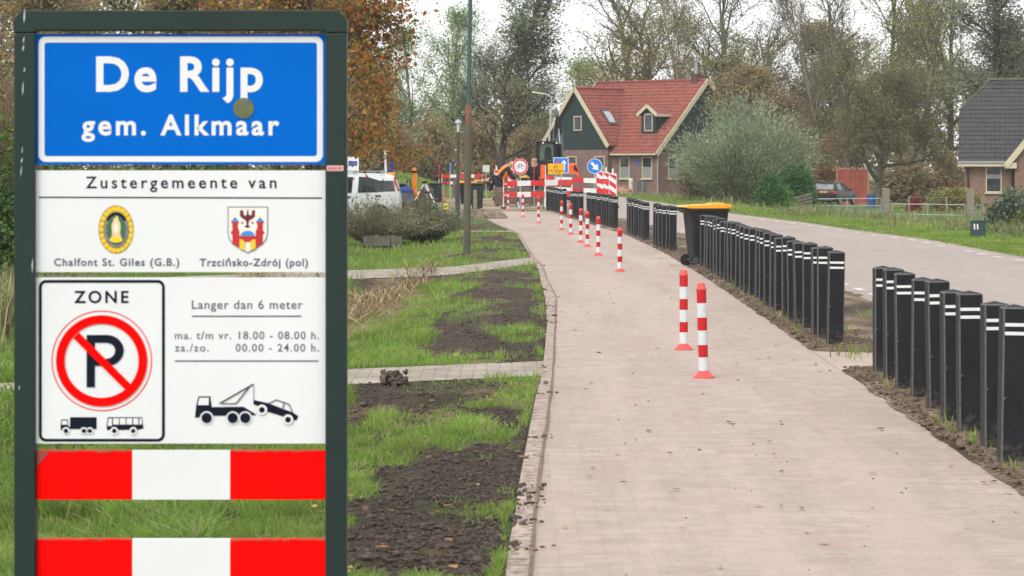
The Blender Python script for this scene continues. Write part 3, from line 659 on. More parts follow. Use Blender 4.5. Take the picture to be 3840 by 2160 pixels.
tw = [(400,540),(600,540),(565,600),(565,690),(600,760),(600,1135),(440,1045),(440,840),(395,800),(440,740),(440,600)]
b.flat(ql(tw), layer(2), 2); b.flat(ql(mir(tw)), layer(2), 2)
rf = [(418,548),(500,438),(590,548)]; b.flat(ql(rf), layer(3), 3); b.flat(ql(mir(rf)), layer(3), 3)
b.flat(ql([(590,875),(975,875),(975,1000),(590,1000)]), layer(3), 2)
b.flat([q(785+160*math.cos(R(a)), 868-115*math.sin(R(a))) for a in range(0, 181, 15)], layer(3), 3)
dr = [(605,945),(690,960),(718,1010),(718,1205),(605,1150)]; b.flat(ql(dr), layer(4), 4); b.flat(ql(mir(dr)), layer(4), 4)
b.flat(ql([(610,290),(690,290),(690,380),(740,420),(765,380),(775,280),(800,280),(806,380),(850,410),(880,380),(880,290),(955,290),(950,440),(880,490),(820,520),(800,620),(850,660),(785,690),(710,660),(765,620),(745,520),(680,480),(615,430)]), layer(2), 5)
for cx in (665, 895): b.flat(qell(cx, 575, 28, 20, 10), layer(2), 5)
sb(b, 'shield_crest', [SGR, PALE, CRED, CBL, YEL, EAG], p2)
# white zone panel
p3 = panel('zone_panel', 137, 1040.5, 1222, 1662, WHITEP)
b = MB(); b.ring(rrect(sx(148), sz(1655), sx(620), sz(1049), .024), rrect(sx(159), sz(1644), sx(609), sz(1060), .015), layer(0)); sb(b, 'border', NAVY, p3)
b = MB(); text_into(b, 'ZONE', sx(280), sx(484), sz(1136), sz(1090), layer(0), 0, .022); sb(b, 'zone_lettering', NAVY, p3)
line('Langer dan 6 meter', 721, 1136, 1157.5, 1125, .008, INK, p3); line('ma. t/m vr. 18.00 - 08.00 h.', 657.6, 1197, 1270.7, 1242, .008, INK, p3); line('za./zo.', 657.6, 784, 1317, 1288.5, .008, INK, p3); line('00.00 - 24.00 h.', 885, 1197, 1317, 1288.5, .008, INK, p3)
for (x0, x1, y) in ((721,1131,1185),(657.6,1194.6,1352.7)): sb(MB().flat(spt([(x0,y+2.6),(x1,y+2.6),(x1,y-2.6),(x0,y-2.6)]), layer(0)), 'rule_line', INK, p3)
U = .000893; cx, cz = sx(383.5), sz(1352)
b = MB(); b.ring(circ(cx, cz, 188.5*U, 72), circ(cx, cz, 184.5*U, 72), layer(0)); b.ring(circ(cx, cz, 171*U, 72), circ(cx, cz, 138.5*U, 72), layer(2))
b.flat(stroke((sx(288), sz(1256)), (sx(482), sz(1449)), 29*U), layer(3)); sb(b, 'prohibition_ring', REDP, p3)
b = MB(); b.flat(spt([(327,1255),(358,1255),(358,1451),(327,1451)]), layer(1))
o1 = [(350,1255),(400,1255)] + [(403+63*math.sin(R(a)), 1313-58*math.cos(R(a))) for a in range(5, 176, 10)] + [(400,1371),(350,1371)]
i1 = [(350,1284),(400,1284)] + [(401+33*math.sin(R(a)), 1314-30*math.cos(R(a))) for a in range(5, 176, 10)] + [(400,1344),(350,1344)]
b.add([(sx(x), layer(1)-.0002, sz(y)) for x, y in o1+i1], [(i, i+1, i+1+len(o1), i+len(o1)) for i in range(len(o1)-1)]); sb(b, 'letter_p', NAVY, p3)
q = lambda x, y: (sx(130+x*.1941), sz(1500+y*.1941))
b = MB(); b.flat(ql([(695,325),(1208,325),(1208,555),(690,555)]), layer(0)); b.flat(ql([(530,368),(650,368),(657,495),(692,515),(690,560),(515,576),(510,480)]), layer(0)); b.flat(ql([(547,388),(640,388),(640,468),(532,468)]), layer(1), 1)
for x, r1_, r0_ in ((618,72,43),(962,70,41),(1080,70,41)): b.flat(qell(x,587,r1_,r1_,24), layer(2), 1); b.flat(qell(x,587,r0_,r0_,24), layer(3))
sb(b, 'lorry_symbol', [NAVY, WHITEP], p3)
b = MB(); b.flat(ql([(1425,325),(2085,325),(2112,545),(1990,572),(1405,573),(1402,480)]), layer(0))
for l in ([(1440,350),(1503,350),(1503,492),(1418,492)],[(1528,345),(1638,345),(1638,466),(1528,466)],[(1656,345),(1766,345),(1766,466),(1656,466)],[(1784,345),(1892,345),(1892,466),(1784,466)],[(1914,345),(2012,345),(2012,466),(1914,466)],[(2034,345),(2076,345),(2084,466),(2034,466)]): b.flat(ql(l), layer(1), 1)
for x in (1550, 1915): b.flat(qell(x,590,76,76,24), layer(2), 1); b.flat(qell(x,588,42,42,24), layer(3))
sb(b, 'bus_symbol', [NAVY, WHITEP], p3)
q = lambda x, y: (sx(700+x*.1941), sz(1400+y*.1941))
b = MB(); b.flat(ql([(235,438),(467,438),(492,645),(1105,638),(1348,785),(1325,806),(520,818),(168,854),(190,620)]), layer(0)); b.flat(ql([(256,465),(436,465),(434,606),(222,606)]), layer(1), 1)
for x, y, r1_, r0_ in ((395,855,130,99),(897,855,128,99),(1140,855,128,99)): b.flat(qell(x,y,r1_,r1_,32), layer(1+(x == 1140)*.4), 1)
for x in (395, 897, 1140): b.flat(qell(x,853,99,99,32), layer(3))
for p0, p1_, w_ in (((640,577),(1295,203),24),((690,580),(968,580),18),((962,580),(1215,262),22)): b.flat([*stroke(q(*p0), q(*p1_), w_*.1941*U)], layer(1+w_*.02))
b.flat(stroke(q(1300,200), q(1303,590), 12*.1941*U), layer(2), 2)
b.flat(ql([(1302,508),(1590,570),(1870,680),(2040,740),(2163,818),(2130,902),(2080,900),(1870,830),(1560,735),(1380,632),(1302,592)]), layer(0))
for l in (((1590,575),(1740,505)),((1735,505),(1890,555)),((1885,552),(1990,595)),((1985,590),(2052,745)),((1892,555),(1862,690))): b.flat(stroke(q(*l[0]), q(*l[1]), 22*.1941*U), layer(1.5), 2)
for x, y in ((1462,697),(1965,886)): b.flat(qell(x,y,100,100,28), layer(2.6), 1); b.flat(qell(x,y,56,56,24), layer(3.4))
sb(b, 'tow_truck_symbol', [NAVY, WHITEP, INK], p3)
# red and white boards
for y0, y1 in ((1688,1872),(2020,2206)):
    b = MB(); b.box((sx(140), PF, sz(y1)), (sx(498), SY+.012, sz(y0)), 0); b.box((sx(498), PF, sz(y1)), (sx(864), SY+.012, sz(y0)), 1); b.box((sx(864), PF, sz(y1)), (sx(1222), SY+.012, sz(y0)), 0)
    bd = sb(b, 'striped_board', [REDP, WHITEP])
    rr = random.Random(y0); e = MB()
    for xa, xb in ((140,497),(865,1222)):
        x = xa
        while x < xb-8:
            x2 = min(xb, x+rr.uniform(14, 40)); h = rr.uniform(1.5, 6.0); e.flat(spt([(x,y0+.3),(x,y0+h),((x+x2)/2,y0+h*rr.uniform(.6,1.3)),(x2,y0+h*.8),(x2,y0+.3)]), layer(0)); x = x2
    sb(e, 'algae_edge', ALG, bd)
    if y0 == 1688: sb(MB().flat(spt([(140,1690),(192,1690),(140,1752)]), layer(1)), 'dark_corner', mat('dark_red', (.32,.05,.045), .6, .2, 30), bd)  # darker, duller red triangle in the upper board's top left corner
# small sticker and scratches on the frame
b = MB(); b.flat(spt([(1228,621),(1290,621),(1290,641),(1228,641)]), FY0-.002, 0); b.flat(spt([(1231,625),(1260,627),(1284,624),(1284,635),(1234,637)]), FY0-.003, 1); sb(b, 'service_sticker', [mat('sticker_pink', (.66,.42,.42), .5, .1, 40), mat('sticker_red', (.60,.16,.16), .5, .4, 90)])
rr = random.Random(5)
for x, y, h in ((97,58,34),(93,180,14),(97,262,12),(95,150,16),(92,330,30),(90,560,16),(87,600,12),(85,640,26),(79,1450,10),(128,990,34)):
    b = MB(); b.flat(spt([(x-rr.uniform(1,3),y),(x+rr.uniform(2,5),y-h*.8),(x+rr.uniform(1,4),y+h*.4),(x-1,y+h)]), FY0-.002); sb(b, 'paint_scratch', mat('scratch', (.45,.48,.47), .7, .3, 60))

# ------------------------------------------------------------------ black bollards
def bollard_mat():
    m, t, p = base_mat('bollard_black'); L = t.links.new; g = N(t, 'ShaderNodeNewGeometry'); sp = N(t, 'ShaderNodeSeparateXYZ'); L(g.outputs['Position'], sp.inputs[0])
    n1 = N(t, 'ShaderNodeTexNoise', Scale=7.0, Detail=6.0, Roughness=.7); L(g.outputs['Position'], n1.inputs['Vector']); r = ramp(t, [(.3, (.0085,.0096,.012)), (.7, (.0150,.0168,.0200))]); L(n1.outputs['Fac'], r.inputs[0])
    n2 = N(t, 'ShaderNodeTexNoise', Scale=28.0, Detail=5.0, Roughness=.75); L(g.outputs['Position'], n2.inputs['Vector'])
    mr = N(t, 'ShaderNodeMapRange'); mr.inputs['From Min'].default_value = .30; mr.inputs['From Max'].default_value = .0; mr.inputs['To Max'].default_value = .28; L(sp.outputs[2], mr.inputs['Value'])
    ad = N(t, 'ShaderNodeMath', operation='ADD'); L(n2.outputs['Fac'], ad.inputs[0]); L(mr.outputs[0], ad.inputs[1]); r2 = ramp(t, [(.66, (0,0,0)), (.86, (1,1,1))]); L(ad.outputs[0], r2.inputs[0])
    mm = N(t, 'ShaderNodeMix', data_type='RGBA'); L(r2.outputs[0], mm.inputs[0]); L(r.outputs[0], mm.inputs[6]); mm.inputs[7].default_value = (.085,.070,.055,1); L(mm.outputs[2], p.inputs['Base Color'])
    p.inputs['Roughness'].default_value = .6; p.inputs['Specular IOR Level'].default_value = .22; bp = N(t, 'ShaderNodeBump', Strength=.15, Distance=.01); L(n2.outputs['Fac'], bp.inputs['Height']); L(bp.outputs[0], p.inputs['Normal']); return m
BLK = bollard_mat()
BND = mat('bollard_band', (.66,.67,.66), .45, .12, 20)
EDG = mat('bollard_edge_and_glint', (.085,.08,.075), .7, .3, 20)  # paler tone for the bevels and the painted glint of the nick
ORD = ['first','second','third','fourth','fifth','sixth','seventh','eighth','ninth','tenth','eleventh','twelfth','thirteenth','fourteenth','fifteenth','sixteenth','seventeenth','eighteenth','nineteenth','twentieth','twenty-first','twenty-second','twenty-third','twenty-fourth','twenty-fifth','twenty-sixth']
def bollard_proto():
    s = .075; c = .009; b = MB()
    oc = [(-s+c,-s),(s-c,-s),(s,-s+c),(s,s-c),(s-c,s),(-s+c,s),(-s,s-c),(-s,-s+c)]
    H = .888; vs = [(x, y, z) for z in (-.3, H) for x, y in oc] + [(x*.9, y*.9, H+.008) for x, y in oc] + [(0, 0, H+.024)]
    fs = []; mi = []
    for k in (0, 1):
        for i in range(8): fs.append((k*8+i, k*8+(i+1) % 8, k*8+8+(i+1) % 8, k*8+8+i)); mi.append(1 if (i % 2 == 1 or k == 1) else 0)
    for i in range(8): fs.append((16+i, 16+(i+1) % 8, 24)); mi.append(0)
    for f, m_ in zip(fs, mi): b.f.append(f); b.m.append(m_); b.s.append(False)
    b.v = vs
    for xx in (-s-.001, ): b.add([(xx,-s-.002,.40),(xx+.028,-s-.002,.40),(xx,-s-.002,.372)], [(0,1,2)], 1)  # pale triangle: specular glint of a nick put into the colour
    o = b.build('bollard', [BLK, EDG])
    for z in (.80, .752):
        g = MB(); y = s+.002
        g.box((-.066,-y,z-.0095),(.066,-s+.004,z+.0095))
        g.build('reflective_band', BND, o)
    return o
proto_b = bollard_proto(); bk = kids_of(proto_b); used_b = False
def row(p0, p1, n, name, y_h=None):
    """p0 near, p1 far: left front foot of the first and last post, in photo pixels"""
    global used_b
    (xa, ya), (xb, yb) = p0, p1; rr = random.Random(n*31+int(ya))
    if isinstance(name, str): fmt = 'black banded bollard, {} from the front of ' + name
    for i in range(n):
        t = i/(n-1); u = t; Y = ya+(yb-ya)*u + rr.uniform(-.06, .06); X = xa+(xb-xa)*u + .075 + rr.uniform(-.012, .012)
        h = 1 + rr.uniform(-.022, .022); lab = fmt.format(ORD[i]) if i < n-1 else 'black banded bollard, last and farthest of ' + name
        if not used_b: proto_b.location = (X, Y+.075, 0); o = proto_b; used_b = True
        else: o = dup(proto_b, (X, Y+.075, 0), kids=bk)
        o.scale = (1, 1, h); o.rotation_euler = (rr.gauss(0, .009), rr.gauss(0, .009), R(rr.uniform(-4, 4)))
        tag(o, lab, 'bollard', 'black bollards between path and road')
row((2.728, 16.6), (2.92, 24.0), 9, 'the row at the right edge')
row((2.93, 27.67), (3.12, 49.3), 26, 'the long row before the bin')
row((3.09, 58.8), (2.97, 63.1), 6, 'the short row just past the bin')
row((2.96, 67.4), (2.88, 74.8), 8, 'the row of eight past the bin')
row((2.70, 80.3), (2.30, 92.0), 14, 'the row below the arrow sign')
row((2.12, 94.6), (1.90, 98.0), 4, 'the little group before the barrier')
row((1.76, 104), (1.31, 115), 12, 'the farthest row at the barrier')

# ------------------------------------------------------------------ red and white flexible posts
PRED = mat('post_red', (.46,.016,.016), .5, .12, 12, spec=.2); PWHT = mat('post_white', (.56,.58,.59), .35, .10, 30, dirt=(.5,.5,.49)); PBASE = mat('post_foot_red', (.55,.07,.065), .6, .12, 12)
def delineator():
    t = thing('delineator_post', '', 'post', (0,0,0)); r = .0385
    MB().lathe([(.0,.0),(.088,.0),(.088,.008),(.070,.022),(.046,.052),(.040,.056),(0,.057)], n=24).build('foot', PBASE, t)
    MB().lathe([(.001,.05),(r,.05),(r,.70),(.001,.70)], n=20).build('tube', PRED, t)
    for z0, z1 in ((.058,.165),(.262,.376),(.478,.592)):
        pr = [(.02,z0),(r+.0015,z0)]; k = 6
        for i in range(k): za = z0+(z1-z0)*(i+.35)/k; pr += [(r+.0022,za),(r+.0012,za+.003),(r+.0022,za+.006)]
        MB().lathe(pr+[(r+.0015,z1),(.02,z1)], n=20).build('reflective_sleeve', PWHT, t)
    MB().lathe([(.001,.69),(r+.001,.69),(r+.005,.697),(r+.005,.704),(r-.003,.712),(r-.006,.738),(r-.014,.750),(.001,.753)], n=20).build('cap', PBASE, t)
    return t
dp = delineator(); dk = kids_of(dp)
DEL = [((2641,1419),359),((2565,1313),302),((2325,1020),168),((2244,959),149),((2203,926),135),((2178,910),130),((2140,880),120),((2106,863),112),((2020,837),100),((1960.5,814),87),((1905.5,789),79)]
for i, ((px, py), hpx) in enumerate(DEL):
    X, Y = at(px, py); X, Y = X, Y+.05; o = dp if i == 0 else dup(dp, (0,0,0), kids=dk); o.location = (X, Y, 0); o.scale = (1, 1, hpx*Y/FPX/.755); o.rotation_euler = (0, 0, i*1.1)
    if i == 0: o.rotation_euler = (R(.5), R(-1.7), 0)
    lab = 'nearest red and white flexible post, leaning slightly left' if i == 0 else ('farthest red and white flexible post before the works' if i == 10 else f'red and white flexible post, {ORD[i]} from the front on the path')
    tag(o, lab, 'traffic post', 'red and white posts down the path')

# ------------------------------------------------------------------ wheelie bins
BINK = mat('bin_plastic', (.014,.014,.0145), .55, .25, 6, spec=.25, bump=.1, bsc=150, dirt=(.045,.042,.038)); LIDO = mat('lid_orange', (.85,.34,.012), .4, .08, 5); TYRE = mat('tyre_rubber', (.02,.02,.02), .8, .3, 20); HUB = mat('wheel_hub', (.05,.05,.05), .6, .2, 20)
def wheelie_bin():
    t = thing('wheelie_bin', '', 'bin', (0,0,0))        # local x: from the wheels (-) to the front (+)
    b = MB(); bot = [(-.26,-.20),(.27,-.20),(.27,.20),(-.26,.20)]; top_ = [(-.33,-.28),(.33,-.28),(.33,.28),(-.33,.28)]
    def rrp(q_, r_):
        (x0, y0), (x1, y1) = q_[0], q_[2]; return rrect(x0, y0, x1, y1, r_, 4)
    A, B, C_ = rrp(bot, .05), rrp(top_, .05), rrp([(-.345,-.295),0,(.345,.295)], .05); n = len(A)
    vs = [(x, y, .07) for x, y in A] + [(x, y, .93) for x, y in B] + [(x, y, .93) for x, y in C_] + [(x, y, .975) for x, y in C_]
    fs = [tuple(range(n-1, -1, -1))] + [(k*n+i, k*n+(i+1) % n, (k+1)*n+(i+1) % n, (k+1)*n+i) for k in range(3) for i in range(n)] + [tuple(3*n+i for i in range(n))]
    b.add(vs, fs); b.prism([(-.345,.965),(-.345,.90),(-.40,.93),(-.45,1.0),(-.42,1.01),(-.38,.975)], -.28, .28); b.build('body', BINK, t, bevel=.006)
    b = MB(); b.prism([(-.445,1.0),(-.40,1.035),(-.30,1.035),(.0,1.05),(.24,1.058),(.35,1.052),(.365,1.035),(.365,.978),(-.35,.978),(-.42,.985)], -.285, .285)
    b.prism([(.04,1.05),(.06,1.070),(.27,1.074),(.29,1.055)], -.16, .16); ld = b.build('lid', LIDO, t, bevel=.012)
    MB().box((.30,-.30,1.0),(.372,-.26,1.05)).build('lid_grip', LIDO, ld)
    for s in (-1, 1):
        wv = MB(); wv.path([(-.27, s*.225, .10),(-.27, s*.285, .10)], .10, 20); wo_ = wv.build('wheel', TYRE, t); MB().path([(-.27, s*.286, .10),(-.27, s*.293, .10)], .055, 16).build('hub', HUB, wo_)
    MB().tube((-.27,-.25,.10),(-.27,.25,.10), .014).build('axle', HUB, t)
    MB().tube((-.43,-.25,.955),(-.43,.25,.955), .017).build('handle', BINK, t)
    return t
wb = wheelie_bin(); wk = kids_of(wb); wb.location = (3.30, 50.9, 0); wb.rotation_euler = (0, 0, R(14)); wb['label'] = 'black wheelie bin with orange lid standing behind the long bollard row'; wb['group'] = 'wheelie bins'
for px, Y, rz, lab in ((1752,130,185,'dark wheelie bin with orange lid behind the tall green pole'),):
    dup(wb, (gx(px, Y), Y, 0), R(rz), None, lab, 'wheelie bins', wk)
# ------------------------------------------------------------------ trees and shrubs
BARK = mat('bark_grey', (.15,.14,.105), .95, .4, 8, spec=.1); BARKD = mat('bark_dark', (.075,.067,.055), .95, .4, 8, spec=.1); BARKP = mat('bark_pale', (.19,.165,.135), .95, .35, 8, spec=.1)
def leaves_mesh(name, P, size, m, parent, rng, aspect=.55, droop=None, dirs=None):
    n = len(P); d = rng.normal(0, 1, (n, 3)) if dirs is None else dirs + rng.normal(0, .35, (n, 3))
    if droop: d[:,2] -= droop
    d /= np.linalg.norm(d, axis=1)[:,None]+1e-9; e = np.cross(d, rng.normal(0, 1, (n, 3))); e /= np.linalg.norm(e, axis=1)[:,None]+1e-9
    s = (size*rng.uniform(.55, 1.35, n))[:,None]
    v = np.stack([P, P+d*s*.5+e*s*aspect*.5, P+d*s, P+d*s*.5-e*s*aspect*.5], 1).reshape(-1, 3)
    return np_mesh(name, v, np.arange(n*4).reshape(n, 4), m, parent)
def tubes_np(name, lines, m, parent):
    """all limbs of one tree as one mesh; lines = [(points, radii, sides)]"""
    V = []; F3 = []; b = 0
    for pts, rad, ns in lines:
        pts = np.asarray(pts); k = len(pts); d = np.gradient(pts, axis=0); d /= np.linalg.norm(d, axis=1)[:,None]+1e-9
        ref = np.array([.9,.1,.3]) if abs(d[0,0]) < .8 else np.array([.1,.9,.3]); a = np.cross(d, ref); a /= np.linalg.norm(a, axis=1)[:,None]+1e-9; c = np.cross(d, a)
        t = np.arange(ns)*2*math.pi/ns; r = np.asarray(rad)[:,None,None]
        V.append((pts[:,None]+r*(a[:,None]*np.cos(t)[None,:,None]+c[:,None]*np.sin(t)[None,:,None])).reshape(-1, 3))
        i = np.arange(k*ns).reshape(k, ns)+b; j = np.roll(i, -1, 1); F3.append(np.stack([i[:-1], j[:-1], j[1:], i[1:]], -1).reshape(-1, 4)); b += k*ns
    return np_mesh(name, np.concatenate(V), np.concatenate(F3), m, parent, smooth=True)
def grow(rng, H, r0, shape, nch=(13,7,6), ang=(50,45,40), up=(.0,.10,.10,.05), fork=.25, clear=.15, wob=.12, thin=1.0, lean=0.0):
    lines = []; tips = []
    def br(p, d, L, r, lev):
        k = (9,6,5,4)[lev]; pts = [p]; dirs = [d]
        for i in range(k):
            d = d + rng.normal(0, wob*(.35 if lev == 0 else 1), 3); d[2] += up[lev]; d /= np.linalg.norm(d); p = p + d*L/k; pts.append(p); dirs.append(d)
        rad = np.linspace(r, r*(.25 if lev < 3 else .5), k+1)
        if lev == 0: rad[0] *= 1.25
        lines.append((pts, rad, (8,5,4,3)[lev]))
        if lev == 3: tips.append(np.array(pts)); return
        n = nch[lev] if lev == 0 else max(2, int(nch[lev]*rng.uniform(.7, 1.3)))
        for i in range(n):
            t = (clear if lev == 0 else .18) + (1-(clear if lev == 0 else .18))*(i+rng.uniform(.1, .9))/n; x = t*k; a = min(int(x), k-1); f = x-a; q = pts[a]*(1-f)+pts[a+1]*f; dd = dirs[a]
            z = rng.normal(0, 1, 3); z -= dd*z.dot(dd); z /= np.linalg.norm(z); A = R(ang[lev]*rng.uniform(.7, 1.25))*(1 if lev else (1.15-.55*t)); nd = dd*math.cos(A)+z*math.sin(A)
            l = (H*shape((t-clear)/(1-clear)) if lev == 0 else L*rng.uniform(.38, .62)*(1.15-.5*t)); br(q, nd, l, max(rad[a]*rng.uniform(.45, .65), .012*thin), lev+1)
    br(np.zeros(3), np.array([lean, 0, 1.0])/math.hypot(1, lean), H, r0, 0)
    return lines, tips
def tree(name, label, loc, seed, H, r0, shape, nleaf, lsize, lmat, bark=BARK, sig=.25, rz=0, group=None, cat='tree', sc=(1,1,1), keep=1.0, aspect=.6, low=None, bald=0, **kw):
    rng = np.random.default_rng(seed); t = thing(name, label, cat, loc, rz, group); t.scale = sc
    lines, tips = grow(rng, H, r0, shape, **kw)
    if low: lines = [l for i, l in enumerate(lines) if i == 0 or np.mean([q[2] for q in l[0]])+loc[2] > low+.25]; tips = [q for q in tips if q[:,2].mean()+loc[2] > low]
    tubes_np('trunk', lines, bark, t)
    T = np.concatenate(tips)
    if keep < 1: cl = np.array([tp[0] for tp in tips]); ok = rng.uniform(0, 1, len(tips)) < keep; T = np.concatenate([a for a, o in zip(tips, ok) if o])
    P = T[rng.integers(0, len(T), nleaf)] + rng.normal(0, sig, (nleaf, 3))
    if low: P = P[(P[:,2]+loc[2] > low + rng.normal(0, .15, len(P))) | ((P[:,0]+loc[0] < -3.93) & (P[:,2]+loc[2] > 1.4))]
    if bald: P = P[rng.uniform(0, 1, len(P)) > bald*sstep((P[:,2]/P[:,2].max()-.42)/.42)]
    leaves_mesh('crown', P, lsize, lmat, t, rng, aspect)
    return t
rnd = lambda t: .34*math.sin(math.pi*min(1, max(.06, .12+.86*t)))**.8
vase = lambda t: .40*(1-.45*t)*(.55+.9*t if t < .5 else 1)
col_ = lambda t: .17*(1.15-.85*t)+.03
wide = lambda t: .42*(1-.6*t)+.05
LOLIVE = leaf_mat('leaves_olive', [(0.275,0.294,0.083),(0.359,0.353,0.095),(0.212,0.246,0.083),(0.423,0.353,0.106),(0.254,0.224,0.095)], .45)
LBROWN = leaf_mat('leaves_brown', [(0.299,0.212,0.107),(0.229,0.187,0.103),(0.366,0.249,0.116),(0.253,0.249,0.116),(0.195,0.155,0.094)], .45)
LGREY = leaf_mat('leaves_grey_green', [(0.152,0.207,0.115),(0.204,0.248,0.137),(0.127,0.175,0.105),(0.245,0.259,0.149),(0.180,0.180,0.115)], .45)
LPALE = leaf_mat('leaves_pale_green', [(0.246,0.358,0.127),(0.322,0.422,0.160),(0.190,0.307,0.127),(0.360,0.422,0.170),(0.171,0.253,0.118)], .45)
LYEL = leaf_mat('leaves_yellow', [(0.360,0.268,0.067),(0.300,0.252,0.067),(0.420,0.284,0.075),(0.240,0.221,0.075),(0.226,0.165,0.075)], .45)
LORNG = leaf_mat('leaves_orange', [(0.325,0.144,0.035),(0.250,0.125,0.035),(0.375,0.112,0.035),(0.125,0.131,0.035),(0.175,0.138,0.037),(0.200,0.094,0.037),(0.350,0.200,0.037)], .3, .9)
LWILL = leaf_mat('leaves_willow', [(.26,.355,.215),(.31,.40,.255),(.21,.29,.155),(.24,.29,.16),(.27,.28,.17)], .25, .5)
LEVER = leaf_mat('leaves_evergreen', [(.050,.125,.040),(.070,.165,.050),(.038,.095,.034),(.085,.18,.055)], .15, .8)
LHEDG = leaf_mat('leaves_hedge', [(.19,.31,.06),(.24,.35,.07),(.34,.15,.08),(.40,.10,.09),(.27,.33,.08),(.13,.21,.055)], .25, .5)
LHERB = leaf_mat('leaves_herb', [(0.182,0.192,0.109),(0.238,0.238,0.136),(0.155,0.163,0.092),(0.274,0.219,0.155),(0.201,0.136,0.100)], .2, 1.2)
LIVY = leaf_mat('leaves_ivy', [(0.054,0.114,0.026),(0.084,0.162,0.036),(0.042,0.084,0.024),(0.120,0.192,0.042)], .2, .7)

# prototypes for the belt of trees behind, copied with their parts
P0 = (0, 0, -.6)
protos = {
 'sparse': dict(bald=.82, thin=1.9, seed=1, H=17, r0=.28, shape=vase, nleaf=9000, lsize=0.18, lmat=LOLIVE, bark=BARK, sig=.35, nch=(17,9,8), ang=(42,42,38), up=(.0,.10,.08,.05), clear=.22),
 'yellow': dict(bald=.82, thin=1.9, seed=2, H=16, r0=.30, shape=vase, nleaf=10500, lsize=0.18, lmat=LYEL, bark=BARK, sig=.40, nch=(17,9,8), ang=(48,45,40), up=(.0,.08,.08,.05), clear=.18),
 'brown': dict(seed=3, H=12, r0=.25, shape=rnd, nleaf=22000, lsize=0.2, lmat=LBROWN, bark=BARKD, sig=.40, nch=(16,8,6), ang=(58,48,42), clear=.10),
 'grey': dict(bald=.45, thin=1.6, seed=14, H=19, r0=.38, shape=lambda t: .26*(1.1-.75*t), nleaf=25000, lsize=0.18, lmat=LGREY, bark=BARKD, sig=.38, nch=(20,9,7), ang=(38,40,38), up=(.0,.14,.12,.06), clear=.12),
 'pale': dict(bald=.5, thin=1.5, seed=5, H=14, r0=.24, shape=rnd, nleaf=18000, lsize=0.18, lmat=LPALE, bark=BARK, sig=.38, nch=(16,9,7), ang=(50,45,40), clear=.14),
 'bare': dict(thin=1.9, seed=6, H=17, r0=.24, shape=vase, nleaf=1500, lsize=0.17, lmat=LYEL, bark=BARKP, sig=.3, nch=(15,9,9), ang=(36,40,38), up=(.0,.10,.08,.04), clear=.25),
 'olive': dict(bald=.82, thin=1.9, seed=8, H=17, r0=.32, shape=vase, nleaf=15000, lsize=0.19, lmat=LOLIVE, bark=BARKD, sig=.45, nch=(17,9,8), ang=(50,46,40), up=(.0,.07,.07,.05), clear=.15),
}
NAMES = {'sparse':'thin_tree','yellow':'yellowing_tree','brown':'brown_tree','grey':'grey_green_tree','pale':'pale_green_tree','bare':'bare_tree','olive':'olive_tree'}
HGT = {k: v['H'] for k, v in protos.items()}
made = {}
def extent(t):
    c = [c for c in children(t) if c.name.startswith('crown')][0].data; a = np.empty(len(c.vertices)*3, np.float32); c.vertices.foreach_get('co', a); a = a.reshape(-1, 3)
    return 2*float(np.percentile(np.hypot(a[:,0], a[:,1]), 90)), float(np.percentile(a[:,2], 99.7))
def place_tree(kind, px, ytop, width, Y, rz, label, zb=-.6, group='trees in the belt behind the houses'):
    top = gz(ytop, Y); wd = width/FPX*Y
    if kind not in made:
        t = tree(NAMES[kind], '', (0,0,0), **protos[kind]); made[kind] = (t, kids_of(t), *extent(t)); o = t
    else: o = dup(made[kind][0], (0,0,0), kids=made[kind][1])
    s = wd/made[kind][2]; h = (top-zb)/made[kind][3]
    o.location = (gx(px, Y), Y, zb); o.rotation_euler = (0, 0, rz); o.scale = (s, s, h); tag(o, label, 'tree', group); return o
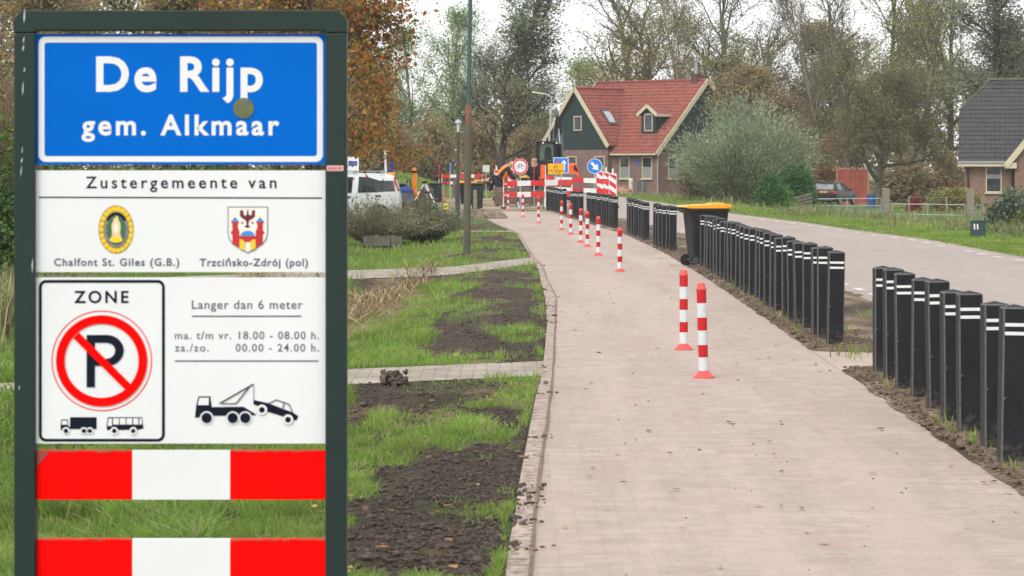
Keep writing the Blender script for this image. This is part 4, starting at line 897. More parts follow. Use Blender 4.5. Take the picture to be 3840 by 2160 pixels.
TR = [
 ('brown', 60, -330, 620, 118, 0.3, 'rusty brown tree filling the top left corner beside the sign'),
 ('olive', 520, -420, 620, 125, 1.2, 'olive tree showing just above the left half of the sign'),
 ('brown', 900, -300, 560, 135, 2.2, 'brown tree showing just above the right half of the sign'),
 ('brown', 300, -60, 520, 100, 4.1, 'russet tree showing through the slits behind the blue panel, left'),
 ('brown', 760, -90, 520, 104, 5.2, 'russet tree showing through the slits behind the blue panel, middle'),
 ('brown', 1130, -40, 480, 108, 0.9, 'russet tree behind the right post of the sign'),
 ('grey', 1405, -10, 230, 240, 0.5, 'dusky grey-green tree behind the orange maple'),
 ('pale', 1535, 95, 270, 262, 1.0, 'pale green airy tree standing left of the tall green pole'),
 ('pale', 1690, 20, 290, 255, 2.6, 'taller pale green tree directly behind the tall green pole'),
 ('grey', 1892, -190, 420, 225, 3.4, 'tall dense grey-green tree right of the green pole'),
 ('pale', 2150, 215, 300, 262, 3.7, 'lower green tree behind the curved street lamp'),
 ('olive', 2060, 300, 240, 268, 0.2, 'olive tree low in the sky gap left of the red roof'),
 ('sparse', 2390, -190, 480, 246, 0.0, 'thin sparse-leaved tree above the left end of the red roof'),
 ('yellow', 2450, 20, 460, 240, 2.0, 'yellowing tree rising behind the middle of the red roof'),
 ('bare', 2570, -190, 330, 262, 1.1, 'bare tree with upright twigs above the red roof'),
 ('sparse', 2735, -170, 430, 270, 2.2, 'thin wide tree against the sky right of the flue'),
 ('olive', 2660, 60, 460, 258, 4.0, 'olive-gold tree behind the chimney'),
 ('brown', 2745, 245, 330, 206, 1.7, 'russet tree in front of the right gable of the red-roofed house'),
 ('yellow', 2860, 20, 330, 266, 5.0, 'yellow-brown tree right of the chimney'),
 ('brown', 2905, 330, 330, 246, 3.0, 'brown tree behind the silvery willow'),
 ('bare', 3085, -160, 400, 250, 2.4, 'bare pale tree forking against the bright sky gap'),
 ('olive', 3300, -220, 430, 246, 2.9, 'tall olive-brown tree over the rusty container'),
 ('sparse', 3180, -140, 330, 262, 1.4, 'thin tree between the bare tree and the tall olive one'),
 ('brown', 3170, 80, 330, 268, 4.4, 'brown leafy tree behind the thin tree'),
 ('sparse', 3450, -240, 380, 240, 3.6, 'thin tall tree left of the dark-roofed house'),
 ('olive', 3560, -160, 400, 262, 0.7, 'olive tree close to the ridge of the dark roof'),
 ('grey', 3720, -260, 400, 232, 2.2, 'dark grey-green tree above the dark roof'),
 ('grey', 3880, -240, 400, 238, 4.2, 'grey-green tree at the upper right corner'),
 ('olive', 3420, 250, 420, 258, 5.3, 'shorter olive tree between container and dark-roofed house'),
 ('olive', 2990, 180, 360, 272, 2.1, 'olive tree low under the bright sky gap'),
 ('sparse', 1790, 130, 260, 262, 5.1, 'thin tree between the pole and the dense grey-green tree'),
]
for a in TR: place_tree(*a)
# thickets under the trees: brown undergrowth
def shrub(name, label, loc, seed, rx, ry, rz_, nleaf, lsize, lmat, lumps=9, group=None, cat='shrub', aspect=.6, stems=14, hollow=.55, bark=BARKD):
    rng = np.random.default_rng(seed); t = thing(name, label, cat, loc, 0, group)
    c = rng.normal(0, 1, (lumps, 3)); c /= np.linalg.norm(c, axis=1)[:,None]; c *= rng.uniform(.25, .62, lumps)[:,None]; c[:,2] = np.abs(c[:,2])*1.0+.05
    rr = rng.uniform(.34, .56, lumps); idx = rng.integers(0, lumps, nleaf); d = rng.normal(0, 1, (nleaf, 3)); d /= np.linalg.norm(d, axis=1)[:,None]
    P = c[idx] + d*(rr[idx]*rng.uniform(hollow, 1.06, nleaf))[:,None]; P[:,2] = np.abs(P[:,2]); P = P*np.array([rx, ry, rz_])
    leaves_mesh('crown', P, lsize, lmat, t, rng, aspect)
    L = []
    for i in range(stems):
        e = c[i % lumps]*np.array([rx, ry, rz_])*rng.uniform(.8, 1.1); s = np.array([e[0]*.12, e[1]*.12, -.1]); m = (s+e)/2+rng.normal(0, .06*rx, 3); L.append(([s, m, e], [.035*rx**.5, .025*rx**.5, .010], 5))
    tubes_np('stem', L, bark, t); return t
ul = ['undergrowth clump behind the white car','brown undergrowth clump left of the green pole','brown undergrowth clump right of the green pole','brown thicket behind the round bicycle sign','dull thicket left of the excavator','dark thicket in front of the trees left of the white car']
th = None
for i, (px, Y, wpx, yt) in enumerate([(1470,200,240,430),(1620,205,260,400),(1800,210,260,410),(1960,215,230,430),(2060,230,200,420),(1330,190,240,400)]):
    wd = wpx/FPX*Y*.62; h = gz(yt, Y)
    if th is None: th = shrub('thicket', '', (0,0,0), 50, 2.6, 2.2, 3.8, 9000, .20, LBROWN, 12, aspect=.6, hollow=.15, stems=22); tk = kids_of(th); o = th
    else: o = dup(th, (0,0,0), kids=tk)
    zz = float(land_z(gx(px, Y), Y))-.3; h = h-zz; o.location = (gx(px, Y), Y, zz); o.rotation_euler = (0, 0, i*1.3); o.scale = (wd/2.6, wd/2.6, h/3.9); tag(o, ul[i], 'thicket', 'thickets under the trees')
for i, (px, Y, wpx, yt, lab) in enumerate([(2900,215,300,560,'dark thicket behind the round evergreens'),(3060,225,260,520,'low thicket left of the rusty container'),(3400,222,330,560,'dark thicket right of the rusty container'),(3540,224,240,540,'thicket beside the dark-roofed house')]):
    wd = wpx/FPX*Y*.62; o = dup(th, (gx(px, Y), Y, -1.0), i*2.1+.5, (wd/2.6, wd/2.6, (gz(yt, Y)+1)/3.9), lab, 'thickets under the trees', tk); o['category'] = 'thicket'
# the far wood closing the view
rng = np.random.default_rng(77); n = 30000; X = rng.uniform(-110, 130, n); Y = rng.uniform(330, 350, n); hh = 6.5+4*fbm(X*.12, X*0+1, 5)*1.2
P = np.stack([X, Y, rng.uniform(0, 1, n)**.8*hh-1], 1); o = leaves_mesh('far_wood', P, .75, LBROWN, None, rng, .7); tag(o, 'distant brown wood closing the horizon', 'wood', kind='stuff')

# trees that stand out on their own
tree('broken_tree', 'dark forked tree with thin bare twigs right of the green pole', (gx(1868,172), 172, -.1), 21, 6.2, .27, wide, 1300, .12, LBROWN, mat('bark_black', (.058,.050,.044), .95, .35, 8, spec=.1), .22, 0.4, nch=(12,7,7), ang=(52,45,42), up=(.0,.10,.06,.03), clear=.26, wob=.17, lean=.05, thin=1.2)
tree('maple_tree', 'orange and rusty brown maple overhanging the white car', (gx(1180,76), 76, -.1), 22, 6.2, .13, lambda t: .45*math.sin(math.pi*min(1, .22+.78*t))**.8+.03, 10500, .135, LORNG, BARKD, .22, 2.1, nch=(16,8,6), ang=(68,50,45), up=(.0,-.02,-.02,-.03), clear=.12, low=1.95)
tree('maple_sapling', 'smaller orange-leaved tree behind the roof of the white car', (gx(1440,94), 94, -.1), 23, 4.3, .07, rnd, 3600, .125, LORNG, BARKD, .2, 0.7, nch=(13,7,5), ang=(60,48,42), clear=.2, sc=(.8,.8,1), low=1.9)
tree('fruit_tree', 'wide gnarled half-bare tree in front of the rusty container', (gx(3292,192), 192, -1.0), 24, 6.6, .30, lambda t: .74*(1-.55*t)+.05, 24000, .15, leaf_mat('leaves_fruit', [(.15,.14,.07),(.19,.16,.075),(.13,.115,.065),(.17,.125,.075),(.12,.125,.06)], .3), BARK, .34, 1.0, nch=(19,10,9), ang=(70,50,44), up=(.0,.045,.03,.0), clear=.24, wob=.16, low=1.75)
tree('rust_tree', 'small rust-orange tree left of the container', (gx(3085,214), 214, -1.0), 25, 4.2, .10, rnd, 3000, .19, LORNG, BARKD, .3, 0, nch=(12,7,5), ang=(60,48,42), clear=.1)
# silvery willow bush: long whips from the ground
def whips(name, label, loc, seed, n, h, spread, nleaf, lsize, lmat, bark, aspect, cat, arch=.25):
    rng = np.random.default_rng(seed); t = thing(name, label, cat, loc); L = []; P = []; D = []
    for i in range(n):
        a = rng.uniform(0, 6.283); s = rng.uniform(0, 1)**.6*spread; l = h*rng.uniform(.6, 1.08)*(1-.30*(s/spread)**2); k = 7; u = np.linspace(0, 1, k)
        base = np.array([math.cos(a), math.sin(a), 0])*s*.25; out = np.array([math.cos(a), math.sin(a), 0])*s*.85
        pts = base[None] + out[None]*(u**1.25)[:,None] + np.array([0,0,1.0])[None]*(l*(u-arch*u**3*(s/spread)))[:,None] + np.cumsum(rng.normal(0, .035*h/5, (k, 3)), 0)
        L.append((pts, np.linspace(.032, .006, k)*h/5, 3)); m = int(nleaf/n); x = rng.uniform(.12, 1, m)*(k-1); j = np.minimum(x.astype(int), k-2); f = (x-j)[:,None]
        P.append(pts[j]*(1-f)+pts[j+1]*f + rng.normal(0, .06*h/5*3, (m, 3))); dd = pts[j+1]-pts[j]; D.append(dd/np.linalg.norm(dd, axis=1)[:,None])
    tubes_np('stem', L, bark, t); leaves_mesh('crown', np.concatenate(P), lsize, lmat, t, rng, aspect, dirs=np.concatenate(D)); return t
whips('willow_shrub', 'large silvery green willow bush by the roadside right of the red-roofed house', (gx(2790,152), 152, -.7), 31, 400, 6.1, 3.75, 50000, .165, LWILL, BARKP, .26, 'shrub', .2)
whips('willow_shoots', 'low brown-green willow growth in front of the brick gable', (gx(2625,160), 160, -.6), 32, 120, 3.6, 1.5, 6500, .18, LHERB, BARKD, .35, 'shrub', .15)
shrub('evergreen_shrub', 'round glossy dark green shrub, upper one beside the black car', (gx(2980,149.5), 149.5, -.8), 33, 1.5, 1.2, 2.9, 13000, .13, LEVER, 14, hollow=.75)
shrub('evergreen_shrub', 'round dark green shrub, lower one by the plank fence', (gx(2890,144), 144, -.65), 34, 1.38, 1.1, 2.1, 11000, .12, leaf_mat('leaves_evergreen_light', [(.085,.19,.05),(.11,.235,.065),(.065,.15,.045)], .3, .8), 12, hollow=.75)
shrub('garden_hedge', 'red and green clipped hedge before the dark-roofed house', (gx(3588,172), 172, -1.0), 35, 2.55, .9, 1.75, 9500, .12, LHEDG, 16, cat='hedge', hollow=.6)
shrub('red_shrub', 'small crimson bush at the left end of the clipped hedge', (gx(3428,175), 175, -1.0), 38, .7, .6, 1.4, 1800, .11, leaf_mat('leaves_crimson', [(.36,.03,.04),(.26,.04,.04),(.12,.06,.035),(.22,.05,.04)], .25), 7)
shrub('spotted_shrub', 'grey-green leafy shrub at the right edge before the dark-roofed house', (gx(3800,122), 122, -.9), 36, 1.25, 1.1, 2.1, 6500, .12, leaf_mat('leaves_spotted', [(.075,.11,.06),(.11,.15,.085),(.25,.29,.23),(.055,.08,.045)], .2), 12)
shrub('yellow_shrub', 'low yellow-green bush at the right edge behind the green mailbox', (gx(3830,100), 100, -.7), 37, .65, .6, 1.0, 3000, .09, leaf_mat('leaves_yellowish', [(.12,.14,.03),(.16,.17,.035),(.09,.11,.03)], .25), 8)
# herb border with the plank edging
hb = whips('lavender_border', 'wide grey-brown lavender border in front of the white car', (gx(1420,67.5), 67.5, -.05), 41, 380, 1.0, 1.45, 21000, .05, LHERB, BARK, .4, 'shrub', .2)
hb2 = whips('lavender_border', 'rounded grey-green lavender bush beside the tall green pole', (gx(1590,68.5), 68.5, -.02), 42, 340, .98, 1.12, 18000, .05, leaf_mat('leaves_herb_green', [(.13,.16,.085),(.17,.20,.105),(.11,.135,.07),(.18,.17,.11)], .2, 1.2), BARK, .4, 'shrub', .2)
whips('mint_sprigs', 'pale upright sprigs rising in front of the white car doors', (gx(1370,70.5), 70.5, 0), 43, 60, 1.15, .9, 1500, .05, leaf_mat('leaves_sprig', [(.17,.20,.09),(.14,.17,.07)], .25), BARKP, .5, 'plant', .05)
# hedge, ivy and twigs left of and behind the sign
shrub('ivy_hedge', 'dark green ivy hedge behind the left post of the sign', (gx(60,52), 52, -.2), 44, 1.6, 1.2, 2.75, 12000, .10, LIVY, 14, cat='hedge', hollow=.5)
shrub('bramble_hedge', 'leafy bramble hedge hidden behind the town sign', (gx(620,62), 62, -.2), 45, 2.8, 1.2, 2.4, 9000, .10, LIVY, 14, cat='hedge', hollow=.4)
shrub('lime_shrub', 'bright lime green bush peeking out left of the sign', (gx(25,60), 60, -.2), 47, .9, .8, 3.2, 3500, .10, leaf_mat('leaves_lime', [(.16,.24,.03),(.20,.27,.04),(.11,.18,.03)], .3), 8)
shrub('garden_shrub', 'dark shrub row behind the sign, right half', (gx(1060,80), 80, -.2), 48, 2.4, 1.2, 1.9, 6000, .11, LEVER, 12, cat='hedge', hollow=.4)
whips('bare_twigs', 'tangle of bare brown twigs in the upper left corner', (gx(-30,58), 58, -.1), 46, 170, 4.6, 1.5, 1500, .07, LBROWN, mat('twig_brown', (.16,.11,.07), .9, .3, 9), .5, 'shrub', .3)
# ------------------------------------------------------------------ red-roofed house
def tiles(O, U, V, n, x0f, x1f, pitch=.24, amp=.022, seed=1):
    """courses of pantiles laid up a slope: O lower corner, U along, V whole slope upward"""
    O, U, V = Vector(O), Vector(U).normalized(), Vector(V); Ls = V.length; V = V/Ls; Nn = U.cross(V); Nn = Nn if Nn.z > 0 else -Nn; h = Ls/n; b = MB(); rr = random.Random(seed)
    for r_ in range(n):
        v0, v1 = r_*h, min((r_+1.12)*h, Ls); a, c = x0f((r_+.5)/n), x1f((r_+.5)/n); k = max(2, int((c-a)/pitch*5)); lo, hi, dn = [], [], []; j0 = rr.uniform(-.006, .006)
        for i in range(k+1):
            x = a+(c-a)*i/k; s_ = math.sin(2*math.pi*x/pitch); wv = amp*(s_ if s_ > 0 else s_*.6); lo.append(O+U*x+V*v0+Nn*(.055+wv+j0)); hi.append(O+U*x+V*v1+Nn*(.018+wv)); dn.append(O+U*x+V*v0+Nn*.002)
        m_ = k+1; b.add(lo+hi+dn, [(i, i+1, m_+i+1, m_+i) for i in range(k)]+[(2*m_+i, 2*m_+i+1, i+1, i) for i in range(k)], 0, False)
    return b
BRICKH = brick_mat('house_brick', (.165,.088,.078), (.215,.12,.104), (.18,.145,.128), .23, .068, .010, 'sz', .2, .9, bumpd=.004)
CLAD = brick_mat('green_boards', (.016,.032,.030), (.019,.038,.035), (.008,.016,.015), .16, 40, .018, 'xz', .18, .6, bumpd=.01, off=0)
CLADY = brick_mat('green_boards_side', (.016,.032,.030), (.019,.038,.035), (.008,.016,.015), .16, 40, .018, 'yz', .18, .6, bumpd=.01, off=0)
TILE = brick_mat('red_tiles', (.24,.06,.05), (.28,.075,.062), (.13,.035,.03), .22, .245, .030, 'xz', .15, .55, bumpd=.05, off=0, ssc=(.7,.7,.7), stain=[((.24,.075,.06), (.5,.5,.9), .60, .8)])
TILEY = brick_mat('red_tiles_wing', (.24,.06,.05), (.28,.075,.062), (.13,.035,.03), .22, .265, .030, 'yz', .15, .55, bumpd=.05, off=0, ssc=(.7,.7,.7), stain=[((.24,.075,.06), (.5,.5,.9), .60, .8)])
RIDGE = mat('red_ridge_tiles', (.22,.055,.045), .6, .25, 5)
CREAMP = mat('cream_paint', (.49,.43,.30), .55, .10, 4, dirt=(.42,.37,.28)); ZINC = mat('zinc', (.32,.34,.36), .5, .15, 6, metal=.3)
GLS = glass_mat('window_glass'); CURT = mat('net_curtain', (.22,.23,.23), .9, .2, 14); DKGR = mat('dark_green_paint', (.012,.020,.019), .4, .2, 8)
BLUEPL = mat('plate_blue', (.05,.13,.50), .4, .1, 20)
H1 = thing('red_roofed_house', 'brick and dark green clapboard house with red tiled roof', 'house', (gx(2468,215), 215, -.6), R(-45))
G0 = .6                                           # local height of road level above the house base
EV, RG, D2, LN = 2.88+G0, 8.0+G0, 5.2, 10.7       # eave, ridge, half depth, length
WX0, WX1, WP = -10.95, -4.55, -.42                # wing gable
WC = (WX0+WX1)/2; WE, WR = 3.35+G0, 7.46+G0
def local(mb, name, m, par, bevel=0): return mb.build(name, m, par, False, bevel)
w_ = MB(); w_.box((-LN,0,-.5),(0,2*D2,EV-.12)); w_.box((WX0+.05,WP,-.5),(WX1-.02,-.001,3.0+G0)); local(w_, 'brick_wall', BRICKH, H1)
b = MB()      # clapboard fronts: wing gable and right gable
zt = 3.0+G0-.04
b.prism([(WX0-.02,zt),(WX1+.03,zt),(WX1+.03,WE-.05),(WC,WR-.22),(WX0-.02,WE-.05)], WP-.03, .3); local(b, 'gable_boarding', CLAD, H1)
b = MB(); b.prismx([(-.02,EV-.15),(2*D2+.02,EV-.15),(D2,RG-.2)], -.35, .03); local(b, 'side_gable_boarding', CLADY, H1)
th_ = .16; r = MB()
r.slab([(-LN-.25,-.38,EV-.25),(.22,-.38,EV-.25),(.22,D2,RG),(-LN-.25,D2,RG)], th_); r.slab([(.22,2*D2+.38,EV-.25),(-LN-.25,2*D2+.38,EV-.25),(-LN-.25,D2,RG),(.22,D2,RG)], th_); rf1 = local(r, 'main_roof', TILE, H1)
TRED = mat('pantile_red', (.235,.073,.056), .7, .28, 2.2, spec=.1, dirt=(.165,.07,.057), dlo=.50)
tiles((-LN-.25,-.38,EV-.25), (1,0,0), (0,D2+.38,RG-EV+.25), 21, lambda t: 0, lambda t: LN+.47).build('main_tiles', TRED, rf1)
r = MB(); yb = (WR-EV)/(RG-EV)*D2+.1; hw = (WX1-WX0)/2+.22; zl = WE-.15
def cut(z): return max(WP-.25, (z-EV+.25)/(RG-EV+.25)*(D2+.38)-.38-.06)
r.slab([(WC+hw, WP-.25, zl),(WC+hw, cut(zl)+.25, zl),(WC, yb, WR),(WC, WP-.25, WR)], th_); r.slab([(WC-hw, cut(zl)+.25, zl),(WC-hw, WP-.25, zl),(WC, WP-.25, WR),(WC, yb, WR)], th_); rf2 = local(r, 'wing_roof', TILEY, H1)
tiles((WC+hw,WP-.25,zl), (0,1,0), (-hw,0,WR-zl), 17, lambda t: 0, lambda t: cut(zl+(WR-zl)*t)+.15-WP+.25).build('wing_tiles', TRED, rf2)
r = MB(); k = 30
for x0, x1, f in ((-LN-.25, .22, 0),):
    for i in range(k): a = x0+(x1-x0)*i/k; r.tube((a,D2,RG+.01),(a+(x1-x0)/k*1.05,D2,RG+.04), .12, .14, 8)
local(r, 'ridge_tiles', RIDGE, H1); r = MB()
for i in range(16): a = WP-.25+(yb-WP+.25)*i/16; r.tube((WC,a,WR+.01),(WC,a+.33,WR+.035), .12, .14, 8)
local(r, 'ridge_tiles', RIDGE, H1)
def barge(p0, p1, front, par=H1): local(MB().bar(p0, p1, .06, .30 if front == 0 else .34), 'bargeboard', CREAMP, par)
barge((WC+hw+.03,WP-.28,zl-.06),(WC,WP-.28,WR+.02),0); barge((WC-hw-.03,WP-.28,zl-.06),(WC,WP-.28,WR+.02),0)
for s in (-1, 1):
    barge((.25, D2+s*(D2+.42), EV-.33),(.25, D2, RG+.02), 1); barge((-LN-.28, D2+s*(D2+.42), EV-.33),(-LN-.28, D2, RG+.02), 1)
g = MB(); g.box((WX1+.25,-.52,EV-.36),(.20,-.40,EV-.24)); local(g, 'gutter', CREAMP, H1)
g = MB(); g.tube((.04,-.10,EV-.3),(.04,-.10,0), .05, .05, 8); local(g, 'downpipe', ZINC, H1)
g = MB(); g.bar((WX1+.30, cut(zl)+.05, WE-.1),(WC+.05, yb-.02, WR+.08), .10, .05); local(g, 'valley_gutter', DKGR, H1)
def house_window(x, z0, z1, wd, y, par=H1, cur=True, sill=True, frame=CREAMP):
    f = MB(); t_ = .07; yo = y-.045
    f.box((x-wd/2,yo,z0),(x-wd/2+t_,y+.02,z1)); f.box((x+wd/2-t_,yo,z0),(x+wd/2,y+.02,z1)); f.box((x-wd/2+t_,yo,z1-t_),(x+wd/2-t_,y+.02,z1)); f.box((x-wd/2+t_,yo,z0),(x+wd/2-t_,y+.02,z0+t_)); fo = f.build('window', frame, par)
    MB().box((x-wd/2+t_,y-.016,z0+t_),(x+wd/2-t_,y-.010,z1-t_)).build('pane', GLS, fo)
    if cur:
        c = MB(); zz = z0+t_; hh = z1-z0
        for k in range(6): a = x-wd/2+t_+(wd-2*t_)*k/6; c.box((a, y-.022+.004*(k % 2), zz+.02),(a+(wd-2*t_)/6.2, y-.0185+.004*(k % 2), zz+hh*cur))
        c.build('net_curtain', CURT, fo)
        s_ = MB(); s_.box((x-wd/2+t_, y-.03, z0+hh*.60),(x+wd/2-t_, y-.012, z0+hh*.655)); s_.build('glazing_bar', DKGR, fo)
    if sill: MB().box((x-wd/2-.06,y-.12,z0-.09),(x+wd/2+.06,y-.002,z0-.002)).build('sill', CREAMP, fo)
    return fo
def hx(px): return -(2468-px)/52/.7071
zw0, zw1 = .83+G0, 2.40+G0
for px in (2352, 2433): house_window(hx(px-4), zw0, zw1, .98, -.002, cur=.5)
for px in (2170, 2274): house_window(hx(px-3), zw0+.04, zw1+.06, .98, WP-.002, cur=.5)
house_window(hx(2190), 4.35+G0, 5.42+G0, .80, WP-.035, cur=False, sill=False)
# window in the right gable wall, facing right
y_ = 1.55; z0, z1 = zw0, zw1
f = MB(); f.box((.002,y_-.49,z0),(.05,y_-.42,z1)); f.box((.002,y_+.42,z0),(.05,y_+.49,z1)); f.box((.002,y_-.42,z1-.07),(.05,y_+.42,z1)); f.box((.002,y_-.42,z0),(.05,y_+.42,z0+.07)); sw = f.build('window', CREAMP, H1)
MB().box((.008,y_-.42,z0+.07),(.014,y_+.42,z1-.07)).build('pane', GLS, sw); MB().box((.016,y_-.40,z0+.09),(.02,y_+.40,z0+.75)).build('net_curtain', CURT, sw); MB().box((.003,y_-.55,z0-.09),(.12,y_+.55,z0-.002)).build('sill', CREAMP, sw)
MB().box((hx(2405),-.03,1.83+G0),(hx(2385),-.003,2.02+G0)).build('name_plate', BLUEPL, H1)
# roof slope helper: y on the main front slope for a height
def ys(z): return (z-(EV-.25))/(RG-EV+.25)*(D2+.38)-.38
# dormer
dx = hx(2398); zb, ze, za = 4.15+G0, 5.62+G0, 6.05+G0; yf = ys(zb)-.12
d = MB(); d.prism([(dx-.72,zb-.1),(dx+.72,zb-.1),(dx+.72,ze),(dx,za-.06),(dx-.72,ze)], yf, ys(za)+.2); dm = local(d, 'dormer', CLAD, H1)
r = MB(); r.slab([(dx+.95,yf-.2,ze-.14),(dx+.95,ys(ze)+.15,ze-.14),(dx,ys(za)+.25,za+.05),(dx,yf-.2,za+.05)], .09); r.slab([(dx-.95,ys(ze)+.15,ze-.14),(dx-.95,yf-.2,ze-.14),(dx,yf-.2,za+.05),(dx,ys(za)+.25,za+.05)], .09); local(r, 'dormer_roof', TILEY, dm)
b = MB(); b.bar((dx+.98,yf-.22,ze-.2),(dx,yf-.22,za+.06), .05, .24); b.bar((dx-.98,yf-.22,ze-.2),(dx,yf-.22,za+.06), .05, .24); b.box((dx+.93,yf-.2,ze-.30),(dx+.99,ys(ze),ze-.10)); local(b, 'dormer_trim', CREAMP, dm)
house_window(dx, zb+.12, ze-.08, .82, yf-.005, dm, False, False)
# skylight on the wing roof (right slope)
def wpt(u, z): return (WC+hw*(WR-z)/(WR-zl)+.02, u, z)
u0, u1, za_, zb_ = .75, 1.65, 5.85+G0, 4.75+G0
s_ = MB(); s_.slab([wpt(u0,zb_), wpt(u1,zb_), wpt(u1,za_), wpt(u0,za_)], -.09); sk = local(s_, 'skylight', mat('skylight_frame', (.06,.062,.075), .5, .1, 8), H1)
def wp2(u, z): a = wpt(u, z); return (a[0]+.085, a[1], a[2]+.055)
s_ = MB(); s_.slab([wp2(u0+.12,zb_+.14), wp2(u1-.12,zb_+.14), wp2(u1-.12,za_-.14), wp2(u0+.12,za_-.14)], -.02); local(s_, 'pane', mat('sky_glass', (.34,.35,.37), .1, .15, 3, spec=.8), sk)
# chimney with a metal flue
cx_ = -.95; c = MB(); c.box((cx_-.30,D2-.3,RG-.6),(cx_+.30,D2+.3,RG+.42)); c.box((cx_-.34,D2-.34,RG+.422),(cx_+.34,D2+.34,RG+.50)); ch = local(c, 'chimney', brick_mat('chimney_brick', (.10,.055,.046), (.13,.07,.058), (.11,.085,.07), .22, .066, .01, 'sz', .3), H1)
c = MB(); c.tube((cx_,D2,RG+.505),(cx_,D2,RG+1.5), .10, .10, 10); c.tube((cx_,D2,RG+1.5),(cx_,D2,RG+1.58), .19, .17, 12); local(c, 'flue', ZINC, ch)

# ------------------------------------------------------------------ dark-roofed house at the right edge
TILED = brick_mat('dark_tiles', (.040,.037,.040), (.050,.046,.048), (.014,.013,.014), .24, .27, .028, 'xz', .22, .5, bumpd=.06, off=0, stain=[((.10,.095,.085), (3.5,3.5,3.5), .72, .76)])
BRICK2 = brick_mat('house_brick_two', (.175,.080,.062), (.23,.112,.086), (.22,.19,.16), .22, .066, .011, 'sz', .22, .9, bumpd=.004)
H2 = thing('dark_roofed_house', 'brick house with dark grey tiled roof at the right edge', 'house', (gx(3618,185), 185, -1.0), R(-10))
k = 60.5; W2 = 8.6; EZ, RZ = 3.10, 8.15
def h2x(px): return (px-3618)/k
b = MB(); b.box((0,0,-.5),(W2,9,EZ)); b.box((h2x(3803),-.9,-.5),(W2+3,-.001,EZ+.2)); local(b, 'brick_wall', BRICK2, H2)
b = MB(); gxa, gxb = h2x(3803), W2+3; b.prism([(gxa,EZ+.2),(gxb,EZ+.2),((gxa+gxb)/2,EZ+5.4)], -.9, .2); local(b, 'gable_wall', BRICK2, H2)
r = MB(); x0, x1 = -.40, W2+2.5; hx0 = h2x(3603); hx1 = h2x(3706)
z_at = lambda y: (y+.45)/(4.5+.45)*(RZ-EZ+.12)+EZ-.12
hz = EZ+3.15; hy = (hz-EZ+.12)/(RZ-EZ+.12)*4.95-.45
r.slab([(x0,-.45,EZ-.12),(x1,-.45,EZ-.12),(x1,4.5,RZ),(hx1,4.5,RZ),(x0+.02,hy,hz)], .15); r.slab([(x0+.02,hy,hz),(hx1,4.5,RZ),(x0+.02,9-hy,hz)], .15); r.slab([(x1,9.45,EZ-.12),(x0,9.45,EZ-.12),(x0+.02,9-hy,hz),(hx1,4.5,RZ),(x1,4.5,RZ)], .15); rf3 = local(r, 'main_roof', TILED, H2); fz = (hz-EZ+.12)/(RZ-EZ+.12)
tiles((x0,-.45,EZ-.12), (1,0,0), (0,4.95,RZ-EZ+.12), 19, lambda t: 0 if t < fz else (hx1-x0)*(t-fz)/(1-fz), lambda t: x1-x0, .30, .026).build('main_tiles', mat('pantile_dark', (.042,.039,.042), .55, .2, 1.6, spec=.3, dirt=(.062,.058,.055)), rf3)
b = MB(); b.prismx([(0.02,EZ-.1),(8.98,EZ-.1),(9-hy,hz-.15),(hy,hz-.15)], .01, .2); local(b, 'end_gable', BRICK2, H2)
r = MB()
for i in range(20): a = hx1-.1+(x1-hx1)*i/20; r.tube((a,4.5,RZ+.02),(a+.52,4.5,RZ+.04), .13, .14, 8)
for i in range(9): t = i/9; p = Vector((x0+.02,hy,hz)).lerp(Vector((hx1,4.5,RZ)), t); q_ = Vector((x0+.02,hy,hz)).lerp(Vector((hx1,4.5,RZ)), t+.115); r.tube(p, q_, .08, .09, 6)
local(r, 'ridge_tiles', mat('mossy_ridge', (.075,.075,.045), .8, .4, 6), H2)
b = MB(); b.box((-.42,-.52,EZ-.40),(h2x(3776),-.32,EZ-.16)); local(b, 'fascia', CREAMP, H2)
b = MB(); b.box((-.42,-.60,EZ-.17),(h2x(3776),-.525,EZ-.07)); local(b, 'gutter', ZINC, H2)
rw = MB(); ap = (gxa+gxb)/2; rw.slab([(gxa-.5,-1.1,EZ-.28),(ap,-1.1,EZ+5.65),(ap,4.2,EZ+5.65),(gxa-.5,.1,EZ-.28)][::-1], .14); local(rw, 'wing_roof', TILED, H2)
b = MB(); b.bar((gxa-.55,-1.14,EZ-.40),(ap,-1.14,EZ+5.62), .06, .36); b.box((gxa-.62,-1.12,EZ-.52),(gxa+.12,-.62,EZ-.16)); local(b, 'bargeboard', CREAMP, H2)
for px in (3630, 3794): local(MB().tube((h2x(px),-.08,EZ-.3),(h2x(px),-.08,0), .05, .05, 8), 'downpipe', DKGR, H2)
house_window(h2x(3725), 1.10, 2.84, .98, -.002, H2, False, True); fw = [o for o in bpy.data.objects if o.parent == H2 and o.name.startswith('window')][0]
b = MB(); b.box((h2x(3725)-.42,-.024,1.95),(h2x(3725)+.42,-.018,2.22)); b.build('net_curtain', CURT, fw)
b = MB(); b.box((h2x(3725)-.015,-.034,1.17),(h2x(3725)+.015,-.014,2.77)); b.box((h2x(3725)-.42,-.034,2.23),(h2x(3725)+.42,-.014,2.27)); b.build('glazing_bar', DKGR, fw)

